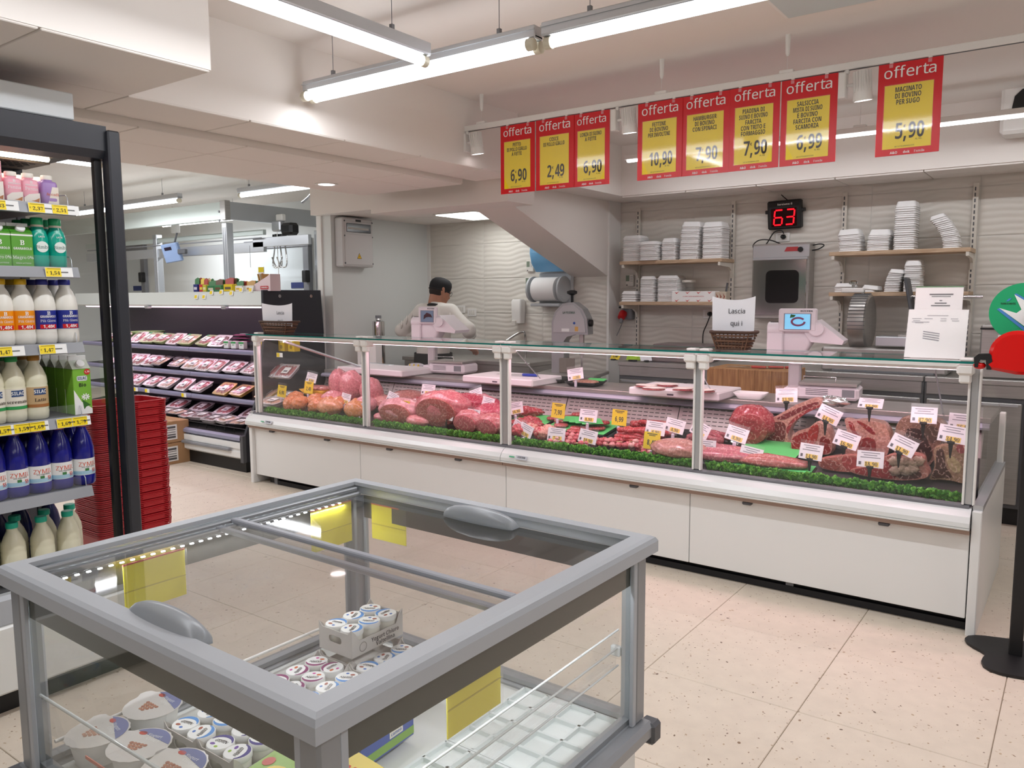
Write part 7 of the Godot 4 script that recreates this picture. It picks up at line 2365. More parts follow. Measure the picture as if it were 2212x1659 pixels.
func red_baskets() -> void:
	# a stack of nested red shopping baskets; each basket is a thing
	var t = thing("shopping_basket", "red plastic shopping basket in the tall nested stack", "basket", Vector3.ZERO, 0, "stacked red shopping baskets")
	var m: StandardMaterial3D = mats.red_plastic
	var w = 0.3
	var d = 0.44
	var h = 0.22
	part("wall", loft(geo(), [rrect(w * 0.8, d * 0.84, 0.04, 0.0, 4), rrect(w * 0.97, d * 0.97, 0.04, h - 0.03, 4), rrect(w * 0.985, d * 0.985, 0.04, h - 0.028, 4), rrect(w, d, 0.04, h, 4), rrect(w * 0.95, d * 0.96, 0.04, h, 4), rrect(w * 0.93, d * 0.95, 0.04, h - 0.03, 4), rrect(w * 0.78, d * 0.82, 0.035, 0.004, 4)], true, false), m, t)
	for k in 4:
		var y = h - 0.003 - k * 0.0112
		var ring = rrect(w + 0.012 - k * 0.002, d + 0.012 - k * 0.002, 0.042, y, 4)
		part("rim_rib", tube(geo(), ring, 0.0042, 5, true), m, t)
	for s in [-1, 1]:
		var bs = Basis(Vector3(0, 0, -s), Vector3.UP, Vector3(s, 0, 0))
		part("grip_plate", bev(geo(), Vector3(s * (w / 2 + 0.003), h - 0.024, 0.09), Vector3(0.006, 0.034, 0.1), 0.002), m, t)
		part("grip_plate", bev(geo(), Vector3(s * (w / 2 + 0.003), h - 0.024, -0.1), Vector3(0.006, 0.034, 0.13), 0.002), m, t)
		part("pivot", lathe(geo(), [Vector2(0.008, 0), Vector2(0.008, 0.004)], 12, place(Vector3(s * (w / 2 + 0.004), h - 0.024, 0.0), Basis(Vector3.UP, Vector3(s, 0, 0), Vector3.FORWARD))), paint("4a0a10", 0.5), t)
	var top: Vector3 = on_y(368, 848, 0.985)
	var at = Vector3(top.x - w / 2 - 0.01, 0.003, top.z + d / 2 + 0.02)
	var n = 17
	for k in n:
		var p = at + Vector3(0.002 * sin(k * 2.1), 0.0455 * k, 0.002 * cos(k * 1.3))
		if k == 0:
			t.position = p
		else:
			again(t, p, 0.004 * sin(k * 3.0), "topmost red shopping basket of the stack, open at the top" if k == n - 1 else "")


func ticket_stand() -> void:
	# red ticket dispenser on a black post with a round green sign
	var bp: Vector3 = on_y(2193, 1418, 0.0)
	var t = thing("ticket_stand", "black post on a wavy floor plate carrying the ticket dispenser", "stand", Vector3(bp.x, 0, bp.z))
	var o = PackedVector2Array()
	for k in 40:
		var a = TAU * k / 40
		var r = 0.2 + 0.035 * sin(a * 3 + 0.4) + 0.02 * sin(a * 5)
		o.append(Vector2(cos(a) * r * 1.0, sin(a) * r))
	part("floor_plate", extrude(geo(), o, 0.012, place(Vector3(0.03, 0.007, 0.02), Basis(Vector3.RIGHT, Vector3(0, 0, -1), Vector3.UP)), true), mats.black, t)
	part("post", bev(geo(), Vector3(0, 0.75, 0), Vector3(0.05, 1.48, 0.05), 0.004), mats.black, t)
	var dp: Vector3 = on_z(2188, 766, bp.z + 0.05)
	var d = thing("ticket_dispenser", "glossy red round ticket dispenser with black mouth", "dispenser", Vector3(dp.x, dp.y, bp.z + 0.06))
	d.scale = Vector3.ONE * 0.8
	var pr = PackedVector2Array()
	for k in 25:
		var a = lerpf(-0.2 * PI, 1.12 * PI, k / 24.0)
		pr.append(Vector2(0.02 + cos(a) * 0.125, 0.0 + sin(a) * 0.125))
	pr.append(Vector2(-0.115, -0.06))
	pr.append(Vector2(-0.1, -0.078))
	pr.append(Vector2(0.02, -0.1))
	pr.append(Vector2(0.1, -0.1))
	part("shell", rounded_slab(pr, 0.07, 0.018), mats.dispenser_red, d)
	part("mouth", extrude(geo(), PackedVector2Array([Vector2(-0.165, -0.07), Vector2(-0.17, -0.02), Vector2(-0.15, 0.0), Vector2(-0.1, 0.004), Vector2(-0.085, -0.01), Vector2(-0.09, -0.08), Vector2(-0.11, -0.08), Vector2(-0.115, -0.03), Vector2(-0.145, -0.03), Vector2(-0.15, -0.07)]), 0.06, place(Vector3(0.0, 0.0, 0.002))), mats.black, d)
	part("tongue", lump(geo(), Vector3(-0.145, -0.062, 0.0), Vector3(0.03, 0.02, 0.026), 0.0, 0.0, 16, 10), mats.dispenser_red, d)
	part("ticket", box(geo(), Vector3(-0.13, -0.04, 0.0), Vector3(0.03, 0.012, 0.03), turned(0, 0, 0.3)), mats.print_white, d)
	var sp: Vector3 = on_z(2213, 675, bp.z - 0.02)
	var s = thing("round_sign", "round green sign with white arrow above the ticket dispenser", "sign", Vector3(sp.x, sp.y, bp.z - 0.03))
	s.scale = Vector3(0.57, 0.6, 1.0)
	part("disc", extrude(geo(), ellipse(0.45, 0.41, 48), 0.006), paint("18a56b", 0.5), s)
	part("arrow_shade", extrude(geo(), PackedVector2Array([Vector2(-0.175, 0.02), Vector2(-0.16, 0.03), Vector2(0.05, -0.14), Vector2(0.03, -0.15)]), 0.002, place(Vector3(0, 0, 0.0042))), paint("4a86c9"), s)
	part("arrow", extrude(geo(), PackedVector2Array([Vector2(-0.16, 0.03), Vector2(-0.05, -0.005), Vector2(-0.02, 0.02), Vector2(-0.07, 0.125), Vector2(0.1, 0.02), Vector2(0.1, -0.14), Vector2(0.05, -0.13)]), 0.002, place(Vector3(0, 0, 0.0046))), mats.print_white, s)
	part("arrow_shade", extrude(geo(), PackedVector2Array([Vector2(-0.07, 0.125), Vector2(-0.058, 0.132), Vector2(0.1, 0.035), Vector2(0.1, 0.018)]), 0.002, place(Vector3(0, 0, 0.005))), paint("4a86c9"), s)
	text(s, "TURN-O-MATIC", 0.012, place(Vector3(-0.105, 0.06, 0.0045)), mats.print_black, "bold", 0.8)
	part("bird", extrude(geo(), PackedVector2Array([Vector2(-0.12, 0.075), Vector2(-0.1, 0.08), Vector2(-0.085, 0.1), Vector2(-0.105, 0.095)]), 0.002, place(Vector3(0, 0, 0.0042))), paint("4a86c9"), s)
	part("bracket", bev(geo(), Vector3((bp.x - sp.x) / 0.57, -0.2, -0.012), Vector3(0.06, 0.12, 0.012), 0.003), mats.black, s)


func rounded_slab(poly: PackedVector2Array, depth: float, r: float) -> SurfaceTool:
	# an outline made thick with rounded rims
	var mid = Vector2.ZERO
	for p in poly:
		mid += p
	mid /= poly.size()
	var rings = []
	for q in [[0.0, -1.0, 1], [0.3, -0.85, 1], [0.8, -0.35, 1], [1.0, 0.0, 1], [1.0, 0.0, -1], [0.8, -0.35, -1], [0.3, -0.85, -1], [0.0, -1.0, -1]]:
		var ring = []
		var zz: float = q[2] * (depth / 2 - r + r * (1.0 - q[0]) if true else 0.0)
		for p in poly:
			var dir: Vector2 = (p - mid)
			var v: Vector2 = p - dir.normalized() * r * (1.0 - q[0])
			ring.append(Vector3(v.x, v.y, zz))
		rings.append(ring)
	return loft(geo(), rings)


# ---------- what lies in the counter ----------
func zone(scale: float, ox: float, oy: float, pts: Array) -> Array:
	return pts.map(func(p): return Vector2(ox + p[0] * scale, oy + p[1] * scale))


func cut(label: String, out: Array, z: float, thick: float, fat: String, fields: Array, grp := "") -> Node3D:
	# a joint of meat standing on its edge: outline on its cut face, rounded and uneven, with lean and bone as proud fields
	var pts = []
	var lo = 9.0
	var mid = Vector3.ZERO
	for p in out:
		var q: Vector3 = on_z(p.x, p.y, z)
		pts.append(q)
		lo = minf(lo, q.y)
		mid += q
	mid /= pts.size()
	var floor_y = deck_y(z) + 0.012
	var hi = -9.0
	for q in pts:
		hi = maxf(hi, q.y)
	var base = Vector3(mid.x, floor_y, z)
	var loc = func(q: Vector3) -> Vector3:
		var y = q.y
		var f = clampf((y - lo) / maxf(hi - lo, 0.01), 0, 1)
		y = lerpf(floor_y, hi, f)
		return Vector3(q.x - base.x, y - base.y, 0)
	var t = thing("beef_joint", label, "meat", base, 0, grp)
	var poly = []
	for i in pts.size():
		poly.append(loc.call(pts[i]))
	var fine = []
	for i in poly.size():
		var p0: Vector3 = poly[(i - 1 + poly.size()) % poly.size()]
		var p3: Vector3 = poly[(i + 2) % poly.size()]
		for k in 4:
			fine.append((poly[i] as Vector3).cubic_interpolate(poly[(i + 1) % poly.size()], p0, p3, k / 4.0))
	var c = Vector3.ZERO
	for p in fine:
		c += p
	c /= fine.size()
	var rings = []
	for q in [[0.985, 0.0], [1.0, -0.006], [1.02, -thick * 0.3], [0.98, -thick * 0.7], [0.86, -thick * 0.95], [0.6, -thick]]:
		var ring = []
		for p in fine:
			var n = 1.0 + 0.05 * noise.get_noise_3d(p.x * 14, p.y * 14, q[1] * 14 + z * 5) * (0.0 if q[1] == 0.0 else 1.0)
			var v: Vector3 = c + (p - c) * q[0] * n
			v.y = maxf(v.y, 0.0)
			ring.append(v + Vector3(0, 0, q[1]))
		rings.append(ring)
	var side = loft(geo(), rings, false)
	var back = PackedVector2Array()
	part("fat", side, meat_mat(fat), t)
	var face = PackedVector2Array()
	for p in rings[0]:
		face.append(Vector2(p.x, p.y))
	part("cut_face", extrude(geo(), face, 0.002, place(Vector3(0, 0, -0.001))), meat_mat(fat), t)
	for f in fields:
		var fp = PackedVector2Array()
		for p in f[0]:
			var v: Vector3 = loc.call(on_z(p.x, p.y, z))
			fp.append(Vector2(v.x, v.y))
		var sm = PackedVector2Array()
		for i in fp.size():
			for k in 3:
				sm.append(fp[i].cubic_interpolate(fp[(i + 1) % fp.size()], fp[(i - 1 + fp.size()) % fp.size()], fp[(i + 2) % fp.size()], k / 3.0))
		part(f[2] if f.size() > 2 else "lean", extrude(geo(), sm, 0.003, place(Vector3(0, 0, 0.0012))), meat_mat(f[1]), t)
	return t


func joint(label: String, u: float, v: float, z: float, r: Vector3, hex: String, rough := 0.22, turn := 0.0, called := "pork_joint", face := "", grp := "") -> Node3D:
	# a rounded piece of meat lying on the deck, optionally with a flat cut face of another colour
	var p: Vector3 = on_z(u, v, z)
	var y = deck_y(z) + 0.012
	var t = thing(called, label, "meat", Vector3(p.x, y, z), turn, grp)
	r *= Vector3(1.12, 1.2, 1.05)
	t.rotation.x = atan(DECK_S)
	t.position.y += 0.008
	part("flesh", lump(geo(), Vector3(0, r.y * 1.0, 0), r, rough, u * 0.13, 26, 18), meat_mat(hex), t)
	if face:
		var f = lathe(geo(), [Vector2(r.y * 0.9, 0), Vector2(r.y * 0.88, 0.012), Vector2(r.y * 0.6, 0.02)], 24, place(Vector3(0, r.y * 0.92, r.z * 0.78), turned(PI / 2) * Basis.from_scale(Vector3(r.x / r.y * 0.82, 1, 0.92))))
		part("cut_face", f, meat_mat(face), t)
	return t


func black_tray(x0: float, x1: float, z0: float, z1: float, label: String, paper := false) -> void:
	var c = Vector3((x0 + x1) / 2, deck_y((z0 + z1) / 2) + 0.002, (z0 + z1) / 2)
	var t = thing("serving_tray", label, "tray", c, 0, "black serving trays in the counter")
	t.rotation.x = atan(DECK_S)
	var w = x1 - x0
	var d = absf(z1 - z0)
	part("tray", loft(geo(), [rrect(w * 0.94, d * 0.9, 0.02, 0, 3), rrect(w, d, 0.025, 0.03, 3), rrect(w * 0.97, d * 0.96, 0.02, 0.03, 3), rrect(w * 0.9, d * 0.86, 0.02, 0.006, 3)]), mt("tray_black", "16161a", 0.3), t)
	if paper:
		part("green_sheet", box(geo(), Vector3(0, 0.034, 0), Vector3(w * 0.96, 0.002, d * 0.94)), mats.green_paper, t)


func price_tag(u: float, v: float, z: float, price: String, yellow: bool, roll := 0.0, lean := -0.2, yaw := 0.0, black := true, s := 1.0) -> void:
	var p: Vector3 = on_z(u, v, z)
	var where = "fresh meat"
	var t = thing("price_tag", ("yellow" if yellow else "white") + " price card reading %s stuck among the meat%s" % [price, " on a black spike" if black else " in a clear clip"], "price card", p, yaw, ("yellow" if yellow else "white") + " price cards in the meat counter")
	var b = turned(lean, 0, roll)
	var w = (0.1 if yellow else 0.122) * s
	var h = (0.1 if yellow else 0.082) * s
	part("card", box(geo(), Vector3.ZERO, Vector3(w, h, 0.0015), b), mats.yellow_card if yellow else mt("tag_white", "efecf1", 0.5), t)
	var f = func(x: float, y: float, k := 0.0014) -> Transform3D: return place(b * Vector3(x, y, k), b)
	if yellow:
		text(t, price, 0.03 * s, f.call(0, -0.012), mats.print_black, "bold", 0.72)
		part("small_print", patch(geo(), w * 0.62, 0.006, f.call(0, h * 0.4)), paint("6a5a08"), t)
		part("small_print", patch(geo(), w * 0.4, 0.005, f.call(0, h * 0.31)), paint("6a5a08"), t)
	else:
		part("price_field", patch(geo(), w * 0.52, h * 0.3, f.call(w * 0.06, -h * 0.3)), mt("field_yellow", "f2cf55", 0.5), t)
		text(t, price, 0.02 * s, f.call(w * 0.04, -h * 0.3, 0.0018), mats.print_black, "serif-bold", 0.85)
		for k in 3:
			part("small_print", patch(geo(), w * [0.7, 0.5, 0.75][k], 0.0035, f.call(0, h * (0.38 - 0.14 * k))), paint("7d7a86"), t)
		part("code_mark", patch(geo(), w * 0.1, w * 0.13, f.call(-w * 0.38, -h * 0.27)), paint("55525e"), t)
	part("sleeve", patch(geo(), w * 1.04, h * 1.22, f.call(0, h * 0.1, 0.0026)), mats.film, t)
	var low = b * Vector3(0, -h / 2, 0)
	if black:
		part("clamp", bev(geo(), low, Vector3(0.034, 0.014, 0.014), 0.003, b), mats.black, t)
		part("spike", loft(geo(), [ring_to(rrect(0.022, 0.01, 0.003, 0, 2), place(low)), ring_to(rrect(0.006, 0.004, 0.001, -0.075, 2), place(low))]), mats.black, t)
	else:
		part("clip", bev(geo(), low + Vector3(0, -0.008, 0), Vector3(0.05, 0.016, 0.012), 0.004, b), mats.acrylic, t)
		part("clip_foot", bev(geo(), low + Vector3(0, -0.03, 0.004), Vector3(0.02, 0.05, 0.014), 0.005), mt("clip_clear", "cfc9d6", 0.12), t)


func sausage(label: String, path: Array, r: float, hex: String, grp: String) -> void:
	var t = thing("sausage", label, "sausage", path[0], 0, grp)
	var pts = curve(path.map(func(p): return p - path[0]), 5)
	var rad = []
	for i in pts.size():
		var e = minf(i, pts.size() - 1 - i)
		rad.append(r * (0.45 if e == 0 else 0.85 if e == 1 else 1.0) * (1.0 + 0.06 * sin(i * 0.7)))
	part("casing", tube(geo(), pts, rad, 9), meat_mat(hex), t)


func parsley(x0: float, x1: float, label: String) -> void:
	var t = thing("parsley_garland", label, "garnish", Vector3((x0 + x1) / 2, 0, 0), 0, "parsley garlands along the counter")
	var leaf = geo()
	leaf.set_smooth_group(-1)
	for k in 3:
		var b = turned(0.35 * (k - 1), (k - 1) * 0.9, 0)
		var tip = b * Vector3(0, 0.018, 0.004)
		var l = b * Vector3(-0.008, 0.011, -0.002)
		var r = b * Vector3(0.008, 0.011, -0.002)
		var m = b * Vector3(0, 0.01, 0.004)
		tri(leaf, Vector3.ZERO, m, l)
		tri(leaf, Vector3.ZERO, r, m)
		tri(leaf, m, tip, l)
		tri(leaf, m, r, tip)
	var lm = mesh_of(leaf)
	var rr = RandomNumberGenerator.new()
	rr.seed = int(absf(x0) * 1000)
	for kind in 2:
		var mm = MultiMesh.new()
		mm.transform_format = MultiMesh.TRANSFORM_3D
		mm.mesh = lm
		var n = int((x1 - x0) * 900)
		mm.instance_count = n
		for i in n:
			var x = rr.randf_range(x0, x1)
			var bump = 0.75 + 0.45 * noise.get_noise_1d(x * 14.0)
			var a = rr.randf_range(0, TAU)
			var q = sqrt(rr.randf()) * bump
			var c = Vector3(x - t.position.x, 0.604 + sin(a) * 0.026 * q + 0.012 * bump, -4.112 + cos(a) * 0.034 * q)
			mm.set_instance_transform(i, Transform3D(Basis.from_euler(Vector3(rr.randf_range(-1.2, 1.2), rr.randf() * TAU, rr.randf_range(-1.2, 1.2))).scaled(Vector3.ONE * rr.randf_range(0.8, 1.35)), c))
		var o = MultiMeshInstance3D.new()
		o.name = "leaves"
		o.multimesh = mm
		var lmn = mt("parsley_%d" % kind, ["6fb040", "4c8f34"][kind], 0.5)
		lmn.backlight_enabled = true
		lmn.backlight = Color(0.1, 0.25, 0.05)
		o.material_override = lmn
		o.set_meta("kind", "stuff")
		t.add_child(o, true)
	part("stem", tube(geo(), [Vector3(x0 - t.position.x, 0.604, -4.112), Vector3(x1 - t.position.x, 0.604, -4.112)], 0.006, 6), paint("3f6a2a"), t)


func counter_goods() -> void:
	var ps = [on_z(556, 850, -4.05).x, on_z(788, 850, -4.05).x, on_z(1090, 850, -4.05).x, on_z(1507, 880, -4.05).x, on_z(2101, 920, -4.05).x]
	var pw = ["before the chicken", "before the pork joints", "before skewers and sausages", "before the beef joints"]
	for i in 4:
		parsley(ps[i] + 0.04, ps[i + 1] - 0.03, "curly green parsley garland " + pw[i])
	# --- chicken end ---
	var ch = "d88a58"
	for a in [[640, 862, -4.32, 0.3], [684, 862, -4.32, 0.1], [650, 885, -4.22, 0.2], [690, 886, -4.22, -0.1], [632, 886, -4.2, 0.5], [712, 872, -4.28, 0.3], [733, 868, -4.3, 0.0], [772, 868, -4.3, 0.2]]:
		var o = joint("chicken thigh with skin and dark hollow in the pile of thighs", a[0], a[1], a[2], Vector3(0.062, 0.05, 0.08), ch, 0.2, a[3], "chicken_thigh", "", "chicken thighs in the counter")
		part("hollow", lathe(geo(), [Vector2(0.024, 0), Vector2(0.02, 0.008), Vector2(0.004, 0.004)], 14, place(Vector3(-0.02, 0.05, 0.072), turned(PI / 2 - 0.1, -0.25)), false, false), meat_mat("c47a58"), o)
	joint("pale plump chicken breast behind the parsley", 715, 892, -4.2, Vector3(0.11, 0.055, 0.075), "dc9a70", 0.12, 0.1, "chicken_breast")
	joint("plump chicken breast under a slanted white card", 772, 895, -4.19, Vector3(0.1, 0.06, 0.075), "d8925c", 0.12, -0.1, "chicken_breast")
	for a in [[625, 855, -4.42, "foam tray of chicken slices behind the yellow 6,90 card"], [590, 885, -4.24, "clear tray of pale poultry by the end post"]]:
		var p: Vector3 = on_z(a[0], a[1], a[2])
		var o = meat_pack("white chicken", 0.26, 0.17, a[3], "poultry trays in the counter")
		o.position = Vector3(p.x, deck_y(a[2]) + 0.035, a[2])
		o.rotation.x = 0.2
	var yt: Vector3 = on_z(690, 840, -4.5)
	var yo = thing("yellow_tray", "yellow foam tray heaped with pink poultry fillets", "tray", Vector3(yt.x, deck_y(-4.5) + 0.07, -4.5), 0.1)
	part("tray", loft(geo(), [rrect(0.2, 0.15, 0.02, 0, 3), rrect(0.3, 0.22, 0.03, 0.05, 3), rrect(0.285, 0.2, 0.03, 0.05, 3), rrect(0.19, 0.14, 0.02, 0.006, 3)]), paint("e8b43a", 0.5), yo)
	for k in 3:
		part("fillet", lump(geo(), Vector3(-0.07 + k * 0.07, 0.055, 0.0), Vector3(0.07, 0.025, 0.09), 0.2, k, 18, 10), meat_mat("c9817c"), yo)
	var tk = "d98f96"
	for a in [[765, 842, -4.5, 0.11, 0.12], [738, 843, -4.52, 0.085, 0.12], [722, 872, -4.36, 0.1, 0.06], [790, 870, -4.34, 0.09, 0.055], [806, 838, -4.5, 0.09, 0.1]]:
		var o = joint("thick pale pink veal shank slice with dark bone hollow", a[0], a[1], a[2], Vector3(a[3], a[4], 0.08), tk, 0.12, 0.2, "shank_slice", "", "veal shank slices in the counter")
		part("marrow", lathe(geo(), [Vector2(0.03, 0), Vector2(0.026, 0.01), Vector2(0.004, 0.005)], 14, place(Vector3(0.0, a[4] * 1.1, 0.066), turned(PI / 2) * Basis.from_scale(Vector3(0.8, 1, 1.5))), false, false), meat_mat("b8636c"), o)
	# --- pork ---
	var pk = "cf7f86"
	joint("pale trotter-like pork pieces in a black tray", 830, 855, -4.5, Vector3(0.14, 0.04, 0.09), "dfa09c", 0.35, 0, "pork_pieces")
	joint("brown-pink pressed ham block at the counter's rear", 882, 852, -4.62, Vector3(0.14, 0.05, 0.1), "b87872", 0.06, 0.3, "ham_block")
	joint("pork joint with fat cap under the yellow 6,90 card", 868, 893, -4.25, Vector3(0.16, 0.075, 0.1), "d99aa0", 0.16, 0.2, "pork_joint", "b56a62")
	joint("deep red beef fillet lying behind the pork", 920, 872, -4.42, Vector3(0.13, 0.06, 0.09), "a3313f", 0.22, 0.15, "beef_fillet", "8a2430")
	joint("large pork haunch with pink cut face at the front", 962, 893, -4.3, Vector3(0.21, 0.105, 0.12), "c8737a", 0.12, 0.1, "pork_haunch", "a85a56")
	joint("marbled pork loin end between two white cards", 1020, 908, -4.22, Vector3(0.12, 0.065, 0.08), "c77a7e", 0.1, 0.0, "pork_loin", "b9646a")
	joint("rounded pork loin end beside the counter post", 1068, 908, -4.22, Vector3(0.12, 0.06, 0.08), "c9787a", 0.1, -0.1, "pork_loin", "b9646a")
	joint("long deep pink pork shoulder at the rear", 1025, 870, -4.5, Vector3(0.22, 0.075, 0.11), "b9455c", 0.16, 0.1, "pork_shoulder")
	joint("dark pink pork muscle by the counter post", 1065, 888, -4.36, Vector3(0.14, 0.07, 0.09), "bb4a60", 0.16, -0.2, "pork_muscle")
	joint("flat pink pork slice hidden in the parsley", 838, 905, -4.2, Vector3(0.12, 0.03, 0.06), pk, 0.1, 0.0, "pork_slice")
	joint("smooth pink pork chop behind the parsley", 905, 908, -4.19, Vector3(0.1, 0.035, 0.06), "d88a8c", 0.1, 0.0, "pork_slice")
	# rolled pancetta: a spiral of fat and lean
	var pp: Vector3 = on_z(945, 858, -4.52)
	var pa = thing("rolled_pancetta", "rolled pancetta with spiral of fat on its end", "meat", Vector3(pp.x, deck_y(-4.55) + 0.1, -4.52), 0.5)
	part("roll", lathe(geo(), [Vector2(0.0, -0.16), Vector2(0.075, -0.155), Vector2(0.08, 0.0), Vector2(0.075, 0.078), Vector2(0.07, 0.08)], 26, place(Vector3.ZERO, turned(PI / 2 - 0.25))), meat_mat("d08f8a"), pa)
	var sp = []
	for k in 40:
		var a = k * 0.42
		var r = 0.012 + 0.0015 * k
		sp.append(turned(-0.25) * Vector3(cos(a) * r, sin(a) * r, 0.081))
	part("fat_spiral", tube(geo(), sp, 0.006, 6), paint("f0dcd6", 0.35), pa)
	part("end_face", disc(geo(), 0.07, 0.002, 24, place(turned(-0.25) * Vector3(0, 0, 0.078), turned(PI / 2 - 0.25))), meat_mat("c9646c"), pa)
	# --- trays of prepared meat ---
	black_tray(-3.26, -2.95, -4.66, -4.36, "black serving tray with minced steaks on green paper", true)
	black_tray(-2.93, -2.45, -4.68, -4.38, "black serving tray with hamburgers on green paper", true)
	black_tray(-2.43, -1.98, -4.62, -4.32, "black serving tray of reddish sausages")
	black_tray(-1.96, -1.64, -4.6, -4.3, "black serving tray of pale pink sausages")
	black_tray(-1.58, -1.24, -4.62, -4.34, "black serving tray with green paper by the rib joint", true)
	black_tray(-1.7, -1.1, -4.28, -4.16, "black serving tray of flat meat slices at the front", true)
	black_tray(-1.3, -0.62, -4.66, -4.42, "black serving tray under the large beef joints")
	for i in 7:
		var u: float = [1115, 1135, 1150, 1160, 1128, 1145, 1122][i]
		joint("red minced strip heaped on the tray by the post", u, 905, -4.4 - 0.03 * (i % 3), Vector3(0.06, 0.02 + 0.006 * (i % 2), 0.035), "b23442", 0.5, i * 0.7, "minced_strip", "", "minced meat strips")
	joint("long raw red beef strip lying behind the minced meat", 1135, 884, -4.6, Vector3(0.12, 0.035, 0.04), "a82b3c", 0.3, 0.4, "beef_strip")
	# hamburgers: round patties in a fan
	var hp = [[1196, 900, -4.56, 0], [1212, 902, -4.52, 0], [1230, 893, -4.62, 0], [1250, 890, -4.64, 1], [1247, 917, -4.42, 0], [1272, 914, -4.44, 0], [1292, 912, -4.46, 0], [1302, 905, -4.52, 1], [1263, 926, -4.36, 0], [1240, 927, -4.36, 0], [1282, 905, -4.54, 1], [1212, 914, -4.44, 0]]
	for i in hp.size():
		var a: Array = hp[i]
		var p: Vector3 = on_z(a[0], a[1], a[2])
		var o = thing("hamburger_patty", "round raw red hamburger patty on green paper", "meat", Vector3(p.x, deck_y(a[2]) + 0.04 + 0.018 * a[3], a[2]), i, "hamburger patties")
		part("patty", lathe(geo(), [Vector2(0.035, 0), Vector2(0.048, 0.004), Vector2(0.05, 0.012), Vector2(0.044, 0.02), Vector2(0.0, 0.022)], 22), meat_mat("b5454a"), o)
	for i in 5:
		var p: Vector3 = on_z(1225 + i * 14, 898 + i * 2, -4.55 + i * 0.02)
		var o = thing("green_sheet", "green paper sheet between the hamburgers", "paper", Vector3(p.x, deck_y(-4.55) + 0.062 + i * 0.004, -4.57 + i * 0.03), 0.3 + 0.1 * i, "green paper sheets")
		part("sheet", box(geo(), Vector3.ZERO, Vector3(0.14, 0.0015, 0.12), turned(0.15)), mats.green_paper, o)
	# sausages: coils in two heaps
	var rs = RandomNumberGenerator.new()
	rs.seed = 21
	for i in 30:
		var red = i < 19
		var j = i if red else i - 19
		var row = j % 6
		var z = -4.35 - row * 0.043
		var y = deck_y(z) + 0.03 + (j / 6) * 0.024 + 0.01 * sin(j * 1.7)
		var xa = (-2.4 if red else -1.95) + 0.04 * rs.randf()
		var n = 6 if red else 5
		var step = (0.36 if red else 0.25) / n * (0.85 if j / 6 else 1.0)
		var path = []
		for k in n:
			path.append(Vector3(xa + 0.03 * (j / 6) + k * step, y + 0.014 * sin(PI * k / (n - 1.0)) + rs.randf_range(-0.004, 0.004), z + rs.randf_range(-0.012, 0.012) * (1.0 if red else 2.2) - 0.03 * sin(PI * k / (n - 1.0)) * (1 if j % 2 else -1)))
		path.append(path[n - 1] + Vector3(0.012, -0.006, 0.034 if j % 2 else -0.034))
		sausage("thin red sausage in the glossy coiled heap" if red else "pale pink knotted sausage in the tray by the post", path, 0.0165 if red else 0.019, "b83f44" if red else "b0606a", "red sausages" if red else "pale sausages")
	# skewers along the front
	for i in 16:
		var u = 1215.0 + i * 17
		var z = -4.2 - 0.035 * (i % 4)
		var p: Vector3 = on_z(u, 960, z)
		var k = thing("meat_skewer", "wooden skewer of pink meat cubes lying behind the parsley", "meat", Vector3(p.x, deck_y(z) + 0.03 + 0.012 * (i % 3), z), 0.25 + 0.25 * sin(i * 1.9), "meat skewers")
		part("stick", tube(geo(), [Vector3(-0.12, 0, 0), Vector3(0.13, 0, 0)], 0.0022, 5), mt("stick_wood", "e3c79a", 0.6), k)
		for c in 5:
			part("cube", lump(geo(), Vector3(-0.08 + c * 0.038, 0, 0), Vector3(0.021, 0.018, 0.02), 0.3, i * 5 + c, 10, 7), meat_mat(["c9636a", "e3b0a8", "b74f58", "d58a88", "c9636a"][(c + i) % 5]), k)
	for i in 6:
		joint("rolled pink meat bundle with toothpick near the counter post", [1120, 1145, 1165, 1185, 1172, 1150][i], 942 + 4 * (i % 2), -4.22 - 0.05 * (i % 2), Vector3(0.045, 0.035, 0.04), ["c2434e", "dca090"][i / 3], 0.35, i, "meat_roll", "", "rolled meat bundles")
	joint("folded pale veined meat sheet in clear film by the post", 1470, 985, -4.2, Vector3(0.16, 0.045, 0.09), "b98478", 0.2, 0.1, "veined_meat")
	joint("flat pale pink carpaccio under film behind the parsley", 1560, 985, -4.24, Vector3(0.22, 0.035, 0.09), "b76a74", 0.12, 0.05, "carpaccio")
	joint("dull pink flat meat cut beside the carpaccio", 1660, 995, -4.22, Vector3(0.2, 0.03, 0.06), "b0645e", 0.15, 0.0, "carpaccio")
	joint("marbled beef roll wrapped in film before the grille", 1625, 935, -4.6, Vector3(0.12, 0.095, 0.1), "a8404a", 0.1, 0.2, "beef_roll", "b04a50")
	# --- beef joints ---
	var S := 0.3309
	var rib = zone(S, 1480, 720, [[460, 735], [480, 650], [520, 600], [600, 560], [700, 490], [800, 440], [868, 425], [892, 470], [840, 505], [760, 560], [705, 620], [672, 690], [668, 740], [690, 785], [600, 792], [500, 772]])
	var t1 = cut("huge beef rib joint with long curved bone pointing up", rib, -4.6, 0.1, "cf9a8c", [[zone(S, 1480, 720, [[540, 645], [590, 612], [645, 618], [655, 680], [640, 765], [565, 772], [520, 740], [528, 690]]), "6f2a2a"], [zone(S, 1480, 720, [[480, 660], [500, 640], [515, 690], [505, 755], [475, 735]]), "7a3430"], [zone(S, 1480, 720, [[600, 580], [740, 500], [850, 455], [868, 470], [760, 525], [650, 590]]), "7c2c34"], [zone(S, 1480, 720, [[660, 660], [700, 590], [800, 510], [880, 478], [885, 488], [800, 535], [705, 615], [672, 700]]), "9a3a3e", "rib_bone"]])
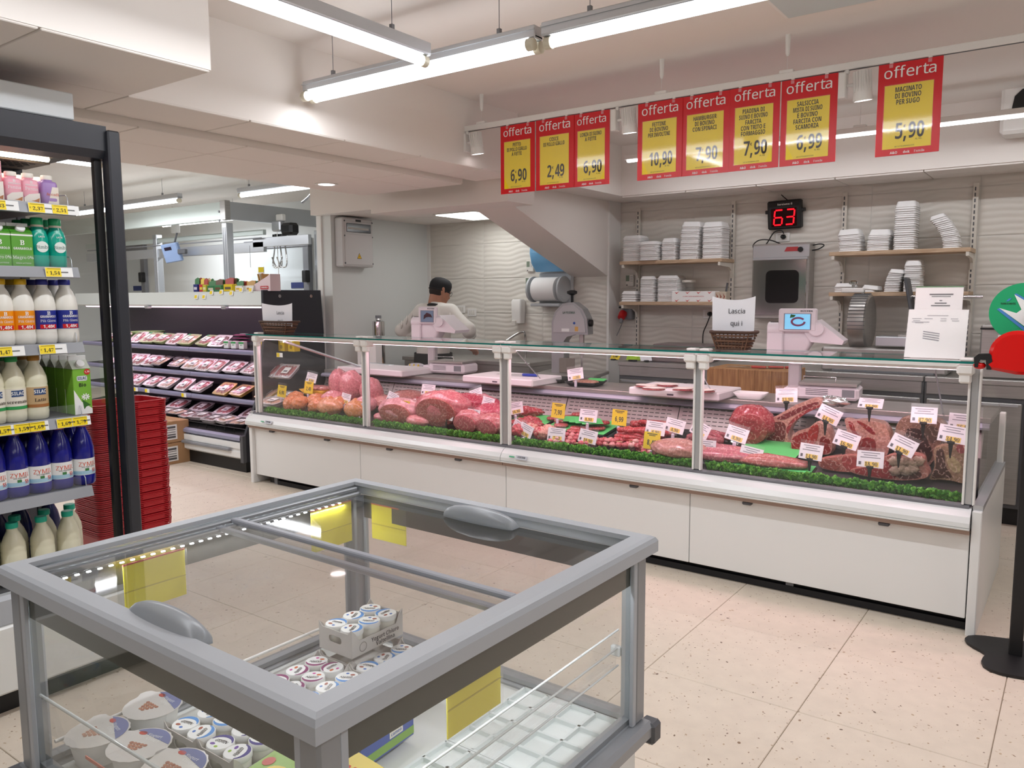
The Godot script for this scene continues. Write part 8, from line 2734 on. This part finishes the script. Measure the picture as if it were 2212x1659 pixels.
	part("bone_end_foil", lump(geo(), on_z(1790, 868, -4.6) - t1.position + Vector3(0.02, 0, -0.04), Vector3(0.075, 0.03, 0.04), 0.5, 2.0, 20, 12), mt("foil", "d8d8da", 0.2, 0.9), t1)
	cut("T-bone beef loin with bright red cut face", zone(S, 1480, 720, [[690, 700], [715, 655], [800, 622], [860, 580], [905, 600], [940, 640], [957, 720], [950, 790], [880, 800], [760, 795], [700, 782]]), -4.5, 0.14, "d4a090", [[zone(S, 1480, 720, [[698, 700], [730, 668], [795, 645], [800, 690], [785, 770], [705, 775]]), "9c2a2c"], [zone(S, 1480, 720, [[805, 640], [858, 592], [872, 640], [850, 720], [805, 755]]), "b23430"], [zone(S, 1480, 720, [[885, 685], [935, 690], [950, 740], [940, 785], [880, 788]]), "8e2626"]])
	cut("large beef sirloin joint with thick striped fat cap", zone(S, 1480, 720, [[1040, 565], [1070, 575], [1150, 567], [1230, 575], [1300, 600], [1340, 690], [1330, 780], [1300, 830], [1180, 835], [1040, 800], [1060, 700], [1050, 620]]), -4.55, 0.16, "d49c8c", [[zone(S, 1480, 720, [[1145, 710], [1190, 690], [1235, 705], [1245, 760], [1230, 810], [1150, 800], [1130, 760]]), "9a2a2c"], [zone(S, 1480, 720, [[1065, 580], [1095, 590], [1115, 650], [1140, 680], [1125, 690], [1090, 650]]), "a53436"], [zone(S, 1480, 720, [[1120, 575], [1150, 580], [1210, 620], [1240, 660], [1225, 668], [1170, 625]]), "9c3034"]])
	cut("brownish beef joint with netted cut face at the front", zone(S, 1480, 720, [[865, 880], [880, 850], [960, 825], [1050, 800], [1130, 800], [1200, 830], [1230, 900], [1220, 960], [1100, 970], [950, 960], [880, 930]]), -4.3, 0.13, "b87468", [[zone(S, 1480, 720, [[880, 880], [920, 855], [990, 860], [1010, 910], [980, 955], [900, 930]]), "9a5048"], [zone(S, 1480, 720, [[1030, 820], [1110, 815], [1170, 850], [1190, 930], [1080, 955], [1030, 900]]), "a54444"]])
	var r5 = cut("red beef joint with crumbled tan fat beside the 18,90 card", zone(S, 1480, 720, [[1080, 935], [1180, 900], [1260, 850], [1330, 805], [1420, 790], [1540, 800], [1565, 880], [1590, 960], [1540, 1000], [1400, 1015], [1240, 1000], [1110, 970]]), -4.27, 0.14, "b8786c", [[zone(S, 1480, 720, [[1110, 930], [1190, 905], [1290, 850], [1350, 860], [1370, 930], [1360, 1000], [1230, 985], [1120, 960]]), "a23038"], [zone(S, 1480, 720, [[1390, 930], [1480, 920], [1540, 950], [1520, 990], [1400, 1000]]), "5a2628"]])
	for k in 9:
		part("crumbled_fat", lump(geo(), on_z(1480 + S * (1370 + (k % 5) * 38), 720 + S * (835 + (k / 5) * 48 + (k % 2) * 14), -4.262) - r5.position, Vector3(0.03, 0.024, 0.012), 0.5, k * 1.7, 12, 8), meat_mat("b8a08c"), r5)
	cut("big dry-aged beef joint with dark crust and pale fat", zone(S, 1480, 720, [[1370, 660], [1400, 580], [1460, 545], [1560, 545], [1650, 580], [1690, 650], [1660, 780], [1620, 900], [1560, 960], [1450, 940], [1360, 840]]), -4.5, 0.2, "9a7464", [[zone(S, 1480, 720, [[1440, 660], [1490, 640], [1540, 660], [1590, 760], [1610, 860], [1560, 930], [1470, 900], [1430, 780]]), "40201f"], [zone(S, 1480, 720, [[1530, 640], [1600, 620], [1650, 650], [1650, 720], [1610, 760], [1570, 700]]), "6e564c", "crust"]])
	cut("dry-aged beef piece with cream fat edge at the counter's end", zone(S, 1480, 720, [[1590, 1000], [1625, 900], [1620, 780], [1660, 750], [1720, 740], [1790, 700], [1850, 680], [1852, 880], [1848, 1030], [1740, 1010], [1660, 1000]]), -4.34, 0.16, "ab8a70", [[zone(S, 1480, 720, [[1635, 900], [1640, 790], [1670, 765], [1690, 800], [1700, 900], [1740, 980], [1680, 985], [1610, 985]]), "4d2a26"], [zone(S, 1480, 720, [[1700, 820], [1760, 830], [1800, 900], [1780, 950], [1730, 920]]), "c2ad84", "yellow_fat"], [zone(S, 1480, 720, [[1770, 750], [1840, 700], [1845, 780], [1790, 800]]), "a8535a"]])
	# --- cards ---
	for a in [[609, 845, -4.25, "6,90", 0.12], [667, 837, -4.36, "2,49", 0.1], [872, 880, -4.2, "6,90", 0.14], [1206, 887, -4.45, "7,90", 0.08], [1338, 902, -4.4, "6,99", 0.06], [1408, 952, -4.2, "8,49", 0.08]]:
		price_tag(a[0], a[1], a[2], a[3], true, -a[4] * 0.6, -0.12, 0.1, a[0] == 872)
	for a in [[673, 816, -4.5, "6,90", -0.2, 0], [747, 861, -4.3, "2,90", -0.15, 0], [925, 842, -4.5, "4,90", -0.05, 1], [961, 855, -4.42, "4,90", -0.15, 1], [1028, 852, -4.5, "10,90", 0.5, 1], [1054, 871, -4.38, "11,90", -0.15, 1], [967, 894, -4.2, "11,90", -0.15, 1], [1022, 897, -4.19, "16,90", -0.02, 1], [848, 860, -4.36, "5,90", -0.4, 1], [775, 885, -4.15, "3,90", 0.45, 0], [1113, 882, -4.45, "16,90", 0.35, 0], [1122, 924, -4.26, "8,90", -0.5, 0], [1136, 930, -4.2, "6,90", -0.4, 0], [1202, 938, -4.19, "7,90", -0.02, 0], [1270, 943, -4.18, "10,90", -0.2, 0], [1271, 898, -4.4, "8,90", -0.05, 0], [1416, 925, -4.3, "6,90", -0.1, 0], [1458, 920, -4.34, "4,90", -0.25, 0], [1513, 928, -4.3, "7,90", -0.5, 0], [1524, 966, -4.2, "4,90", 0.05, 0], [1592, 938, -4.3, "9,90", -0.35, 0], [1622, 982, -4.2, "10,90", -0.25, 0], [1699, 854, -4.62, "13,90", 0.1, 1], [1791, 896, -4.4, "14,90", -0.55, 1], [1881, 871, -4.55, "12,90", -0.05, 1], [1752, 976, -4.2, "14,90", -0.05, 1], [1829, 950, -4.35, "16,90", -0.4, 1], [1951, 962, -4.22, "11,90", -0.55, 1], [1880, 992, -4.17, "18,90", -0.02, 1], [1996, 897, -4.42, "47,90", 0.05, 1], [2058, 938, -4.25, "34,90", -0.15, 1], [2080, 912, -4.35, "36,90", -0.05, 1]]:
		price_tag(a[0], a[1], a[2], a[3], false, a[4] * 0.7, -0.25 if a[0] != 1881 else -1.0, 0.15 * sin(a[0]), a[5] == 1)
	# on the steel worktop: boards, a black tray, a folded pack, an empty tray
	var wy = 0.902
	for b in [[727, 868, -4.66, "white cutting board overhanging the counter at the chicken end"], [998, 1150, -4.66, "white cutting board overhanging beside the first scale"], [1358, 1553, -4.66, "white cutting board carrying folded raw meat slices"]]:
		var x0: float = on_z(b[0], 800, b[2]).x
		var x1: float = on_z(b[1], 840, b[2]).x
		var t = thing("cutting_board", b[3], "cutting board", Vector3((x0 + x1) / 2, wy, -4.86), 0, "white cutting boards")
		part("board", bev(geo(), Vector3(0, 0.026, 0), Vector3(x1 - x0, 0.052, 0.4), 0.008), mats.poly_board, t)
		part("name_stamp", box(geo(), Vector3(-(x1 - x0) * 0.02, 0.02, 0.2005), Vector3(0.045, 0.01, 0.001)), mt("stamp", "5c4d5e", 0.6), t)
	for i in 5:
		var p: Vector3 = on_y([1395, 1412, 1440, 1478, 1520][i], [836, 842, 834, 843, 847][i], 0.96)
		var o = thing("folded_meat", "folded slice of red meat with white fat on the cutting board", "meat", Vector3(p.x, 0.955, p.z), 0.2 * i, "folded meat slices")
		part("slice", lump(geo(), Vector3(0, 0.008, 0), Vector3(0.075, 0.008, 0.04), 0.2, i, 16, 8), meat_mat("b2545a"), o)
		part("fat_layer", lump(geo(), Vector3(0.004, 0.018, -0.006), Vector3(0.078, 0.007, 0.042), 0.25, i + 9, 16, 8), paint("efe1d8", 0.45), o)
	var pe: Vector3 = on_y(1622, 860, 0.905)
	var et = thing("empty_tray", "empty white foam tray on the steel worktop", "tray", Vector3(pe.x, wy, pe.z), 0.1)
	part("tray", loft(geo(), [rrect(0.14, 0.1, 0.02, 0, 3), rrect(0.2, 0.15, 0.025, 0.04, 3), rrect(0.195, 0.145, 0.025, 0.04, 3), rrect(0.13, 0.09, 0.02, 0.005, 3)]), mats.foam, et)
	for k in 2:
		var p: Vector3 = on_y([1190, 1260][k], [824, 832][k], 0.905)
		var o = thing("serving_tray", ["empty black serving tray on the steel worktop", "black tray of pale meat with green paper on the worktop"][k], "tray", Vector3(p.x, wy, p.z - 0.04), 0.1)
		part("tray", loft(geo(), [rrect(0.2, 0.18, 0.02, 0, 3), rrect(0.26, 0.24, 0.03, 0.03, 3), rrect(0.25, 0.23, 0.03, 0.03, 3), rrect(0.19, 0.17, 0.02, 0.005, 3)]), mt("tray_black", "16161a", 0.3), o)
		if k == 1:
			part("meat", lump(geo(), Vector3(0, 0.025, 0), Vector3(0.1, 0.014, 0.09), 0.2, 4, 18, 8), meat_mat("c08a72"), o)
			part("green_sheet", box(geo(), Vector3(0.05, 0.036, -0.08), Vector3(0.14, 0.002, 0.06), turned(0.2)), mats.green_paper, o)
	price_tag(1243, 808, -4.85, "7,90", false, 0.2, -0.2, 0.1, false)
	var pk2: Vector3 = on_y(900, 798, 0.905)
	var pb = thing("film_pack", "clear pack with yellow stripes lying on the worktop", "packet", Vector3(pk2.x, wy + 0.03, pk2.z), 0.05)
	part("bag", lump(geo(), Vector3.ZERO, Vector3(0.1, 0.032, 0.05), 0.1, 3, 18, 10), mt("bag_grey", "c6c0c8", 0.25), pb)
	for k in 5:
		part("stripe", tube(geo(), [Vector3(-0.03 + k * 0.025, -0.02, 0.05), Vector3(-0.045 + k * 0.025 + 0.025 * (k % 2), 0.025, 0.042)], 0.004, 6), paint("f0cf1a"), pb)
	var kp: Vector3 = on_y(1150, 810, 0.955)
	var kn = thing("knife", "knife with blue handle on the middle cutting board", "knife", Vector3(kp.x, 0.96, -4.85), 0.15)
	part("handle", bev(geo(), Vector3(0.05, 0.006, 0), Vector3(0.13, 0.02, 0.024), 0.007), paint("2a3fa8", 0.4), kn)
	part("blade", box(geo(), Vector3(-0.12, 0.003, 0), Vector3(0.22, 0.002, 0.03)), mats.chrome, kn)
	# round chopping tops and trays glimpsed behind the chicken end
	var lt: Vector3 = on_z(835, 772, -5.15)
	var lk = thing("slim_cutter", "long pale film cutter lying across the worktop", "cutter", Vector3(lt.x - 0.05, wy, -5.08), -0.25)
	part("bar", bev(geo(), Vector3(0, 0.03, 0), Vector3(0.5, 0.05, 0.07), 0.01), mats.aluminium, lk)
	part("end_button", bev(geo(), Vector3(0.2, 0.03, 0.036), Vector3(0.05, 0.022, 0.004), 0.003), mats.black, lk)
	var wt: Vector3 = on_z(800, 745, -5.18)
	var wh = thing("white_case", "white folded plastic case standing behind the first cutting board", "case", Vector3(wt.x, wy, -5.17))
	part("case", bev(geo(), Vector3(0, 0.12, 0), Vector3(0.24, 0.24, 0.12), 0.02), mats.white_plastic, wh)
	part("lid", bev(geo(), Vector3(-0.03, 0.25, 0), Vector3(0.2, 0.03, 0.12), 0.01, turned(0, 0, 0.1)), mats.white_plastic, wh)


# ---------- things on the glass shelf, scales ----------
func weighing_scale(px: float, label: String, screen_hex: String, big: bool) -> void:
	var p: Vector3 = on_z(px, 790, -5.12)
	var t = thing("counter_scale", label, "scale", Vector3(p.x, 0.902, -5.12), 0.12)
	t.scale = Vector3(1.0, 0.9, 1.0)
	var m = mt("scale_white", "e9e0e6", 0.35)
	# weighing base beside the column
	part("base", bev(geo(), Vector3(0.21, 0.055, 0), Vector3(0.36, 0.09, 0.24), 0.018), m, t)
	part("pan", bev(geo(), Vector3(0.21, 0.115, 0), Vector3(0.34, 0.02, 0.25), 0.004), mats.steel, t)
	part("pan_rail", tube(geo(), [Vector3(0.06, 0.12, 0.05), Vector3(0.06, 0.16, 0.05), Vector3(0.25, 0.16, 0.05), Vector3(0.25, 0.12, 0.05)], 0.004, 6), mats.chrome, t)
	part("base_display", box(geo(), Vector3(0.33, 0.06, 0.1205), Vector3(0.07, 0.05, 0.002)), mats.mid_grey, t)
	for k in 4:
		part("vent", box(geo(), Vector3(0.15, 0.045 + k * 0.012, 0.1205), Vector3(0.13, 0.004, 0.002)), mats.dark_grey, t)
	part("column_foot", bev(geo(), Vector3(0, 0.04, 0), Vector3(0.12, 0.07, 0.14), 0.01), m, t)
	part("column", bev(geo(), Vector3(0, 0.2, 0), Vector3(0.075, 0.28, 0.06), 0.01), mt("column_grey", "b9b1b4", 0.4), t)
	# head: wedge-shaped housing tapering down to the column, printer drum and tilted keyboard slab
	part("head", loft(geo(), [ring_to(rrect(0.08, 0.08, 0.015, 0, 3), place(Vector3(0.01, 0.24, 0))), ring_to(rrect(0.2, 0.12, 0.02, 0, 3), place(Vector3(-0.03, 0.33, 0))), ring_to(rrect(0.26, 0.14, 0.03, 0, 3), place(Vector3(-0.01, 0.42, 0))), ring_to(rrect(0.28, 0.14, 0.03, 0, 3), place(Vector3(0.0, 0.48, -0.01)))]), m, t)
	part("printer_drum", lathe(geo(), [Vector2(0.045, -0.05), Vector2(0.05, -0.045), Vector2(0.05, 0.045), Vector2(0.045, 0.05)], 20, place(Vector3(-0.115, 0.485, 0.04), Basis(Vector3.UP, Vector3.RIGHT, Vector3.FORWARD))), m, t)
	part("paper_slot", box(geo(), Vector3(-0.115, 0.533, 0.05), Vector3(0.07, 0.006, 0.012)), mats.black, t)
	part("printer_door", bev(geo(), Vector3(-0.115, 0.39, 0.075), Vector3(0.1, 0.14, 0.02), 0.008), m, t)
	part("operator_slab", extrude(geo(), PackedVector2Array([Vector2(0.08, 0.54), Vector2(0.13, 0.55), Vector2(0.29, 0.41), Vector2(0.28, 0.385), Vector2(0.1, 0.4), Vector2(0.06, 0.46)]), 0.22, place(Vector3(0, 0, -0.03))), m, t)
	part("pivot", lathe(geo(), [Vector2(0.045, 0), Vector2(0.045, 0.03)], 20, place(Vector3(0.13, 0.49, 0.07), turned(PI / 2))), m, t)
	var s = 1.2 if big else 1.0
	part("customer_display", bev(geo(), Vector3(0.02, 0.55, 0.085), Vector3(0.19 * s, 0.16, 0.035), 0.01), m, t)
	part("screen_bezel", box(geo(), Vector3(0.02, 0.54, 0.1028), Vector3(0.135 * s, 0.112, 0.002)), mt("bezel", "8d8790", 0.3), t)
	part("screen", box(geo(), Vector3(0.02, 0.54, 0.104), Vector3(0.125 * s, 0.104, 0.002)), glow("screen_" + screen_hex, Color(screen_hex), 0.55), t)
	text(t, "BIZERBA", 0.012, place(Vector3(0.06 * s, 0.612, 0.103)), mats.print_black, "bold", 1.1)
	if big:
		var pts = []
		for k in 22:
			var a = 0.6 + k * 0.27
			pts.append(Vector3(0.025 + cos(a) * 0.038, 0.54 + sin(a) * 0.026, 0.1055))
		part("screen_picture", tube(geo(), pts, 0.007, 6), paint("8d4a6c", 0.5), t)
		part("screen_picture", extrude(geo(), PackedVector2Array([Vector2(-0.045, 0.565), Vector2(-0.02, 0.57), Vector2(-0.01, 0.585), Vector2(-0.04, 0.59)]), 0.001, place(Vector3(0.02, 0, 0.106))), paint("2f6a3a"), t)
	else:
		part("screen_picture", extrude(geo(), PackedVector2Array([Vector2(-0.035, 0.51), Vector2(-0.03, 0.55), Vector2(0.0, 0.575), Vector2(0.04, 0.56), Vector2(0.055, 0.53), Vector2(0.02, 0.535), Vector2(-0.01, 0.53)]), 0.001, place(Vector3(0.02, 0, 0.106))), paint("4a2430"), t)


func sign_basket(u0: float, u1: float, v: float, label: String, lines: Array, tall: float) -> void:
	# wicker basket on the glass shelf holding a curved paper sign in a plastic sleeve
	var a: Vector3 = on_z(u0, v, -4.18)
	var b: Vector3 = on_z(u1, v, -4.18)
	var w = b.x - a.x
	var at = Vector3((a.x + b.x) / 2, 1.257, -4.18)
	var t = thing("wicker_basket", "small brown wicker basket " + label, "basket", at, 0.0, "wicker baskets on the glass shelf")
	var m = [mt("wicker_a", "4a3428", 0.7), mt("wicker_b", "6a4a36", 0.7)]
	var n = 7
	for k in n:
		var f = float(k) / (n - 1)
		var ring = rrect(w * lerpf(0.72, 0.96, f), 0.13 * lerpf(0.75, 1.0, f), 0.03, 0.008 + 0.085 * f, 5)
		for i in ring.size():
			ring[i] *= Vector3(1, 1, 1)
			ring[i].x += 0.003 * (1 if (i + k) % 2 else -1)
			ring[i].z += 0.003 * (1 if (i + k) % 2 else -1)
		part("weave", tube(geo(), ring, 0.0065, 6, true), m[k % 2], t)
	part("rim", tube(geo(), rrect(w, 0.14, 0.03, 0.098, 5), 0.009, 6, true), m[0], t)
	part("bottom", loft(geo(), [rrect(w * 0.7, 0.09, 0.03, 0.002, 4), rrect(w * 0.72, 0.095, 0.03, 0.008, 4)]), m[0], t)
	for k in 10:
		var x = (k - 4.5) / 4.5
		part("stake", tube(geo(), [Vector3(x * w * 0.34, 0.005, 0.05), Vector3(x * w * 0.46, 0.098, 0.066)], 0.004, 5), m[1], t)
	var s = thing("paper_sign", "curved white paper sign in plastic sleeve " + label, "sign", at + Vector3(0, 0.06, -0.01))
	var g = geo()
	g.set_smooth_group(1)
	var nn = 12
	var f2 = func(i: int, y: float) -> Vector3:
		var x = (float(i) / nn - 0.5) * 2
		return Vector3(x * w * (0.5 + 0.02 * y / tall), y + (0.02 * x * x if y > tall * 0.5 else 0.0), -0.02 * (1 - x * x) + 0.03)
	for i in nn:
		quad(g, f2.call(i, 0.0), f2.call(i + 1, 0.0), f2.call(i + 1, tall), f2.call(i, tall))
	part("sheet", g, mt("sign_paper", "ecebf0", 0.35), s)
	for k in lines.size():
		text(s, lines[k], 0.026, place(Vector3(w * 0.06, tall - 0.06 - k * 0.066, 0.016)), mt("marker_ink", "23232a", 0.6), "sans", 1.0)


func counter_top_things() -> void:
	weighing_scale(935, "white counter scale with dark screen before the butcher", "5a6478", false)
	weighing_scale(1718, "white counter scale with bright blue sausage screen", "7fc4ea", true)
	sign_basket(573, 636, 712, "at the counter's black-panel end", ["Lascia", "qui i", "tuoi"], 0.17)
	sign_basket(1541, 1630, 756, "in front of the slicer", ["Lascia", "qui i"], 0.21)
	# documents in acrylic stands
	for k in 2:
		var a: Vector3 = on_z([1950, 1968][k], [774, 700][k], -4.12 - 0.14 * k)
		var b: Vector3 = on_z([2086, 2076][k], [774, 700][k], -4.12 - 0.14 * k)
		var w = (b.x - a.x) * 0.96
		var h: float = [0.235, 0.335][k]
		var t = thing("document_stand", ["acrylic stand with a blank-looking form in front of the taller document", "taller white document standing behind the acrylic form stand"][k], "document", Vector3((a.x + b.x) / 2, 1.257, -4.12 - 0.14 * k), 0.0)
		var tilt = turned(-0.32 if k == 0 else -0.2)
		part("sheet", box(geo(), tilt * Vector3(0, h / 2, 0), Vector3(w, h, 0.003), tilt), mats.print_white, t)
		part("cover", patch(geo(), w * 1.03, h * 1.02, place(tilt * Vector3(0, h / 2, 0.004), tilt)), pane("doc_cover", Color(1, 1, 1), 0.04, 0.02), t)
		part("prop", box(geo(), Vector3(0, 0.05, -0.12), Vector3(w * 0.9, 0.1, 0.003), turned(0.6)), mats.acrylic, t)
		if k == 1:
			for q in 7:
				part("print_line", patch(geo(), w * [0.5, 0.4, 0.06, 0.25, 0.4, 0.5, 0.8][q], [0.006, 0.003, 0.004, 0.005, 0.005, 0.005, 0.002][q], place(tilt * Vector3(0.01, h - [0.035, 0.045, 0.065, 0.078, 0.09, 0.115, 0.125][q], 0.0025), tilt)), paint("66666a"), t)
			part("green_edge", box(geo(), tilt * Vector3(0, h + 0.002, 0), Vector3(w, 0.006, 0.004), tilt), paint("5f8a62"), t)
		else:
			for q in 10:
				part("print_line", patch(geo(), w * [0.35, 0.16, 0.14, 0.1, 0.12, 0.12, 0.1, 0.12, 0.3, 0.14][q], 0.0025, place(tilt * Vector3(w * [0.0, -0.35, -0.15, 0.1, 0.28, -0.35, 0.1, 0.3, -0.28, -0.3][q], h - [0.03, 0.045, 0.045, 0.045, 0.045, 0.055, 0.055, 0.055, 0.062, 0.066][q], 0.0025), tilt)), paint("9a9aa0"), t)
			for q in 4:
				part("stamp", patch(geo(), 0.07, 0.004, place(tilt * Vector3(-0.02, h * 0.52 - q * 0.011, 0.0025), tilt * turned(0, 0, -0.15))), paint("8a8a92"), t)
